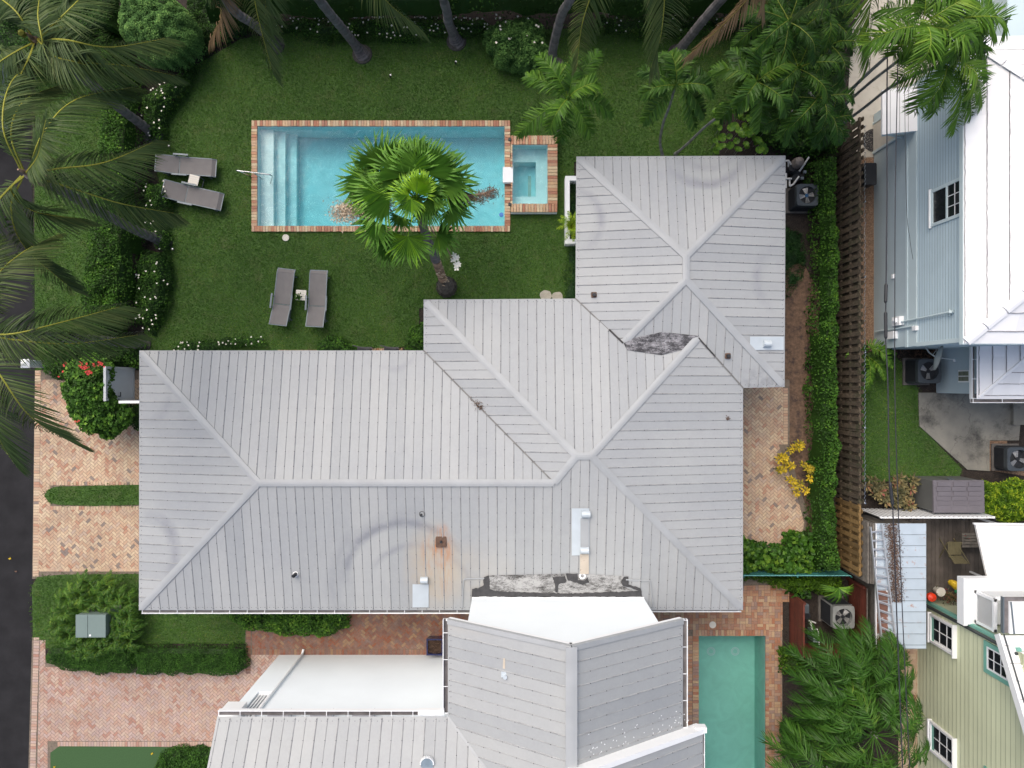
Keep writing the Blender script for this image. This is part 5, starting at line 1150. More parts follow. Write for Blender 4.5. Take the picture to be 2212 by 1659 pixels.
coco("coconut palm whose yellow green frond hangs over the power cables", [(1620, 62, 0), (1640, 45, .6), (1700, -6, 2), (2090, -380, 9)],
     [([(2080, -370, 9), (1960, -180, 9.3), (1884, -10, 8), (1876, 142, 5.8)], .8, dict(tone=.72, mat='feather', w=.028, wind=(-.1, -.2, 0))), ([(2080, -370, 9), (1900, -160, 9.3), (1800, -30, 8), (1720, 30, 6.4)], .8)], gen=6, skip=lambda a: math.sin(a) < -.2)

# fan palm over the pool
Z6 = lambda x, y: (722 + x / 4.153, 261 + y / 4.153)
b = Wp((966, 622, 0)); cr_ = Wp((901, 432, 4.9))
fp = thing("fan_palm", "fan palm with a leaning trunk spreading its crown over the swimming pool", "palm", (b[0], b[1], 0))
part('trunk', trunk_mb([b, Wp((958, 606, .5)), Wp((948, 580, 1.3)), Wp((938, 550, 2.3)), Wp((922, 515, 3.3)), cr_], .15, .12, .16, 40), M['fibre'], fp)
part('upper_trunk', trunk_mb([Wp((941, 561, 2.1)), Wp((936, 545, 2.5)), Wp((921, 512, 3.4)), cr_ + [0, 0, .02]], .135, .135, .15, 24), M['bark'], fp, "grey upper part of the trunk")
mb = MB(); mb.tube([(b[0], b[1], 0), (b[0], b[1], .25), (b[0], b[1], .5), (b[0], b[1], .62)], [.30, .34, .27, .12], 18, .5, tones=[.3, .6, .4]); n_ = 500; U = R.normal(size=(n_, 3)); U[:, 2] = abs(U[:, 2]); U /= np.linalg.norm(U, axis=1)[:, None]; leaves(mb, np.array([b[0], b[1], .2]) + U * [.35, .35, .42], U + R.normal(0, .6, (n_, 3)), .09, .3, R.random(n_)); part('leaf_base', mb, M['root'], fp)
mb = MB()
for i in range(34): q = np.array(Wp((938, 545, 2.4))) * (1 - i / 34) + b * (i / 34) + [0, 0, .1 + .4 * i / 34]; s = random.choice((-1, 1)); mb.bar(q + R.normal(0, .05, 3), q + [s * random.uniform(.08, .2), random.uniform(-.1, .1), random.uniform(-.3, .1)], .012, .006, random.random())
part('bark_fibres', mb, M['plume'], fp, kind='stuff')
LF = [((660, 1040), (660, 1318), 4.6, 4.3, 118, .6), ((370, 910), (235, 1085), 4.9, 4.4, 135, .5), ((500, 690), (150, 560), 5.3, 5.0, 115, .45), ((640, 500), (555, 160), 5.5, 5.2, 100, .38), ((800, 470), (875, 140), 5.5, 5.2, 105, .35),
      ((940, 530), (1230, 390), 5.4, 5.0, 125, .42), ((1050, 780), (1225, 890), 5.0, 4.5, 140, .45), ((925, 1020), (1130, 1110), 4.5, 4.1, 100, .4), ((765, 600), (790, 440), 5.8, 6.1, 85, .93),
      ((430, 420), (335, 100), 5.1, 4.8, 75, .38), ((330, 540), (70, 420), 5.0, 4.5, 110, .42), ((830, 760), (930, 950), 5.4, 5.2, 120, .38), ((500, 1080), (320, 1200), 4.0, 3.5, 95, .3), ((1010, 620), (1290, 600), 4.8, 4.3, 110, .3),
      ((480, 620), (250, 380), 5.2, 4.8, 100, .42), ((690, 300), (700, 110), 4.9, 4.4, 90, .48), ((880, 700), (1010, 640), 5.6, 5.4, 110, .4), ((600, 860), (560, 1010), 5.0, 4.7, 100, .3), ((560, 560), (480, 430), 5.5, 5.2, 100, .62), ((690, 700), (560, 850), 5.7, 5.5, 115, .6), ((740, 650), (820, 450), 5.9, 5.9, 95, .72), ((820, 720), (960, 860), 5.5, 5.3, 110, .4), ((680, 640), (520, 520), 5.7, 5.5, 105, .5), ((800, 620), (950, 470), 5.6, 5.5, 100, .45)]
for hb, tp, h1, h2_, sp, tn in LF:
    k_ = random.uniform(1.0, 1.16); tp = (hb[0] + (tp[0] - hb[0]) * k_, hb[1] + (tp[1] - hb[1]) * k_)
    part('fan_leaf', fan_mb(Wp((*Z6(*hb), h1)), Wp((*Z6(*tp), h2_)), n=32, span=sp * random.uniform(.85, 1.0), droop=random.uniform(.06, .2), split=random.uniform(.42, .58), tone=min(1, tn + random.uniform(.05, .3)), pet=cr_ + [0, 0, .1], pr=.016, cup=random.uniform(-.05, .25)), M['fan'], fp)
def plume(parent, p0, p1, mat, n=500, r=.13, stalk='fibre', lab=None):
    p0 = np.array(p0); p1 = np.array(p1); mb = MB(); C = curve([p0, (p0 + p1) / 2 + [0, 0, .15], p1], 20); mb.tube(C, np.linspace(.022, .008, 20), 5, .2)
    t = R.uniform(.35, 1, n); k = (t * 19).astype(int); P = C[k] + R.normal(0, r, (n, 3)) * [1, 1, .5]; leaves(mb, P, R.normal(size=(n, 3)) + [0, 0, .7], .085, .4, .3 + .7 * R.random(n)); part('flower_stalk', mb, M[mat], parent, lab)
plume(fp, cr_, Wp((*Z6(0, 835), 4.6)), 'plume', 2800, .14, lab="pale beige flower plume on the left of the crown"); 
mb = MB(); C = curve([cr_ + [0, 0, .1], Wp((*Z6(1040, 690), 5.0)), Wp((*Z6(1300, 660), 4.8)), Wp((*Z6(1440, 620), 4.7))], 26); mb.tube(C, .03, 6, .9); n_ = 800; t = R.integers(12, 26, n_); P = C[t] + R.normal(0, .085, (n_, 3)) - [0, .07, 0]; leaves(mb, P, R.normal(size=(n_, 3)), .12, .16, R.random(n_) * .8); part('flower_stalk', mb, M['fibre'], fp, "brown dry flower stalk on the right of the crown")
mb = MB(); C = curve([cr_, Wp((*Z6(900, 1020), 4.5)), Wp((*Z6(1010, 1150), 3.9)), Wp((*Z6(1060, 1240), 3.5))], 16); mb.tube(C, .016, 5, .3); P = [C[-1] + [.05, .02, 0] + R.normal(0, .05, 3) for _ in range(5)] + [np.array(Wp((*Z6(1105, 1295), 3.5))) + R.normal(0, .045, 3) for _ in range(4)]
s_ = part('flower_stalk', mb, M['fibre'], fp); part('blossom', flowers_mb(P, .075, 5, .8), M['flower'], s_, "cluster of large white blossoms", kind='stuff')
mb = MB()
for i in range(46):
    a = random.random() * 6.28; q = cr_ + np.array([math.cos(a), math.sin(a), 0]) * random.uniform(.1, .7) + [0, 0, random.uniform(-.1, .5)]; mb.tube(curve([q, q + R.normal(0, .18, 3), q + R.normal(0, .3, 3) - [0, 0, .1]], 6), .006, 4, .2 + .6 * random.random())
part('leaf_threads', mb, M['fan'], fp, kind='stuff')

# small feather palms
def spalm(label, base, mids, crown, n, L, lf, mat='feather', r=.06, nl=30, w=.05, group="small slender palms", lo=-.2, hi=1.15, tone=.4, extra=(), **k):
    b = Wp(base); t = thing("slender_palm", label, "palm", (b[0], b[1], 0), group); c = Wp(crown)
    part('trunk', trunk_mb([b] + [Wp(m) for m in mids] + [c - [0, 0, .05]], r, r * .8, r * 1.5, 36, .3, 8), M['thinbark'], t)
    part('crownshaft', MB().tube([c - [0, 0, .35], c + [0, 0, .1], c + [0, 0, .3]], [r * .9, r * 1.1, r * .3], 8, .6), M[mat], t)
    crown_fronds(c + [0, 0, .1], n, L, lo, hi, lf, nl, w, mat=mat, parent=t, tone=tone, **k); return t
def spalm2(label, base, mids, crown, tips, lf, mat='feather', r=.06, nl=36, w=.033, group="small slender palms", tone=.4, gen=0, genL=1.2):
    b = Wp(base); t = thing("slender_palm", label, "palm", (b[0], b[1], 0), group); c = Wp(crown)
    part('trunk', trunk_mb([b] + [Wp(m) for m in mids] + [c - [0, 0, .05]], r, r * .8, r * 1.5, 36, .3, 8), M['thinbark'], t)
    part('crownshaft', MB().tube([c - [0, 0, .35], c + [0, 0, .1], c + [0, 0, .3]], [r * .9, r * 1.1, r * .3], 8, .6), M[mat], t)
    for (x, y, h, up) in tips:
        e = Wp((x, y, h)); m = (c + e) / 2 + [0, 0, up]; m2 = c * .75 + e * .25 + [0, 0, up * .85]
        part('frond', frond_mb([c + [0, 0, .1], m2, m * .6 + (c * .25 + e * .75 + [0, 0, up * .75]) * .4, e], lf, nl, w, .35, rr=.016, tone=tone + random.uniform(-.12, .18), spread=.22, lift=.25, fwd=(.35, .95), basef=.6, bare=.18, rt=.8), M[mat], t)
    if gen: crown_fronds(c + [0, 0, .15], gen, genL, .3, 1.2, lf, nl, w, mat=mat, parent=t, tone=tone + .05, spread=.2)
    return t
spalm2("bright feather palm leaning over the right end of the brick hot tub", (1203, 292, 0), [(1206, 280, .6), (1214, 250, 2)], (1226, 216, 3.9), [(1118, 292, 3.3, .45), (1136, 165, 4.0, .4), (1210, 306, 3.2, .5), (1322, 245, 3.4, .5), (1292, 112, 4.1, .4), (1250, 112, 4.6, .4), (1165, 120, 4.3, .4), (1276, 290, 3.3, .3)], .42, 'featherbright', tone=.35, gen=3, w=.042)
spalm2("feather palm with a thin bare trunk standing just above the roof edge, left of two", (1431, 337, 0), [(1426, 305, .7), (1433, 265, 2), (1446, 230, 3)], (1458, 188, 4.2), [(1384, 152, 4, .3), (1390, 265, 3.3, .4), (1500, 277, 3.2, .4), (1521, 250, 3.4, .4), (1532, 172, 3.8, .4), (1484, 112, 4.3, .4), (1430, 115, 4.3, .4), (1392, 205, 3.6, .4)], .36, 'feather', r=.045, tone=.36, gen=3, w=.045)
spalm2("feather palm with a thin bare trunk curving up from the roof edge, right of two", (1458, 333, 0), [(1480, 315, .8), (1530, 268, 2.3), (1575, 238, 3.2)], (1632, 180, 4.6), [(1540, 150, 4.4, .4), (1556, 258, 3.6, .4), (1640, 280, 3.8, .4), (1725, 190, 4.3, .4), (1700, 130, 4.6, .4), (1640, 90, 4.8, .4), (1580, 110, 4.6, .3), (1590, 205, 4, .5)], .42, 'feather', r=.045, tone=.36, gen=4, w=.05)
grove = [((1700, 70, 0), (1702, 50, 5.2), 1.6), ((1690, 130, 0), (1722, 150, 4.6), 1.5), ((1740, 190, 0), (1764, 215, 4.2), 1.4), ((1720, 230, 0), (1705, 250, 3.4), 1.0), ((1660, 60, 0), (1668, 40, 4.5), 1.3), ((1770, 120, 0), (1790, 100, 4.6), 1.4), ((1750, 60, 0), (1775, 30, 5), 1.5), ((1775, 235, 0), (1790, 262, 3), .95), ((1640, 130, 0), (1652, 150, 3.6), 1.1)]
gl = ["dark feather palm at the top of the palm grove in the upper right", "dark feather palm in the middle of the palm grove in the upper right", "feather palm on the right side of the palm grove beside the cable stems", "low feather palm at the lower left of the palm grove above the pool pump", "small feather palm at the top left corner of the palm grove", "feather palm of the grove nearest the pale concrete path", "feather palm of the grove cut by the top edge of the photo", "low feather palm of the grove just above the hedge and fence", "short feather palm of the grove beside the big round leaves"]
for (b_, c_, L_), lab in zip(grove, gl): spalm(lab, b_, [], c_, 8, L_ * .92, .34, 'feather' if random.random() < .7 else 'fandark', r=.05, tone=.24, nl=46, w=.027, droop=.4, group="palms of the upper right grove")
spalm2("tall bright palm over the pale blue house, stem nearest the top", (1785, 243, 0), [(1800, 228, 1.2), (1840, 192, 3.5), (1884, 150, 5.5)], (1985, 62, 7.6), [(1905, 20, 7.2, .5), (2000, -30, 7.4, .5), (2085, -20, 7.2, .5), (2140, 50, 6.8, .5), (2120, 100, 6.8, .5), (2040, 140, 6.6, .5), (1930, 120, 6.8, .5), (1890, 80, 7, .5)], .55, 'featherbright', r=.055, tone=.4, gen=5, genL=1.4, w=.03, nl=44, group="palms over the pale blue house")
spalm2("tall bright palm over the pale blue house, middle of the three stems", (1797, 250, 0), [(1815, 235, 1.2), (1860, 195, 3.2), (1909, 155, 5)], (2050, 50, 7.4), [(1980, 10, 7, .5), (2060, -40, 7.2, .5), (2150, 30, 6.8, .5), (2148, 75, 6.4, .5), (2125, 130, 6.4, .5), (2060, 150, 6.4, .5), (1985, 120, 6.6, .5)], .55, 'featherbright', r=.05, tone=.45, gen=5, genL=1.4, w=.03, nl=44, group="palms over the pale blue house")
spalm2("tall bright palm over the pale blue house, lowest of the three stems", (1800, 285, 0), [(1820, 268, 1.2), (1870, 230, 3), (1934, 182, 5)], (2040, 135, 6.6), [(1975, 240, 5.6, .5), (2062, 283, 5.4, .5), (2122, 225, 5.6, .5), (2128, 150, 6, .5), (2080, 90, 6.4, .4), (1960, 110, 6.2, .4), (1935, 170, 6, .5), (2018, 245, 5.4, .5), (2098, 250, 5.4, .4)], .55, 'featherbright', r=.05, tone=.4, gen=5, genL=1.3, w=.03, nl=44, group="palms over the pale blue house")
# arching areca frond plant by the patio lawn
r = thing("areca_plant", "young feather leaved plant arching beside the blue house corner", "plant", W(1870, 760))
for pts, L_ in (([(1868, 762, .3), (1885, 752, .9), (1910, 765, 1.1), (1928, 792, .9)], .26), ([(1866, 764, .3), (1850, 756, .9), (1838, 765, 1.0), (1830, 775, .8)], .2), ([(1870, 770, .3), (1880, 792, .8), (1878, 825, .9), (1866, 848, .7)], .24), ([(1868, 766, .3), (1872, 745, .8), (1900, 745, .9), (1935, 765, .7)], .22), ([(1872, 768, .3), (1900, 790, .7), (1912, 820, .6)], .2)):
    frondF(r, pts, L_, 'featherbright', n=26, w=.045, droop=.25, tone=.5, fwd=(.4, .9), rr=.012)

# drooping fan palms, lower right
def droopfan(label, base, crown, n, R_, tone=.32, lo=-.35):
    b = Wp(base); c = Wp(crown); t = thing("shaggy_palm", label, "palm", (b[0], b[1], 0), "shaggy palms beside the plunge pool"); part('trunk', trunk_mb([b, (b + c) / 2, c], .14, .12, .25, 30), M['bark'], t)
    crown_fronds(c, n, R_, lo, 1.0, .46, 52, .025, mat='fandark', parent=t, droop=.85, tone=tone, spread=.42, lift=.18, sag=1.0, basef=.35, bare=.34, fwd=(.25, 1.15), tipf=.75, rt=.55)
droopfan("shaggy drooping palm in front of the red wooden enclosure", (1815, 1475, 0), (1848, 1492, 3.4), 24, 1.75)
droopfan("shaggy drooping palm at the bottom right against the yellow wall", (1850, 1585, 0), (1888, 1588, 3.6), 24, 1.8, .36)
droopfan("shaggy drooping palm cut by the bottom edge beside the plunge pool", (1760, 1650, 0), (1785, 1655, 3.0), 15, 1.6, .4)
part_ = droopfan("smaller shaggy palm leaning over the lower end of the ladder", (1900, 1440, 0), (1918, 1452, 2.9), 10, 1.0, .45)
r = thing("young_fan_palm", "young star shaped fan palm at the edge of the plunge pool bed", "palm", W(1768, 1478))
for i in range(11): a = i * .571 * 2; c = np.array(W(1768, 1480, .7)); d = np.array([math.cos(a), math.sin(a), 0]); part('fan_leaf', fan_mb(c + d * .12, c + d * random.uniform(.4, .5) + [0, 0, .1], n=14, span=40, droop=.15, split=.3, tone=.45), M['fandark'], r)
hedge("low mixed plants at the left side of the bed beside the plunge pool", [(1686, 1400), (1715, 1395), (1745, 1440), (1725, 1470), (1690, 1460)], .45, 'lime', .09, 600, 'ground_cover', 'plants', seed=51, bias=-.2)
hedge("dark low plants beneath the drooping palms beside the plunge pool", [(1686, 1560), (1750, 1560), (1760, 1640), (1690, 1640)], .35, 'gard', .09, 600, 'ground_cover', 'plants', seed=52, bias=-.05)
# pygmy palms round the utility box
pl = [(195, 1262), (225, 1268), (150, 1290), (172, 1285), (260, 1290), (283, 1302), (140, 1322), (276, 1330), (128, 1352), (150, 1368), (258, 1352), (282, 1360), (165, 1393), (190, 1405), (215, 1398), (246, 1385), (268, 1380), (205, 1290), (240, 1300), (185, 1300)]
side = lambda x, y: "above" if y < 1320 else "below" if y > 1378 else "left of" if x < 200 else "right of"
words = ["first", "second", "third", "fourth", "fifth", "sixth", "seventh", "eighth", "ninth", "tenth"]
for i, (x, y) in enumerate(pl):
    sd_ = side(x, y); mates = sorted([q for q in pl if side(*q) == sd_], key=(lambda q: q[0]) if sd_ in ("above", "below") else (lambda q: q[1]))
    r = thing("dwarf_palm", "tufted dwarf palm %s the green utility box, %s from the %s" % (sd_, words[mates.index((x, y))], "left" if sd_ in ("above", "below") else "top"), "palm", W(x, y), "tufted palms round the utility box")
    c = np.array(W(x + random.uniform(-7, 7), y + random.uniform(-6, 6), random.uniform(.35, .7))); tq = random.uniform(.4, .62)
    for j in range(random.choice((8, 9, 11))):
        a = j * 2.4 + i; d = np.array([math.cos(a), math.sin(a), 0]); q = random.uniform(.26, .52); part('frond', frond_mb([c - [0, 0, .4], c + d * q * .4 + [0, 0, .15], c + d * q * .8 + [0, 0, .12], c + d * q * 1.15 - [0, 0, .05]], .17, 17, .024, .35, rr=.008, tone=tq + random.uniform(-.15, .15), fwd=(.5, 1), bare=.25), M['feather'], r)

# ================================================================== GARDEN FURNITURE
def make_lounger():
    r = thing("sun_lounger", "", "sun lounger"); w = .6; zs = .33; mb = MB()
    # seat sling x 0..1.18 ; back sling 1.2..1.9 raised
    def sling(x0, z0, x1, z1, ww, sag=.02, n=8):
        m = MB(); V = []
        for i in range(n + 1):
            t = i / n; x = x0 + (x1 - x0) * t; z = z0 + (z1 - z0) * t
            for j in range(5): y = (j / 4 - .5) * ww; V.append((x, y, z - sag * (1 - (2 * j / 4 - 1) ** 2)))
        V += [(v[0], v[1], v[2] - .02) for v in V]; k = (n + 1) * 5
        f = [(i * 5 + j, (i + 1) * 5 + j, (i + 1) * 5 + j + 1, i * 5 + j + 1) for i in range(n) for j in range(4)] + [(k + i * 5 + j, k + i * 5 + j + 1, k + (i + 1) * 5 + j + 1, k + (i + 1) * 5 + j) for i in range(n) for j in range(4)]
        f += [(i * 5, k + i * 5, k + (i + 1) * 5, (i + 1) * 5) for i in range(n)] + [(i * 5 + 4, (i + 1) * 5 + 4, k + (i + 1) * 5 + 4, k + i * 5 + 4) for i in range(n)] + [tuple([j for j in range(5)] + [k + j for j in range(4, -1, -1)]), tuple([k + n * 5 + j for j in range(5)] + [n * 5 + j for j in range(4, -1, -1)])]
        return m.add(V, f)
    part('seat', sling(.10, zs, 1.17, zs, w - .05), M['lounge'], r, abs_=False); part('foot_roll', sling(-.02, zs - .07, .10, zs, w - .05, .01, 3), M['lounge'], r, abs_=False)
    part('backrest', sling(1.21, zs + .005, 1.88, zs + .20, w - .05), M['lounge'], r, abs_=False)
    f = MB()
    for s in (-1, 1):
        y = s * (w / 2 - .012); f.bar((-.02, y, zs - .08), (.1, y, zs - .012), .028, .04); f.bar((.1, y, zs - .012), (1.19, y, zs - .012), .028, .045); f.bar((1.19, y, zs - .012), (1.90, y, zs + .19), .028, .04); f.bar((1.19, y, zs - .06), (1.75, y, zs - .06), .025, .03)
    f.bar((-.02, -w / 2, zs - .08), (-.02, w / 2, zs - .08), .03, .03); f.bar((1.9, -w / 2, zs + .19), (1.9, w / 2, zs + .19), .03, .03); f.bar((1.19, -w / 2, zs - .03), (1.19, w / 2, zs - .03), .02, .03)
    part('frame', f, M['lframe'], r, abs_=False)
    for x in (.22, 1.62):
        for s in (-1, 1): part('leg', MB().bar((x, s * .28, zs - .03), (x + (.05 if x > 1 else -.03), s * .29, 0), .03, .04), M['lframe'], r, abs_=False)
    for s in (-1, 1): m = MB(); m.box((.86, s * .335 - .028, zs + .13), (1.36, s * .335 + .028, zs + .155)); m.bar((.92, s * .325, zs - .02), (.92, s * .33, zs + .13), .025, .03); m.bar((1.3, s * .325, zs - .02), (1.3, s * .33, zs + .13), .025, .03); part('armrest', m, M['lframe'], r, abs_=False)
    return r
def make_table():
    r = thing("side_table", "", "side table"); m = MB()
    for i in range(5): m.box((-.17, -.17 + i * .069, .40), (.17, -.17 + i * .069 + .064, .42))
    part('tabletop', m, M['cream'], r, abs_=False)
    for sx in (-1, 1):
        for sy in (-1, 1): part('leg', MB().box((sx * .155 - .012, sy * .155 - .012, 0), (sx * .155 + .012, sy * .155 + .012, .40)), M['lframe'], r, abs_=False)
    f = MB()
    for s in (-1, 1): f.box((-.155, s * .155 - .01, .37), (.155, s * .155 + .01, .395)); f.box((s * .155 - .01, -.155, .02), (s * .155 + .01, .155, .04))
    part('frame', f, M['lframe'], r, abs_=False); return r
lp = make_lounger(); tp = make_table()
def put(o, foot, head, h, label, first, group):
    q = o if first else copy_tree(o); a = np.array(W(*foot, h)); b = np.array(W(*head, h + .08)); q.location = (a[0], a[1], .02); q.rotation_euler = (0, 0, math.atan2(b[1] - a[1], b[0] - a[0])); q['label'] = label; q['group'] = group; return q
G1 = "grey sun loungers on the lawn"
put(lp, (464, 363), (341, 353), .33, "upper of the two grey sun loungers at the left edge of the lawn", True, G1)
put(lp, (477.4, 436), (350, 407), .33, "lower of the two grey sun loungers at the left edge of the lawn", False, G1)
put(lp, (618.5, 582), (604, 692), .33, "left of the two grey sun loungers in the middle of the lawn below the pool", False, G1)
put(lp, (688.6, 585), (682, 695), .33, "right of the two grey sun loungers in the middle of the lawn below the pool", False, G1)
for i, (x, y, a, lab) in enumerate(((418.7, 389.3, -14, "cream slatted side table between the two loungers at the left edge of the lawn"), (650.5, 637.5, -3, "cream slatted side table between the two loungers in the middle of the lawn"))):
    q = tp if i == 0 else copy_tree(tp); c = W(x, y, .42); q.location = (c[0], c[1], .02); q.rotation_euler = (0, 0, math.radians(a)); q['label'] = lab; q['group'] = "cream side tables on the lawn"
mb = MB(); c = np.array(W(643, 641, .5)); leaves(mb, c + R.normal(0, .06, (60, 3)) * [1, 1, .5], R.normal(size=(60, 3)) + [0, 0, 1], .09, .5, R.random(60)); mb.tube([c, c - [.02, 0, .48]], .008, 5, .1); solo("sprig", mb, M['gard'], "small dark leafy plant touching the side table in the middle of the lawn", "plant")
for x, y, lab in ((843, 166, "small black spike light in the grass below the second coconut palm"), (984, 137, "small black spike light in the grass below the third coconut palm"), (374, 540, "small black spike light in the grass beside the trunk foot of the left palm"), (366, 318, "small black spike light in the grass above the upper left lounger")):
    c = W(x, y, .1); r = thing("spike_light", lab, "garden light", (c[0], c[1], 0), "spike lights in the lawn"); part('body', MB().tube([(c[0], c[1], 0), (c[0], c[1], .12), (c[0] + .02, c[1] + .02, .2)], [.012, .03, .045], 10), M['black'], r); part('lens', MB().disc((c[0] + .02, c[1] + .02), .03, .203, seg=10), M['white'], r)
for x, y, rr_, lab in ((1179, 638, .20, "left of two round pale stepping stones at the edge of the house roof"), (1204, 641, .19, "right of two round pale stepping stones at the edge of the house roof")):
    c = W(x, y); mb = MB(); an = np.arange(16) / 16 * 2 * PI; mb.prism([(c[0] + rr_ * math.cos(a) * random.uniform(.9, 1.08), c[1] + rr_ * .9 * math.sin(a) * random.uniform(.9, 1.08)) for a in an], 0, .06); solo("stepping_stone", mb, M['stone'], lab, "stone", "stepping stones")
# white planter wall left of the tall part of the house
mb = MB(); a = W(1221, 380, .5); b = W(1252, 526, .5); mb.box((a[0], b[1], 0), (a[0] + .15, a[1], .5)); mb.box((a[0] + .15, a[1] - .15, 0), (b[0] + .3, a[1] - .0, .5)); mb.box((a[0] + .15, b[1], 0), (b[0] + .3, b[1] + .15, .5)); solo("planter_wall", mb, M['white'], "low white planter wall against the left side of the tall roof", "planter")
r = thing("lime_cycad", "lime green feathery plant growing over the white planter wall", "plant", W(1232, 490))
for i in range(12): a = i * 2.4; c = np.array(W(1236, 488, .7)); d = np.array([math.cos(a), math.sin(a), 0]); part('frond', frond_mb([c - [0, 0, .3], c + d * .18 + [0, 0, .12], c + d * .34 + [0, 0, .1], c + d * .5], .13, 18, .022, .2, rr=.008, tone=.85, fwd=(.5, .9)), M['lime'], r)
# folded chairs + steps at the back wall
for x, lab in ((787, "left of two black chairs half hidden under the back eave"), (845, "right of two black chairs half hidden under the back eave")):
    c = W(x, 757, .5); r = thing("patio_chair", lab, "chair", (c[0], c[1], 0), "black chairs under the back eave"); m = MB(); m.box((c[0] - .25, c[1] - .35, .42), (c[0] + .25, c[1] + .12, .45)); part('seat', m, M['black'], r); m = MB(); m.bar((c[0] - .27, c[1] + .14, .85), (c[0] + .27, c[1] + .02, .85), .03, .5); part('backrest', m, M['black'], r)
    for sx in (-1, 1):
        for y in (-.3, .1): part('leg', MB().box((c[0] + sx * .23 - .015, c[1] + y - .015, 0), (c[0] + sx * .23 + .015, c[1] + y + .015, .42)), M['black'], r)
mb = MB(); rowbricks(mb, W(600, 756), W(705, 756), -.25, .03, seed=81); mb2 = rowbricks(mb, W(775, 752), W(870, 752), -.25, .03, seed=82); st("back_step_bricks", mb, M['brick_mix'])
# white louvred gate + beam, pillar at the road
c0 = W(290, 800); c1 = W(290, 860); X0 = c0[0]
g = thing("gate", "white louvred gate beside the red flowering tree at the left corner of the house", "gate", (X0, c1[1], 0)); y0, y1 = W(0, 862)[1], W(0, 796)[1]; mb = MB()
for i in range(19): z = .1 + i * .085; mb.add([(X0, y0 + .05, z), (X0, y1 - .05, z), (X0 - .025, y1 - .05, z + .075), (X0 - .025, y0 + .05, z + .075)], [(0, 1, 2, 3)]); mb.add([(X0 - .025, y0 + .05, z + .075), (X0 - .025, y1 - .05, z + .075), (X0, y1 - .05, z + .085), (X0, y0 + .05, z + .085)], [(0, 1, 2, 3)])
M['gatepaint'] = simple("grey_white_paint", (.44, .47, .49), .5, .04, 3); part('louvres', mb, M['gatepaint'], g)
mb = MB(); mb.box((X0 - .05, y0 - .03, 0), (X0 + .03, y0 + .05, 1.8)); mb.box((X0 - .05, y1 - .05, 0), (X0 + .03, y1 + .03, 1.8)); mb.box((X0 - .05, y0 + .05, 1.72), (X0 + .03, y1 - .05, 1.8)); mb.box((X0 - .05, y0 + .05, .03), (X0 + .03, y1 - .05, .1)); part('gate_frame', mb, M['gatepaint'], g)
mb = MB(); mb.box((X0 + .0, y0 + .1, 1.0), (X0 + .09, y0 + .13, 1.03)); mb.box((X0 + .07, y0 + .1, 1.0), (X0 + .09, y0 + .25, 1.03)); part('handle', mb, M['black'], g)
mb = MB(); a = W(258, 869, 1.9); mb.box((a[0], a[1] - .03, 1.82), (W(310, 0, 1.9)[0], a[1] + .05, 1.95)); mb.box((a[0], a[1] - .03, 0), (a[0] + .09, a[1] + .05, 1.82)); solo("gate_beam", mb, M['white'], "white beam joining the louvred gate to the house corner", "beam")
p_ = W(98, 787); r = thing("pillar", "white pillar with a pointed cap standing at the edge of the road", "pillar", p_); x, y = p_[:2]
m = MB(); m.rbox((x - .12, y - .12, 0), (x + .12, y + .12, 1.0), .02); part('shaft', m, M['white'], r); m = MB(); m.box((x - .145, y - .145, 1.0), (x + .145, y + .145, 1.04)); m.add([(x - .145, y - .145, 1.04), (x + .145, y - .145, 1.04), (x + .145, y + .145, 1.04), (x - .145, y + .145, 1.04), (x, y, 1.16)], [(0, 1, 4), (1, 2, 4), (2, 3, 4), (3, 0, 4)]); part('cap', m, M['white'], r)
# parked car glimpsed through the fronds
cx, cy = W(-22, 160)[:2]; r = thing("parked_car", "white car on the road glimpsed through palm fronds at the left edge", "car", (cx, cy, 0)); m = MB()
prof = [(-2.1, .35), (-2.1, .75), (-1.2, .95), (-.6, 1.42), (.9, 1.42), (1.55, 1.0), (2.1, .9), (2.15, .35)]
V = [(cx + s * (.86 if z < 1.1 else .68), cy + u, z) for s in (-1, 1) for u, z in prof]; n_ = len(prof); m.add(V, [(i, i + 1, n_ + i + 1, n_ + i) for i in range(n_ - 1)] + [tuple(range(n_))[::-1], tuple(range(n_, 2 * n_)), (n_ - 1, 0, n_, 2 * n_ - 1)]); part('body', m, M['white'], r)
for a, b in (((-1.2, .95), (-.6, 1.42)), ((.9, 1.42), (1.55, 1.0))): m = MB(); m.add([(cx - .62, cy + a[0], a[1] + .012), (cx + .62, cy + a[0], a[1] + .012), (cx + .58, cy + b[0], b[1] + .012), (cx - .58, cy + b[0], b[1] + .012)], [(0, 1, 2, 3)]); part('windscreen', m, M['glassdark'], r)
for sx in (-1, 1):
    for u in (-1.35, 1.35): part('wheel', MB().tube([(cx + sx * .7, cy + u, .33), (cx + sx * .9, cy + u, .33)], .33, 18), M['black'], r)
# utility box
a = W(165, 1376, .85); b = W(228, 1328, .85); r = thing("utility_box", "grey green metal utility box ringed by tufted palms", "utility box", ((a[0] + b[0]) / 2, (a[1] + b[1]) / 2, 0)); m = MB(); m.rbox((a[0], a[1], .05), (b[0], b[1], .85), .04); part('cabinet', m, M['utility'], r)
m = MB(); xm_ = a[0] + (b[0] - a[0]) * .4; m.box((a[0] - .01, a[1] - .01, .852), (xm_ - .006, b[1] + .01, .875)); part('lid', m, M['utility'], r); m = MB(); m.box((xm_ + .006, a[1] - .01, .852), (b[0] + .01, b[1] + .01, .868)); part('lid', m, M['utility'], r)
m = MB(); m.box((xm_ + .05, a[1] + .03, .87), (xm_ + .11, a[1] + .09, .874)); part('label_plate', m, M['white'], r); m = MB(); m.box((a[0] - .08, a[1] - .08, 0), (b[0] + .08, b[1] + .08, .06)); part('pad', m, M['sandy'], r)
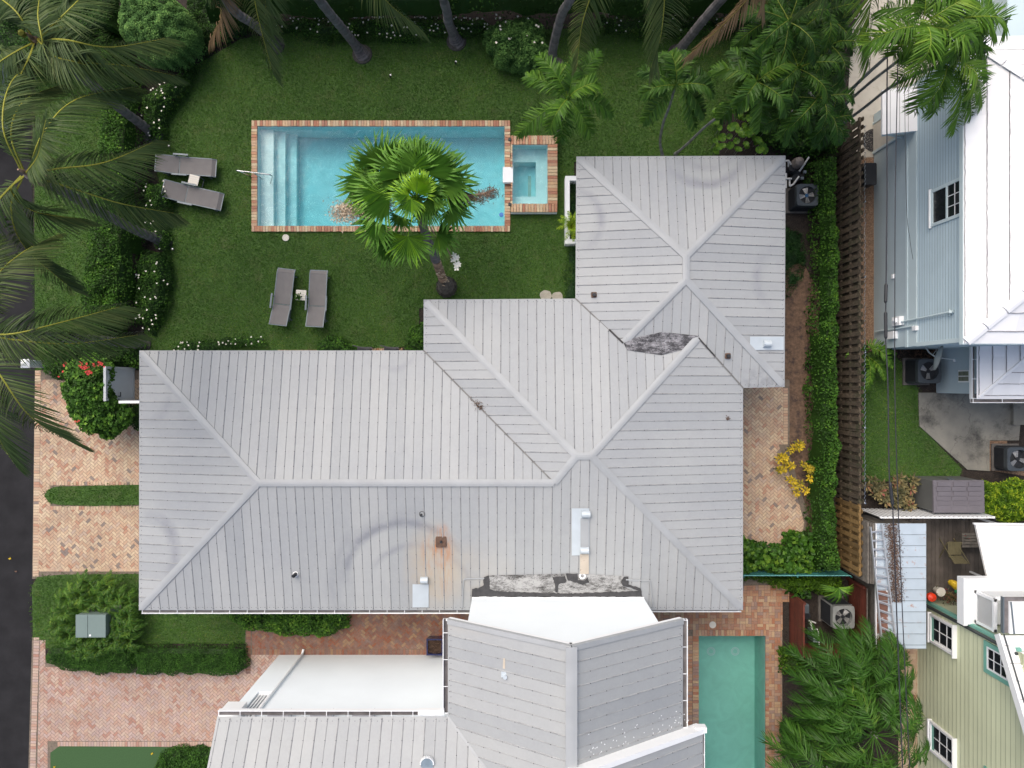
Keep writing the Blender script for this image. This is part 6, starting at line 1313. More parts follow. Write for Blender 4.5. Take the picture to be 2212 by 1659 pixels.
# blue planter
a = W(921, 1416, .5); b = W(957, 1380, .5); r = thing("planter", "square glazed dark blue planter at the right end of the white wall", "planter", ((a[0] + b[0]) / 2, (a[1] + b[1]) / 2, 0)); m = MB(); x0, y0, x1, y1 = a[0], a[1], b[0], b[1]; t_ = .05
V = [(x0 + .06, y0 + .06, 0), (x1 - .06, y0 + .06, 0), (x1 - .06, y1 - .06, 0), (x0 + .06, y1 - .06, 0), (x0, y0, .5), (x1, y0, .5), (x1, y1, .5), (x0, y1, .5), (x0 + t_, y0 + t_, .5), (x1 - t_, y0 + t_, .5), (x1 - t_, y1 - t_, .5), (x0 + t_, y1 - t_, .5), (x0 + t_, y0 + t_, .36), (x1 - t_, y0 + t_, .36), (x1 - t_, y1 - t_, .36), (x0 + t_, y1 - t_, .36)]
m.add(V, [(i + k, (i + 1) % 4 + k, (i + 1) % 4 + k + 4, i + k + 4) for k in (0, 4, 8) for i in range(4)] + [(3, 2, 1, 0)]); part('pot', m, M['planter'], r)
m = MB(); n_ = 260; P = np.column_stack([R.uniform(x0 + t_, x1 - t_, n_), R.uniform(y0 + t_, y1 - t_, n_), R.uniform(.37, .5, n_)]); leaves(m, P, R.normal(size=(n_, 3)) + [0, 0, 1], .06, .4, R.random(n_) * .6); m.box((x0 + t_, y0 + t_, .365), (x1 - t_, y1 - t_, .38), .05); part('dry_plant', m, M['debris'], r)
# stray leaves on the road and drives
for i, (x, y, lab) in enumerate(((21, 1207, "yellow leaf on the dark road"), (34, 1234.5, "orange leaf on the dark road"), (328, 1628, "pale leaf on the artificial lawn"), (117, 1657, "reddish leaf on the left end of the artificial lawn"))):
    c = np.array(W(x, y, .04)); m = MB(); leaves(m, np.array([c, c + [.03, .02, .01]]), np.array([[.1, .1, 1.], [.2, 0, 1]]), np.array([.11, .09]), .5, np.array([.8, .7])); solo("fallen_leaf", m, M['croton'] if i != 1 else M['rust'], lab, "leaf", "fallen leaves")

# ================================================================== RIGHT SIDE
M['acpad'] = simple('worn_pad', (.12, .11, .10), .9, .2, 6)
def ac(label, x0, y0, x1, y1, h, mat='acgrey', rot=.3, n=4, cap='black', r_=.04):
    r = thing("air_conditioner", label, "air conditioner", ((x0 + x1) / 2, (y0 + y1) / 2, 0), "outdoor air conditioning units"); m = MB(); cx, cy = (x0 + x1) / 2, (y0 + y1) / 2; rad = min(x1 - x0, y1 - y0) * .39
    m.rbox((x0 + .01, y0 + .01, .08), (x1 - .01, y1 - .01, h - .17), r_)
    s = 32; an = np.arange(s) / s * 2 * PI + PI / 4; sq = []
    for a_ in an:
        c_, n_ = math.cos(a_), math.sin(a_); k = min((x1 - x0) / 2 / max(abs(c_), 1e-6), (y1 - y0) / 2 / max(abs(n_), 1e-6)); k = min(k, math.hypot(x1 - x0, y1 - y0) / 2 * .93); sq.append((cx + c_ * k, cy + n_ * k))
    V = [(*q, h - .18) for q in sq] + [(*q, h - .02) for q in sq] + [(cx + (q[0] - cx) * .97, cy + (q[1] - cy) * .97, h) for q in sq] + [(cx + math.cos(a_) * rad, cy + math.sin(a_) * rad, h - .0) for a_ in an] + [(cx + math.cos(a_) * rad * .97, cy + math.sin(a_) * rad * .97, h - .16) for a_ in an]
    m.add(V, [(k * s + i, k * s + (i + 1) % s, (k + 1) * s + (i + 1) % s, (k + 1) * s + i) for k in range(4) for i in range(s)]); part('cabinet', m, M[mat], r)
    m = MB()
    for i in range(int((h - .25) / .045)): z = .12 + i * .045; m.box((x0 - .004, y0 + .05, z), (x0 + .012, y1 - .05, z + .02)); m.box((x0 + .05, y0 - .004, z), (x1 - .05, y0 + .012, z + .02)); m.box((x0 + .05, y1 - .012, z), (x1 - .05, y1 + .004, z + .02))
    part('side_grille', m, M['black'], r, kind='stuff')
    m = MB(); m.disc((cx, cy), rad * .97, h - .155, seg=28); part('fan_well', m, M['black'], r)
    for i in range(n):
        a_ = rot + i * 2 * PI / n; d = np.array([math.cos(a_), math.sin(a_), 0]); e = np.array([-d[1], d[0], 0]); o_ = np.array([cx, cy, h - .1]); m = MB(); V = [o_ + d * rad * .2 - e * rad * .14, o_ + d * rad * .85 - e * rad * .36 + [0, 0, .02], o_ + d * rad * .88 + e * rad * .25 - [0, 0, .03], o_ + d * rad * .2 + e * rad * .12]; V += [v - np.array([0, 0, .006]) for v in V]; m.add(V, [(0, 1, 2, 3), (7, 6, 5, 4), (0, 4, 5, 1), (1, 5, 6, 2), (2, 6, 7, 3)]); part('fan_blade', m, M['blade'], r)
    m = MB(); m.cyl((cx, cy), rad * .2, h - .12, h - .06, seg=16); part('fan_hub', m, M[cap], r)
    m = MB(); 
    for k in range(1, 7):
        q = rad * k / 6.5; pts_ = [(cx + q * math.cos(a_), cy + q * math.sin(a_), h - .005) for a_ in np.linspace(0, 2 * PI, 25)]; m.tube(pts_, .0025, 4)
    for k in range(8): a_ = k * PI / 4 + .2; m.tube([(cx, cy, h), (cx + rad * math.cos(a_), cy + rad * math.sin(a_), h - .003)], .003, 4)
    part('top_grille', m, M['black'], r, kind='stuff'); m = MB(); m.box((x0 - .06, y0 - .06, 0), (x1 + .06, y1 + .06, .08)); part('pad', m, M['acpad'], r); return r
a = W(1721, 444.7, .85); b = W(1768.5, 396.8, .85); ac("dark air conditioner with a blue fan cap beside the top right roof corner", a[0], a[1], b[0], b[1], .85, rot=.25, cap='copper', r_=.06)
a = W(1983, 828, .88); b = W(2034, 775, .88); ac("air conditioner under the satellite dish beside the pale blue house", a[0], a[1], b[0], b[1], .88, rot=.6, n=3)
a = W(2176, 1018, .77); b = W(2228, 966, .77); ac("ribbed grey air conditioner cut by the right edge beside the patio", a[0], a[1], b[0], b[1], .77, rot=1.9, n=3, r_=.1)
a = W(1799, 1359, 1.05); b = W(1847, 1309, 1.05); ac("pale grey air conditioner inside the red wooden enclosure", a[0], a[1], b[0], b[1], 1.05, 'aclight', rot=1.0, n=4, r_=.02)
# pool pump set
c = W(1722, 370, .5); r = thing("pool_pump", "black pool pump and filter with white pipes beside the top right roof corner", "pool pump", (c[0], c[1], 0))
P3 = lambda zx, zy, h: np.array(W(1674.3 + zx / 12, 322.6 + zy / 12, h))
q = P3(650, 300, .8); m = MB(); m.tube([(q[0], q[1], .05), (q[0], q[1], .6), (q[0], q[1], .78), (q[0], q[1], .84)], [.18, .18, .14, .03], 20); M['tank'] = simple("tan_filter_tank", (.16, .135, .12), .6, .15, 4); part('filter_tank', m, M['tank'], r)
q = P3(450, 480, .5); m = MB(); m.tube([(q[0] - .1, q[1] + .05, .2), (q[0] + .35, q[1] - .1, .2)], .13, 14); m.cyl(q, .12, .1, .5); m.cyl(P3(560, 720, .4), .14, .05, .38); m.box(P3(430, 830, .1), P3(760, 640, .34)); part('motor', m, M['black'], r)
m = MB()
for pts_ in ([(630, 570, .55), (760, 380, .62), (880, 200, .68)], [(620, 700, .6), (480, 900, .55), (380, 960, .5)], [(380, 960, .5), (375, 790, .5)], [(430, 760, .55), (250, 760, .55)], [(420, 390, .5), (350, 290, .55), (270, 300, .55)], [(345, 300, .5), (350, 450, .4)], [(285, 620, .5), (285, 1000, .5)]):
    m.tube([P3(*v) for v in pts_], .03, 10)
part('pipes', m, M['pipe'], r)
m = MB(); 
for v in ((770, 585, .6), (700, 750, .55)): q = P3(*v); m.box(q - [.045, .045, .05], q + [.045, .045, .03])
part('valve', m, M['lframe'], r)
# wooden fence
FX = 11.04
def fence(label, y_a, y_b, mat, top=1.83, bw=.14, pitch=.155, lean=0, dogear=True, gaplight=False):
    r = thing("wooden_fence", label, "fence", (FX, (y_a + y_b) / 2, 0)); m = MB(); y = min(y_a, y_b); ye = max(y_a, y_b); i = 0
    while y + bw < ye:
        x = FX + (.0 if i % 2 else .085); jz = random.uniform(-.03, .02); e = .035; z = top + jz; tx = random.uniform(-.01, .01)
        P = [(y, 0), (y + bw, 0), (y + bw, z - .05), (y + bw - e, z), (y + e, z), (y, z - .05)]; V = [(x + tx * q[1], q[0], q[1]) for q in P] + [(x + .018 + tx * q[1], q[0], q[1]) for q in P]
        m.add(V, [(0, 1, 2, 3, 4, 5)[::-1], (6, 7, 8, 9, 10, 11)] + [(k, (k + 1) % 6, 6 + (k + 1) % 6, 6 + k) for k in range(6)], random.random()); y += pitch * .66 if False else pitch * (.80); i += 1
    part('pickets', m, M[mat], r); m = MB()
    for z in (.3, 1.0, 1.6): m.box((FX + .018, min(y_a, y_b), z), (FX + .085, ye, z + .09), .4)
    part('rails', m, M[mat], r); yy = min(y_a, y_b)
    while yy < ye: part('post', MB().box((FX + .0 + .02, yy - .03, 0), (FX + .083, yy + .045, top - .1), .3), M[mat], r); yy += 2.3
    return r
yN = W(0, 250, 1.8)[1]; yM = W(0, 1088, 1.8)[1]; yS = W(0, 1246, 1.8)[1]
fence("long dark weathered board fence behind the glossy hedge", yN, yM, 'wood'); fence("short light brown newer board fence section at the lower end of the dark fence", yM - .02, yS, 'newwood', 1.75)
# chain-link fence right behind
r = thing("chain_link_fence", "thin silvery wire fence tips showing along the right side of the wooden fence", "fence", (FX + .2, 3, 0)); m = MB(); y = yM
while y < yN - .3: z = 1.72 + .015 * math.sin(y * 9); m.bar((FX + .17, y, z), (FX + .2 + random.uniform(0, .02), y + .12, z + random.uniform(-.01, .02)), .012, .012); m.bar((FX + .2, y + .1, z), (FX + .22, y + .13, z - .1), .01, .01); y += .14
part('top_wire', m, M['steel'], r)
y = yM
while y < yN: part('post', MB().tube([(FX + .2, y, 0), (FX + .2, y, 1.74)], .025, 8), M['steel'], r); y += 2.4
# green mesh fence
r = thing("mesh_fence", "low teal mesh fence across the shrubs at the lower right corner of the house", "fence", W(1720, 1232)); ya = W(0, 1243.5, 1.1)[1]; xa, xb = W(1606, 0, 1.1)[0], W(1838, 0, 1.1)[0]; m = MB(); m.tube([(xa, ya, 1.1), (xb, ya, 1.1)], .014, 6)
M['teal'] = simple("teal_rail", (.12, .34, .33), .5, .1); part('top_rail', m, M['teal'], r); m = MB()
for z in np.arange(.1, 1.08, .07): m.bar((xa, ya, z), (xb, ya, z), .012, .01)
for x in np.arange(xa, xb, .08): m.bar((x, ya, 0), (x, ya, 1.1), .012, .01)
part('mesh', m, M['mesh'], r, kind='stuff')
for x in np.linspace(xa, xb, 3): part('post', MB().tube([(x, ya - .03, 0), (x, ya - .03, 1.15)], .025, 8), M['mesh'], r)
# red enclosure
r = thing("wooden_enclosure", "red brown wooden enclosure round an air conditioner beside the plunge pool", "fence", (10.4, -8, 0)); hw = 1.25; xw_, xe_ = 9.47, 11.5; ys_, yn1, yn2 = -8.86, -7.15, -6.62
def boards(p, q, z0, z1, horiz=True, step=.15):
    m = MB(); n_ = int((z1 - z0) / step)
    for i in range(n_): z = z0 + i * (z1 - z0) / n_; m.bar((*p, z + step * .47), (*q, z + step * .47), .025, (z1 - z0) / n_ - .012, random.random())
    return m
def vboards(p, q, z, step=.14):
    m = MB(); p = np.array(p); q = np.array(q); L = np.linalg.norm(q - p); d = (q - p) / L; n_ = int(L / step); s = np.array([-d[1], d[0]])
    for i in range(n_):
        a_ = p + d * i * L / n_; b_ = p + d * ((i + 1) * L / n_ - .008); m.prism([tuple(a_), tuple(b_), tuple(b_ + s * .02), tuple(a_ + s * .02)], 0, z, random.random())
    return m
part('side_panel', boards((xw_, ys_), (xw_, yn1), .05, hw, step=.13), M['redwood'], r); part('side_panel', boards((xw_, ys_), (xe_ - .02, ys_), .05, hw, step=.13), M['redwood'], r)
hE = 1.3; part('side_panel', boards((xe_, -9.25), (xe_, yn2), .05, hE, step=.13), M['redwood'], r); part('top_rail', MB().box((xe_ - .015, -9.25, hE), (xe_ + .02, yn2, hE + .03), .5), M['greywood'], r)
part('top_rail', MB().box((xw_ - .03, ys_ - .03, hw), (xw_ + .03, yn1, hw + .025), .6), M['redwood'], r); part('top_rail', MB().box((xw_ + .03, ys_ - .03, hw), (xe_ - .03, ys_ + .03, hw + .025), .6), M['redwood'], r)
for x, y in ((xw_ + .05, ys_ + .05), (xw_ + .05, yn1), (xe_ - .06, yn2)): part('post', MB().box((x - .04, y - .04, 0), (x + .04, y + .04, hw - .02), .4), M['redwood'], r)
P7 = lambda zx, zy, h: np.array(W(1689.7 + zx / 7.71, 1228.9 + zy / 7.71, h))
r = thing("pool_equipment", "blue grey pump box and pipes along the left wall inside the red enclosure", "pool pump", P7(500, 1000, 0)); a = P7(440, 1180, .3); m = MB(); a = P7(530, 1230, .6); b = P7(600, 1050, .6); m.rbox((a[0] - .02, a[1], .1), (b[0], b[1], .6), .02); part('pump_box', m, M['utility'], r)
m = MB(); m.tube([P7(470, 880, .4), P7(500, 1010, .45), P7(590, 1010, .5)], .03, 8); m.tube([P7(600, 1040, .6), P7(620, 1300, .6)], .02, 8); m.tube([P7(440, 860, .3), P7(560, 900, .3)], .025, 8); part('pipes', m, M['pipe'], r)
m = MB(); m.cyl(P7(410, 780, .4), .13, 0, .4); part('filter', m, M['black'], r); m = MB(); m.tube([P7(560, 1240, .3), P7(600, 1300, .3)], .1, 12); part('motor', m, M['black'], r)
m = MB(); a = P7(360, 740, .7); b = P7(450, 600, .7)
for i in range(8): y = a[1] + (b[1] - a[1]) * i / 8; m.box((a[0], y, .4), (b[0], y + .012, .7)); 
m.box((a[0], a[1], .4), (b[0], b[1], .66)); part('control_box', m, M['lframe'], r)
hedge("broad dark leaves hanging into the top of the red enclosure", [(1712, 1268), (1760, 1268), (1765, 1300), (1735, 1302), (1712, 1290)], .7, 'gard', .2, 260, 'ground_cover', 'plants', seed=60, asp=.5, bias=.1)
r = thing("spiky_plant", "spiky strap leaved plant hanging over the air conditioner in the red enclosure", "plant", W(1812, 1272))
m = MB()
for i in range(30):
    a_ = random.uniform(2.9, 6.5); c = np.array(W(1812, 1270, 1.3)); d = np.array([math.cos(a_), math.sin(a_), 0]); q = curve([c, c + d * .25 + [0, 0, .12], c + d * .55 - [0, 0, .1]], 6); s = np.cross(d, [0, 0, 1.]); w_ = np.array([.02, .03, .028, .022, .014, .003])
    m.grid(np.stack([q - s * w_[:, None], q + s * w_[:, None]], 1)[None], random.random())
m.tube([W(1812, 1270, 0), W(1812, 1270, 1.3)], .03, 6, .1)
part('leaves', m, M['hedge'], r)
# electrical cables
def cable(label, pts, r_, h): m = MB(); m.tube(curve([np.array(W(x, y, hh)) for x, y, hh in pts], 60), r_, 6); return m
G = "power cables along the fence line"
r = thing("power_cable", "thickest dark overhead cable with rubber sleeves, leftmost of the cables over the blue house", "cable", W(1913, 700, 6.3), G)
part('wire', cable('', [(1920, -120, 6.6), (1916, 200, 6.4), (1916, 415, 6.3), (1914, 620, 6.2), (1913, 727, 6.2), (1918, 829, 6.2), (1921, 1030, 6.2), (1928, 1092, 6.2), (1934, 1244, 6.2), (1941, 1432, 6.2), (1952, 1720, 6.3)], .016, 6), M['cable'], r)
for ya, yb, xa, xb in ((612, 655, 1914, 1913), (673, 732, 1913, 1913.5), (1042, 1092, 1923, 1928)): part('sleeve', MB().tube([W(xa, ya, 6.2), W(xa, ya + 4, 6.2), W(xb, yb - 4, 6.2), W(xb, yb, 6.2)], [.02, .042, .042, .02], 10), M['black'], r)
r = thing("power_cable", "second dark overhead cable running parallel on the right of the sleeved cable", "cable", W(1933, 700, 6.6), G)
part('wire', cable('', [(1945, -120, 6.8), (1938, 200, 6.7), (1934, 415, 6.6), (1933, 620, 6.5), (1933, 829, 6.5), (1938, 1030, 6.5), (1946, 1244, 6.5), (1956, 1470, 6.6), (1968, 1720, 6.7)], .012, 6), M['cable'], r)
r = thing("power_cable", "thin grey service wire slanting down onto the pale blue wall", "cable", W(1960, 400, 5), G); part('wire', cable('', [(1950, -100, 6.4), (1954, 190, 5.8), (1958, 440, 5), (1966, 520, 4.2), (1972, 560, 3.0)], .006, 6), M['cable'], r)

# ---- pale blue house
BX = 12.36; yS_, yN_ = 1.18, 9.2; bh = thing("house", "pale blue sided house with a bright white roof on the right", "house", (15, 5, 0)); EX = 12.2; EH = 5.25
m = MB(); m.box((BX, yS_, 0), (18.5, yN_, 2.1)); part('wall', m, M['bluestucco'], bh); m = MB(); n_ = 19; z0 = 2.72; dz = (EH - z0) / n_
m.box((BX + .03, yS_ + .03, 2.1), (18.5, yN_ - .03, EH))
for i in range(n_):
    z = z0 + i * dz; t_ = .8 + .2 * random.random(); m.box((BX - .016, yS_, z + dz - .016), (BX + .0, yN_, z + dz), 0)  # dark strip and underside at each lap: lap shade painted into the tone
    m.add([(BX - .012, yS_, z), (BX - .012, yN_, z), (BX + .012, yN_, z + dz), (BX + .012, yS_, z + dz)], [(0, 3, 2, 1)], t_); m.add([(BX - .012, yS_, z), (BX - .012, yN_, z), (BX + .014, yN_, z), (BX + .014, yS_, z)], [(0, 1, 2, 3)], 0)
    m.add([(BX, yS_ - .012, z), (18.5, yS_ - .012, z), (18.5, yS_ + .01, z + dz), (BX, yS_ + .01, z + dz)], [(0, 1, 2, 3)], t_)
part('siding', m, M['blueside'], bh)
m = MB(); m.box((BX - .035, yS_ - .03, 2.08), (18.5, yN_ + .03, 2.2)); m.box((BX - .03, yS_ - .02, 2.55), (18.5, yN_ + .02, 2.70)); m.box((BX - .02, yS_ - .02, 2.2), (18.5, yN_ + .02, 2.55)); part('band_trim', m, M['bluetrim'], bh)
for y in (yS_, yN_): m = MB(); m.box((BX - .03, y - (.03 if y < 5 else .09), 2.7), (BX + .09, y + (.09 if y < 5 else .03), EH - .02)); part('corner_trim', m, M['bluetrim'], bh)
# window
w0 = WX(BX, 2016, 485); wy0, wy1 = WX(BX, 2030, 478)[1], WX(BX, 2060, 397)[1]; wz0, wz1 = 3.58, 4.95
wn = MB(); fx = BX - .05
for (a, b) in (((wy0 - .09, wz0 - .09), (wy1 + .09, wz0)), ((wy0 - .09, wz1), (wy1 + .09, wz1 + .09)), ((wy0 - .09, wz0), (wy0, wz1)), ((wy1, wz0), (wy1 + .09, wz1)), ((wy0, (wz0 + wz1) / 2 - .03), (wy1, (wz0 + wz1) / 2 + .03))): wn.box((fx, a[0], a[1]), (BX + .02, b[0], b[1]))
wf = part('window', wn, M['bluetrim'], bh, "dark slider window with a pale frame"); m = MB(); m.box((BX - .02, wy0, wz0), (BX + .01, wy1, wz1)); part('pane', m, M['glassdark'], wf)
m = MB(); zz = (wz0 + wz1) / 2 + .03
for k in (1, 2): y = wy0 + (wy1 - wy0) * k / 3; m.box((BX - .032, y - .01, zz), (BX - .018, y + .01, wz1))
m.box((BX - .032, wy0, (zz + wz1) / 2 - .01), (BX - .018, wy1, (zz + wz1) / 2 + .01)); part('muntins', m, M['white'], wf)
m = MB(); m.box((BX - .09, wy0 - .12, wz0 - .14), (BX, wy1 + .12, wz0 - .09)); part('sill', m, M['white'], wf)
# roof
def shingle(parent, poly, eave_dir, sp=.47, tile=.55, seed=1, name='roof'):
    """white roof face with course ridges running along eave_dir 'x'/'y'"""
    g = np.random.default_rng(seed); a, b, c = planez(poly); zf = lambda x, y: a * x + b * y + c; P = [np.array(q[:2], float) for q in poly]; u = np.array([1., 0.]) if eave_dir == 'y' else np.array([0., 1.]); v = u[::-1]
    us = [q @ u for q in P]; m, ml = MB(), MB(); k0 = math.floor(min(us) / sp); k1 = math.ceil(max(us) / sp)
    for k in range(k0, k1):
        q = clip_half(P, u, (k + 1) * sp); q = clip_half(q, -u, -k * sp) if len(q) > 2 else []
        if len(q) < 3: continue
        vs = [t @ v for t in q]; j0 = math.floor(min(vs) / tile); j1 = math.ceil(max(vs) / tile); off = .5 * tile * (k % 2)
        for j in range(j0 - 1, j1 + 1):
            w = clip_half(q, v, (j + 1) * tile + off); w = clip_half(w, -v, -(j * tile + off)) if len(w) > 2 else []
            if len(w) < 3: continue
            A_ = sum(w[i][0] * w[(i + 1) % len(w)][1] - w[(i + 1) % len(w)][0] * w[i][1] for i in range(len(w)))
            if A_ < 0: w = w[::-1]
            m.add([(t[0], t[1], zf(*t) + .012 * ((t @ u) / sp - k) * (-1 if (a * u[0] + b * u[1]) > 0 else 1)) for t in w], [tuple(range(len(w)))], g.random())
            t0 = v * ((j + 1) * tile + off); tt = []
        for (lu, full) in ((k * sp, True),):
            xs = []
            for i in range(len(P)):
                e0, e1 = P[i], P[(i + 1) % len(P)]; d0 = e0 @ u - lu; d1 = e1 @ u - lu
                if (d0 > 0) != (d1 > 0): t = d0 / (d0 - d1); xs.append((e0 + (e1 - e0) * t) @ v)
            if len(xs) >= 2:
                xs.sort(); A0 = u * lu + v * xs[0]; B0 = u * lu + v * xs[-1]; n_ = max(2, int((xs[-1] - xs[0]) / .12)); pv = None
                for i in range(n_ + 1):
                    e = A0 + (B0 - A0) * i / n_ + u * g.normal(0, .004); e = np.array([e[0], e[1], zf(*e) + .012])
                    if pv is not None: ml.bar(pv, e, .013 + .008 * g.random(), .006)
                    pv = e
    o = part(name, m, M['whiteshingle'], parent); part('course_gaps', ml, M['shinglegap'], o, kind='stuff'); return o
sl2 = .42; yA, yB_ = W(0, 742, EH)[1] - .0, W(0, 78, EH)[1]; hw_ = (yB_ - yA) / 2; zr = EH + hw_ * sl2
o = shingle(bh, [(EX, yA, EH), (EX + hw_, yA + hw_, zr), (EX, yB_, EH)], 'y', .47, .6, 5)
shingle(bh, [(EX, yA, EH), (20, yA, EH), (20, yA + hw_, zr), (EX + hw_, yA + hw_, zr)], 'x', .47, .6, 6); shingle(bh, [(EX, yB_, EH), (EX + hw_, yA + hw_, zr), (20, yA + hw_, zr), (20, yB_, EH)], 'x', .47, .6, 7)
for a, b in (((EX + .05, yA + .05, EH + .02), (EX + hw_, yA + hw_, zr + .02)), ((EX + .05, yB_ - .05, EH + .02), (EX + hw_, yA + hw_, zr + .02))):
    d = np.array(b) - np.array(a); 
    for i in range(10): p0 = np.array(a) + d * i / 10; p1 = np.array(a) + d * (i + .94) / 10; part('ridge_tile', ridge(MB(), p0, p1, .13, .06, .0, .0), M['whiteshingle'], o)
m = MB(); m.box((EX - .02, yA - .02, EH - .17), (EX + .04, yB_ + .02, EH - .015)); m.box((EX + .04, yA - .02, EH - .17), (20, yA + .04, EH - .015)); m.box((EX + .04, yA + .04, EH - .12), (18.5, yB_, EH - .08)); part('fascia', m, M['bluetrim'], bh)
# porch canopy + door + mat + bin
y0, y1 = 7.72, 9.1; m = MB(); V = [(11.46, y0, 2.37), (BX, y0, 2.72), (BX, y1, 2.72), (11.46, y1, 2.37)]; V += [(v[0], v[1], v[2] - .09) for v in V]; m.add(V, [(0, 1, 2, 3), (7, 6, 5, 4), (0, 4, 5, 1), (1, 5, 6, 2), (2, 6, 7, 3), (3, 7, 4, 0)]); po = part('porch_roof', m, M['whiteshingle'], bh, "small white canopy above the side door")
m = MB()
for x in (11.66, 11.9, 12.12): z = 2.37 + (x - 11.46) * .389; m.bar((x, y0, z + .006), (x, y1, z + .006), .012, .006)
part('course_gaps', m, M['shinglegap'], po); m = MB(); m.bar((11.5, y0 + .02, 2.25), (BX, y0 + .02, 2.6), .05, .14); m.bar((11.7, y0 + .05, 2.25), (BX - .02, y0 + .05, 1.9), .06, .06); m.bar((11.7, y1 - .05, 2.25), (BX - .02, y1 - .05, 1.9), .06, .06); part('bracket', m, M['bluetrim'], bh)
m = MB(); m.box((BX - .03, 7.93, 0), (BX + .01, 8.85, 2.0)); part('door', m, M['cream'], bh); m = MB(); m.box((BX - .05, 7.85, 0), (BX, 7.93, 2.08)); m.box((BX - .05, 8.85, 0), (BX, 8.93, 2.08)); m.box((BX - .05, 7.93, 2.0), (BX, 8.85, 2.08)); part('door_frame', m, M['bluetrim'], bh)
c = W(1887, 303.5); m = MB(); an = np.linspace(PI / 2, 3 * PI / 2, 20); m.prism([(c[0] + .39 * math.cos(a), c[1] + .39 * math.sin(a)) for a in an], .02, .035); 
n = NT("lacy_rubber_mat"); v = n.N("ShaderNodeTexVoronoi"); v.inputs['Scale'].default_value = 26; n.L(n.obj(), v.inputs['Vector']); M['doormat'] = n.fin(n.ramp(v.outputs['Distance'], [(.2, (.2, .185, .16)), (.42, (.015, .015, .018))]), .8)
solo("doormat", m, M['doormat'], "black half round lacy doormat at the side door of the blue house", "doormat")
c = W(1876, 378, .6); r = thing("rubbish_bin", "black lidded bin between the wooden fence and the pale blue wall", "bin", (c[0], c[1], 0)); m = MB(); x, y = c[0], c[1]; V = [(x - .16, y - .3, 0), (x + .16, y - .3, 0), (x + .16, y + .3, 0), (x - .16, y + .3, 0), (x - .2, y - .36, .7), (x + .2, y - .34, .7), (x + .2, y + .34, .7), (x - .2, y + .36, .7)]; m.add(V, [(3, 2, 1, 0)] + [(i, (i + 1) % 4, 4 + (i + 1) % 4, 4 + i) for i in range(4)]); part('body', m, M['black'], r); m = MB(); m.rbox((x - .21, y - .37, .7), (x + .21, y + .37, .75), .06); part('lid', m, M['black'], r)
# conduit, meter
Bx = BX - .05; m = MB(); pA, pB = WX(Bx, 1932, 699), WX(Bx, 2050, 671); ym = (pA[1] + pB[1]) / 2
r = thing("electric_meter", "white electric meter with upright conduits on the pale blue wall under the cables", "meter", (Bx, ym, 0)); m.tube([(Bx - .03, pA[1], pA[2]), (Bx - .03, pB[1] - .05, pB[2] + .1)], .03, 10); a = WX(Bx, 1975, 696); m.tube([(Bx - .02, a[1] - .12, .3), (Bx - .02, a[1] - .12, a[2])], .03, 8); part('conduit', m, M['bluetrim'], r)
m = MB(); a = WX(Bx, 1942, 692); m.box((Bx - .1, a[1] - .16, a[2] - .25), (Bx + .05, a[1] + .12, a[2] + .2)); m.cyl((Bx - .14, a[1]), .07, a[2] - .05, a[2] + .08); part('meter_box', m, M['white'], r)
m = MB(); a = WX(Bx, 1977, 709); m.box((Bx - .05, a[1] - .07, a[2] - .1), (Bx + .05, a[1] + .07, a[2] + .1)); a = WX(Bx, 1929, 724); m.box((Bx - .09, a[1] - .12, a[2] - .2), (Bx + .05, a[1] + .12, a[2] + .2)); part('junction_box', m, M['white'], r)
m = MB(); q = np.array((Bx - .03, pB[1] - .05, pB[2] + .12)); m.tube([q, q + [0, 0, .06], q + [-.06, 0, .1]], [.05, .055, .04], 10); m.bar(q + [.03, -.1, -.1], q + [.03, .1, -.1], .03, .02); part('weatherhead', m, M['bluetrim'], r)
for x, y, lab in ((1929, 598, 0), (1961, 580, 1)):
    pass
m = MB(); a = WX(BX - .02, 1930, 597); m.box((BX - .07, a[1] - .07, a[2] - .05), (BX, a[1] + .07, a[2] + .05)); part('wall_vent', m, M['white'], bh)
# annex
AX = 14.5; ah = 2.45; ex = 14.3; yb = W(0, 849, 0)[1]; m = MB(); m.box((AX, yb, 0), (19, 1.18, ah)); part('annex_wall', m, M['bluestucco'], bh); ey = W(0, 862, ah)[1]; m = MB()
hz = lambda x, y: ah + .05 + .3 * min(x - ex, y - ey); 
shingle(bh, [(ex, ey, ah + .05), (ex + 1.25, ey + 1.25, ah + .05 + .375), (ex + 1.25, 1.2, ah + .05 + .375), (ex, 1.2, ah + .05)], 'y', .35, .42, 8, 'annex_roof'); shingle(bh, [(ex, ey, ah + .05), (20, ey, ah + .05), (20, ey + 1.25, ah + .425), (ex + 1.25, ey + 1.25, ah + .425)], 'x', .35, .5, 9, 'annex_roof')
m = MB(); m.add([(ex + 1.25, ey + 1.25, ah + .425), (20, ey + 1.25, ah + .425), (20, 1.2, ah + .425), (ex + 1.25, 1.2, ah + .425)], [(0, 1, 2, 3)], .5); part('annex_roof', m, M['whiteshingle'], bh)
part('ridge_tile', ridge(MB(), (ex + .05, ey + .05, ah + .06), (ex + 1.25, ey + 1.25, ah + .43), .05, .03), M['whiteshingle'], bh)
gutter(bh, (ex, ey, ah - .08), (ex, 1.15, ah - .08), (-1, 0), .12, .11, .6); gutter(bh, (ex - .12, ey, ah - .08), (20, ey, ah - .08), (0, -1), .10, .11, .9)
a = WX(AX, 2072, 824); b = WX(AX, 2094, 801); m = MB(); y0, y1, z0, z1 = a[1], b[1], a[2], b[2] ; wfr = MB(); wfr.box((AX - .02, y0 - .03, z0 - .03), (AX + .01, y1 + .03, z1 + .03)); o = part('window', wfr, M['white'], bh, "small six pane glass block window")
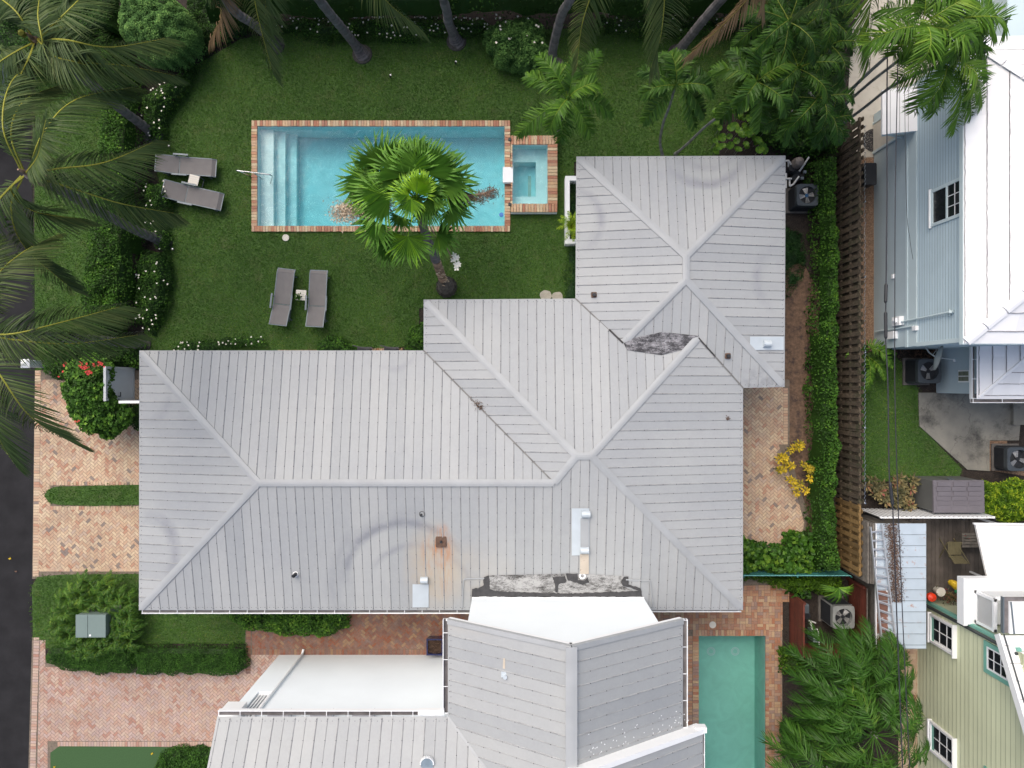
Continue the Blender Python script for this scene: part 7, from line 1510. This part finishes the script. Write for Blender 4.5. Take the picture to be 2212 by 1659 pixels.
for i in range(2):
    for j in range(3): m.box((AX - .035, y0 + (y1 - y0) * i / 2 + .015, z0 + (z1 - z0) * j / 3 + .012), (AX - .015, y0 + (y1 - y0) * (i + 1) / 2 - .015, z0 + (z1 - z0) * (j + 1) / 3 - .012))
part('panes', m, M['glassblock'], o)
# satellite dish
P5 = lambda zx, zy, h: np.array(W(1874 + zx / 5.4, 722 + zy / 5.4, h))
dc = P5(815, 270, 2.6); r = thing("satellite_dish", "grey satellite dish seen edge on above the air conditioner", "satellite dish", tuple(P5(680, 130, 2.3))); m = MB(); ax = np.array([.86, -.25, .28]); ax /= np.linalg.norm(ax); u_ = np.cross(ax, [0, 0, 1.]); u_ /= np.linalg.norm(u_); v_ = np.cross(ax, u_); s = 24; V = [dc - ax * .05]; 
for q, d in ((.4, -.035), (.75, 0), (1.0, .03)): V += [dc + (u_ * math.cos(t) * .40 + v_ * math.sin(t) * .36) * q + ax * d for t in np.arange(s) / s * 2 * PI]
V2_ = [v + ax * -.012 for v in V]; f = [(0, 1 + i, 1 + (i + 1) % s) for i in range(s)] + [(1 + k * s + i, 1 + (k + 1) * s + i, 1 + (k + 1) * s + (i + 1) % s, 1 + k * s + (i + 1) % s) for k in (0, 1) for i in range(s)]; n_ = len(V); m.add(V + V2_, f + [tuple(n_ + i for i in q[::-1]) for q in f]); M['dishm'] = simple("dish_grey", (.30, .34, .35), .5, .05); part('reflector', m, M['dishm'], r, smooth=True)
m = MB(); m.tube([P5(660, 125, 2.2), P5(720, 215, 2.3), dc - ax * .06], .022, 8); m.tube([P5(860, 115, 2.4), P5(760, 240, 2.35)], .01, 6); part('bracket', m, M['dishm'], r); m = MB(); e_ = P5(1010, 300, 2.75); m.tube([dc - v_ * .0 + ax * .02, e_], .014, 6); m.tube([e_ - [0, .06, 0], e_ + [0, .03, 0]], [.04, .03], 10); part('receiver_arm', m, M['dishm'], r)
m = MB(); n_ = 160; c = np.array(W(1990, 762, .1)); P = c + R.normal(0, 1, (n_, 3)) * [.6, .14, .05]; P[:, 2] = abs(P[:, 2]) + .02; leaves(m, P, R.normal(size=(n_, 3)) + [0, 0, 1], .12, .3, R.random(n_)); solo("leaf_litter", m, M['debris'], "dead leaves behind the air conditioner along the blue wall", "debris")
# neighbour block top right
m = MB(); a = W(2176, 78, 3); m.box((a[0], W(0, 78, 3)[1], 0), (24, 20, 3)); solo("neighbour_house", m, M['bluetrim'], "flat pale blue green building corner at the top right edge", "house")

# ---- storage shed, vinyl fence, metal shed
r = thing("storage_shed", "grey plastic storage shed at the end of the lawn below the patio", "shed", (14.4, -3.6, 0)); x0, x1, y0, y1 = 13.66, 15.26, -4.14, -3.14; m = MB(); m.box((x0, y0, 0), (x1, y1, 1.28)); part('wall', m, M['resinside'], r); m = MB()
V = [(x0 - .03, y0 - .03, 1.28), (x1 + .03, y0 - .03, 1.28), (x1 + .03, y1 + .03, 1.28), (x0 - .03, y1 + .03, 1.28), (x0 - .02, y0 - .02, 1.36), (x1 + .02, y0 - .02, 1.36), (x1 + .02, y1 + .02, 1.32), (x0 - .02, y1 + .02, 1.32)]; m.add(V, [(0, 1, 5, 4), (1, 2, 6, 5), (2, 3, 7, 6), (3, 0, 4, 7), (4, 5, 6, 7)])
for i in range(6):
    for j in range(3): m.box((x0 + .06 + j * .5 + (i % 2) * .05, y0 + .06 + i * .155, 1.34), (x0 + .52 + j * .5 + (i % 2) * .0, y0 + .20 + i * .155, 1.358 + .003 * random.random()), random.random())
part('lid', m, M['resin'], r); m = MB(); xc_ = (x0 + x1) / 2 - .1; m.bar((xc_ - .08, y1 + .02, 1.2), (xc_ - .08, y1 + .06, 1.0), .03, .03); m.bar((xc_ + .02, y1 + .02, 1.2), (xc_ + .02, y1 + .06, 1.0), .03, .03); part('handle', m, M['lframe'], r); m = MB(); m.box((xc_ - .035, y1, .1), (xc_ - .02, y1 + .006, 1.25)); part('door_gap', m, M['black'], r)
r = thing("picket_fence", "white slatted fence above the metal roofed shed", "fence", (13.5, -4.23, 0)); m = MB(); x = 11.75; yf = -4.24
while x < 15.4: m.box((x, yf - .01, .1), (x + .075, yf + .01, 1.66)); x += .15
part('slats', m, M['white'], r); m = MB(); m.box((11.75, yf - .045, 1.6), (15.4, yf - .011, 1.68)); m.box((11.75, yf - .045, .3), (15.4, yf - .011, .38)); part('rail', m, M['white'], r)
for x in (11.8, 12.95, 14.4, 15.38): part('post', MB().box((x - .03, yf - .1, 0), (x + .03, yf - .046, 1.72)), M['black'], r)
r = thing("metal_shed", "low shed with a flat whitish metal roof carrying a ladder", "shed", (12, -6.2, 0)); hh = 2.1; x0, x1 = 11.2, 12.95; y0, y1 = -8.27, -4.36
m = MB(); m.box((x0 + .48, y0 + .1, 0), (x1 - .1, y1 - .1, hh - .05)); part('wall', m, M['greywood'], r)
M['shedroof'] = simple("blueish_white_sheet", (.42, .50, .57), .5, .06, 2.5, tone=.12, dirt=((.36, .22, .17), 4.5, .60, .70)); M['shedrust'] = simple("rusty_sheet", (.15, .075, .055), .8, .35, 3, dirt=((.60, .63, .65), 2.2, .56, .60))
m, ml = MB(), MB(); y = y1
while y > y0: b_ = max(y - .345, y0); m.box((x0 + .19, b_ + .004, hh), (x1, y - .004, hh + .03), random.random()); ml.box((x0 + .19, b_ - .009, hh + .005), (x1, b_ + .009, hh + .042)); y = b_
o = part('roof', m, M['shedroof'], r); M['shedseam'] = simple('shed_seam', (.22, .26, .29), .6, .2, 5); part('seams', ml, M['shedseam'], o); m = MB(); m.box((x0 + .192, y0 + .02, hh + .031), (x0 + .55, W(0, 1275, hh)[1], hh + .035)); part('rusty_panel', m, M['shedrust'], o, "rust red patches beside the ladder"); 
m = MB(); m.box((x0 + .17, y0, hh - .02), (x0 + .19, y1, hh + .06)); part('edge_trim', m, M['white'], o)
m = MB(); 
for i in range(3): m.box((x0 - .02 + i * .06, W(0, 1262, hh)[1], .3), (x0 + .03 + i * .06, y1, hh - .02 - .04 * (2 - i)), random.random())
part('side_boards', m, M['greywood'], r)
m = MB(); n_ = 3000; t = R.random(n_); y_ = W(0, 1130, hh)[1] * (1 - t) + W(0, 1300, hh)[1] * t; xx = W(1925, 0, hh)[0] + R.normal(0, .11, n_) + t * .15; leaves(m, np.column_stack([xx, y_, np.full(n_, hh + .045) + R.random(n_) * .03]), R.normal(size=(n_, 3)) + [0, 0, 1.5], .045, .5, R.random(n_)); solo("leaf_litter", m, M['debris'], "brown leaf litter lying under the ladder on the metal shed roof", "debris")
r = thing("ladder", "long aluminium ladder lying on the metal shed roof", "ladder", W(1895, 1260, 2.2)); lz = hh + .14; L0, L1 = np.array(W(1880, 1138, lz)), np.array(W(1908, 1420, lz)); R0, R1 = np.array(W(1904, 1133, lz)), np.array(W(1941, 1440, lz))
M['alu'] = simple("aluminium", (.50, .52, .54), .35, .08, 6, .5); part('rail', MB().bar(L0, L1, .03, .09), M['alu'], r); part('rail', MB().bar(R0, R1, .03, .09), M['alu'], r)
for i in range(15): t = (i + .6) / 15.2; part('rung', MB().bar(L0 * (1 - t) + L1 * t, R0 * (1 - t) + R1 * t, .035, .03).bar(L0 * (1 - t) + L1 * t + [0, -.05, -.05], R0 * (1 - t) + R1 * t + [0, -.05, -.05], .02, .02), M['alu'], r)
# deck behind
r = thing("deck", "dark wooden deck between the metal shed and the white canopy", "deck", (14, -5, 0)); m = MB(); x = 13.0
while x < 16.6: m.box((x, -7.3, .2), (x + .135, -4.35, .3), random.random()); x += .145
part('deck_boards', m, M['deckwood'], r)
M['rattan'] = simple("olive_slats", (.13, .115, .06), .7, .15, 8)
c = np.array(W(2062, 1195, .75)); r = thing("folding_chair", "olive folding chair with slatted seat standing on the dark deck", "chair", (c[0], c[1], .3)); m = MB()
for i in range(9): m.box((c[0] - .22 + i * .05, c[1] - .05, .74), (c[0] - .18 + i * .05, c[1] + .38, .755))
part('seat', m, M['rattan'], r); m = MB()
for i in range(9): x = c[0] - .22 + i * .05; m.bar((x + .02, c[1] - .08, .76), (x + .02, c[1] - .25, 1.15), .035, .012)
part('backrest', m, M['rattan'], r); m = MB()
for s in (-.24, .24): m.bar((c[0] + s, c[1] + .4, .3), (c[0] + s, c[1] - .25, 1.16), .02, .03); m.bar((c[0] + s, c[1] - .25, .3), (c[0] + s, c[1] + .35, .75), .02, .03)
part('frame', m, M['rattan'], r)
c = np.array(W(2100, 1165, .6)); r = thing("deck_bench", "dark wooden bench near the canopy on the deck", "bench", (c[0], c[1], .3)); m = MB()
for i in range(5): m.box((c[0] - .4, c[1] - .25 + i * .1, .68), (c[0] + .4, c[1] - .17 + i * .1, .70))
part('seat', m, M['greywood'], r)
for sx in (-.35, .35): part('leg', MB().box((c[0] + sx - .03, c[1] - .2, .3), (c[0] + sx + .03, c[1] + .2, .68)), M['greywood'], r)
solo("red_toy", MB().tube([W(2082, 1159, .5), W(2096, 1162, .5)], [.06, .03], 8), M['orange'], "small red and white object on the deck beside the canopy", "toy")
# things by the yellow house corner
c = W(2014, 1291, .9); r = thing("bucket", "round red orange bucket at the corner of the yellow house", "bucket", (c[0], c[1], .7)); part('body', MB().tube([(c[0], c[1], .7), (c[0], c[1], .8), (c[0], c[1], .9), (c[0], c[1], .95)], [.1, .145, .14, .02], 20), M['orange'], r)
c = W(2033, 1279, .9); r = thing("flower_pot", "cream round flower pot beside the red bucket", "pot", (c[0], c[1], .6)); part('pot', MB().tube([(c[0], c[1], .6), (c[0], c[1], .9), (c[0], c[1], .905), (c[0], c[1], .8)], [.1, .15, .115, .11], 20, cap=False), M['cream'], r); part('soil', MB().disc(c, .11, .82), M['soil'], r)
def sack(x, y, z, sx, sy, sz, mat, label, name, cat, rz=0):
    c = np.array(W(x, y, z)); m = MB(); n1, n2 = 14, 9; V = []
    for i in range(n2):
        ph = PI * i / (n2 - 1) - PI / 2
        for j in range(n1): th = 2 * PI * j / n1; k = 1 + .12 * math.sin(3 * th + i) + random.uniform(-.05, .05); px, py = sx * math.cos(ph) * math.cos(th) * k, sy * math.cos(ph) * math.sin(th) * k; V.append(c + [px * math.cos(rz) - py * math.sin(rz), px * math.sin(rz) + py * math.cos(rz), sz * math.sin(ph)])
    m.add(V, [(i * n1 + j, i * n1 + (j + 1) % n1, (i + 1) * n1 + (j + 1) % n1, (i + 1) * n1 + j) for i in range(n2 - 1) for j in range(n1)]); return solo(name, m, M[mat], label, cat)
sack(2062, 1263, .8, .22, .13, .16, 'yellow', "crumpled yellow sack beside the cream flower pot", "sack", "sack", -.7); sack(2070, 1277, .85, .12, .09, .1, 'green', "green netting bundle lying on the yellow sack", "netting", "netting")
m = MB(); n_ = 340; c = np.array(W(2060, 1292, .8)); P = c + R.normal(0, 1, (n_, 3)) * [.2, .1, .08] + np.outer(R.normal(0, .2, n_), [.7, -.35, 0]); leaves(m, P, R.normal(size=(n_, 3)) + [0, 0, 1], .12, .2, R.random(n_)); m.tube([c - [0, 0, .5], c], .03, 6, 0); solo("potted_plant", m, M['redcroton'], "straggly dark potted plant between the yellow sack and the balcony", "plant")
# white canopy
r = thing("canopy", "large plain white canopy roof at the right edge below the golden bush", "canopy", (15.5, -5.5, 0)); hc = 2.6; pts_ = [np.array(W(x, y, hc)) for x, y in ((2107, 1132), (2300, 1136), (2300, 1282), (2133, 1282), (2130, 1262), (2134, 1252))]; m = MB(); n_ = len(pts_); V = pts_ + [q - [0, 0, .08] for q in pts_]; m.add(V, [tuple(range(n_))[::-1], tuple(range(n_, 2 * n_))] + [(i, n_ + i, n_ + (i + 1) % n_, (i + 1) % n_) for i in range(n_)]); part('roof', m, M['canvas'], r)
for x, y in ((2195, 1142), (2195, 1275)): q = W(x, y, hc); part('post', MB().box((q[0], q[1] - .05, 0), (q[0] + .06, q[1], hc - .08)), M['white'], r)
m = MB(); m.bar(W(2103, 1131, hc), W(2300, 1133, hc), .05, .08); part('edge_trim', m, M['white'], r)
# ---- yellow house
YX = 13.85; yN3 = -7.32; yh = thing("house", "pale yellow sided house with aqua window trim in the lower right corner", "house", (16, -11, 0)); rz0 = 4.75; sl3 = .53; RX = 13.5; zroof = lambda y: rz0 + (-6.96 - y) * sl3 + .0
m = MB(); n_ = 34; zt_ = 6.8; dz = .205
m.add([(YX + .02, yN3, 0), (YX + .02, -15, 0), (YX + .02, -15, zroof(-15)), (YX + .02, yN3, zroof(yN3) + .25)], [(0, 1, 2, 3)][::-1], .9); m.add([(YX + .02, yN3, 0), (20, yN3, 0), (20, yN3, 5), (YX + .02, yN3, 5)], [(0, 1, 2, 3)])
for i in range(n_):
    z = i * dz; yy = yN3 if z < zroof(yN3) else -6.96 - (z - rz0) / sl3
    if yy < -15: break
    m.box((YX - .017, -15, z + dz - .016), (YX, yy, z + dz), 0)  # lap line and underside get a dark tone, standing in for shade
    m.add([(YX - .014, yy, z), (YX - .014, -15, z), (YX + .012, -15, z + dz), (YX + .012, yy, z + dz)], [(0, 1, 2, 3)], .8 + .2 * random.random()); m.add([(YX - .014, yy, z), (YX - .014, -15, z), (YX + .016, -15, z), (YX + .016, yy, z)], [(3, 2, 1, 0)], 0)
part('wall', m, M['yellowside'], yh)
m = MB(); m.box((YX - .03, yN3, 0), (YX + .09, yN3 + .09, 5.0)); part('corner_trim', m, M['aqua'], yh); m = MB(); m.tube([(YX - .05, yN3 - .06, .1), (YX - .05, yN3 - .06, 5.0)], .05, 10); M['pipedark'] = simple("dark_downspout", (.045, .055, .055), .4, .1); part('downspout', m, M['pipedark'], yh)
def ywin(y0, y1, z0, z1, casing, aqua=False, lab=None):
    m = MB(); xo = YX - (.05 if aqua else .10); t_ = .13 if aqua else .07
    for a, b in (((y0 - t_, z0 - t_), (y1 + t_, z0)), ((y0 - t_, z1), (y1 + t_, z1 + t_)), ((y0 - t_, z0), (y0, z1)), ((y1, z0), (y1 + t_, z1))): m.box((xo, a[0], a[1]), (YX + .01, b[0], b[1]))
    o = part('window', m, M['aqua'] if aqua else M['white'], yh, lab); m = MB(); m.box((YX - .022, y0, z0), (YX - .002, y1, z1)); part('pane', m, M['glassdark'], o); m = MB(); x = YX - .045
    for a, b in (((y0, z0), (y1, z0 + .05)), ((y0, z1 - .05), (y1, z1)), ((y0, z0 + .05), (y0 + .05, z1 - .05)), ((y1 - .05, z0 + .05), (y1, z1 - .05))): m.box((x, a[0], a[1]), (YX - .022, b[0], b[1]))
    for k in (1, 2): y = y0 + (y1 - y0) * .5; zc_ = z0 + (z1 - z0) * k / 3; m.box((x + .008, y0 + .05, zc_ - .012), (YX - .022, y1 - .05, zc_ + .012))
    m.box((x + .006, y - .012, z0 + .05), (YX - .024, y + .012, z1 - .05)); part('sash', m, M['white'], o)
    if not aqua:
        m = MB(); m.box((YX - .16, y0 - .12, z1 + .071), (YX, y1 + .12, z1 + .11)); part('head_trim', m, M['white'], o); m = MB(); m.box((YX - .14, y0 - .1, z0 - .12), (YX, y1 + .1, z0 - .071)); part('sill', m, M['white'], o)
        m = MB(); m.box((YX - .05, y0 - .0, z0 + .0), (YX - .046, y1, z0 + .12)); part('lower_trim', m, M['aqua'], o)
ywin(-8.42, -7.62, .95, 2.15, True, lab="lower white framed window nearest the metal shed"); ywin(-12.0, -11.15, .95, 2.15, True, lab="lower white framed window cut by the bottom edge"); ywin(-8.28, -7.62, 3.72, 4.62, False, True, "upper window in a broad aqua surround"); ywin(-12.0, -11.3, 3.72, 4.62, False, True, "second upper window with aqua surround at the bottom edge")
m = MB(); yr = -11.0; V = [(RX, -6.96, rz0), (RX, yr, zroof(yr)), (20, yr, zroof(yr)), (20, -6.96, rz0)]
shingle(yh, V, 'x', .4, .6, 12); m = MB(); a = np.array((RX, -6.96, rz0 - .1)); b = np.array((RX, yr, zroof(yr) - .1)); m.bar(a, b, .04, .22); part('rake_board', m, M['white'], yh); m = MB(); m.bar(a + [.1, .04, .125], b + [.1, .04, .125], .035, .02); part('drip_edge', m, M['pipedark'], yh)
m = MB(); V = [(RX + .02, yr, zroof(yr)), (RX + .02, -15, zroof(yr) - 2.1), (20, -15, zroof(yr) - 2.1), (20, yr, zroof(yr))]; m.add(V, [(0, 1, 2, 3)], .5); part('roof', m, M['whiteshingle'], yh)
# porch roof and balcony
m = MB(); hp_ = 4.8; a = W(2181, 1388, hp_); b = W(2230, 1300, hp_); m.box((a[0], -6.9, hp_ - .12), (20, b[1], hp_)); po = part('porch_roof', m, M['white'], yh); m = MB(); m.box((a[0] - .13, -6.9, hp_ - .14), (a[0], b[1] + .1, hp_ - .06)); m.box((a[0], b[1], hp_ - .14), (20, b[1] + .1, hp_ - .06)); part('gutter', m, M['gutter'], po); m = MB(); m.box((a[0] - .16, -6.9, hp_ - .14), (a[0] - .131, b[1] + .12, hp_ - .02)); m.bar((a[0] + .12, -6.9, hp_ + .01), (a[0] + .03, b[1], hp_ + .01), .04, .02); part('edge_trim', m, M['lframe'], po)
bz = 2.95; m = MB(); m.box((13.62, -7.25, bz - .15), (20, -5.9, bz)); ba = part('balcony', m, M['white'], yh, "white louvred balcony"); m = MB(); m.box((13.60, -7.28, bz - .3), (13.72, -5.86, bz + .03)); m.box((13.72, -5.98, bz - .3), (20, -5.86, bz + .03)); part('edge_trim', m, M['white'], ba)
m = MB(); xb_, yb1, yb2 = 13.98, -7.18, -6.22; m.box((xb_ - .04, yb1, bz), (xb_ + .04, yb1 + .08, bz + .9)); m.box((xb_ - .04, yb2 - .08, bz), (xb_ + .04, yb2, bz + .9)); m.box((xb_ - .05, yb1, bz + .82), (xb_ + .05, yb2, bz + .9)); m.box((xb_ - .04, yb1, bz), (xb_ + .04, yb2, bz + .08))
for i in range(14): y = yb1 + .1 + i * (yb2 - yb1 - .2) / 14; m.add([(xb_ - .02, y, bz + .08), (xb_ - .02, y, bz + .82), (xb_ + .02, y + .04, bz + .82), (xb_ + .02, y + .04, bz + .08)], [(0, 1, 2, 3)]); m.add([(xb_ - .02, y, bz + .08), (xb_ - .02, y, bz + .82), (xb_ + .02, y + .04, bz + .82), (xb_ + .02, y + .04, bz + .08)], [(3, 2, 1, 0)])
part('balustrade', m, M['white'], ba); m = MB(); m.box((xb_, yb2 - .04, bz + .82), (20, yb2 + .06, bz + .9)); m.box((xb_, yb2 - .03, bz), (20, yb2 + .03, bz + .08)); x = xb_ + .1
while x < 18: m.bar((x, yb2, bz + .08), (x + .0, yb2, bz + .82), .05, .02); x += .085
part('balustrade', m, M['white'], ba)
for x in (17.0,): part('porch_post', MB().box((x, -6.05, .3), (x + .1, -5.95, bz - .31)), M['white'], yh)

# ================================================================== GRASS BLADES
mbg = MB()
for poly, holes, dens, z in GR:
    P0 = np.array(poly); lo = P0.min(0); hi = P0.max(0); n = int((hi - lo).prod() * dens); P = lo + R.random((n, 2)) * (hi - lo)
    k = inpoly(P, poly)
    for h in holes: k &= ~inpoly(P, h)
    P = P[k]; e = edged(P, poly); P = P + R.normal(0, .055, P.shape) * (e < .14)[:, None]; n = len(P)
    a = R.random(n) * 2 * PI; l = R.uniform(.025, .06, n); w = R.uniform(.007, .013, n)
    base = np.column_stack([P, np.full(n, z - .004)]); s = np.column_stack([np.cos(a), np.sin(a), np.zeros(n)]); t = np.column_stack([-np.sin(a), np.cos(a), np.zeros(n)])
    lean = R.uniform(.3, 1.1, n)[:, None]
    V = np.stack([base - s * w[:, None], base + s * w[:, None], base + t * l[:, None] * lean + [0, 0, 1] * l[:, None]], 1)
    cl = vnoise(P[:, 0], P[:, 1], 1.1, 77) ; cl2 = vnoise(P[:, 0], P[:, 1], .3, 78)
    tone = .48 + .26 * (cl - .5) * 2 + .16 * (cl2 - .5) * 2 + R.normal(0, .2, n)
    mbg.polys(V, np.clip(tone, 0, 1))
solo("grass", mbg, M['grass'], "short green lawn grass around the pool and verges", "grass", kind='stuff', loc=(0, 0, 0))
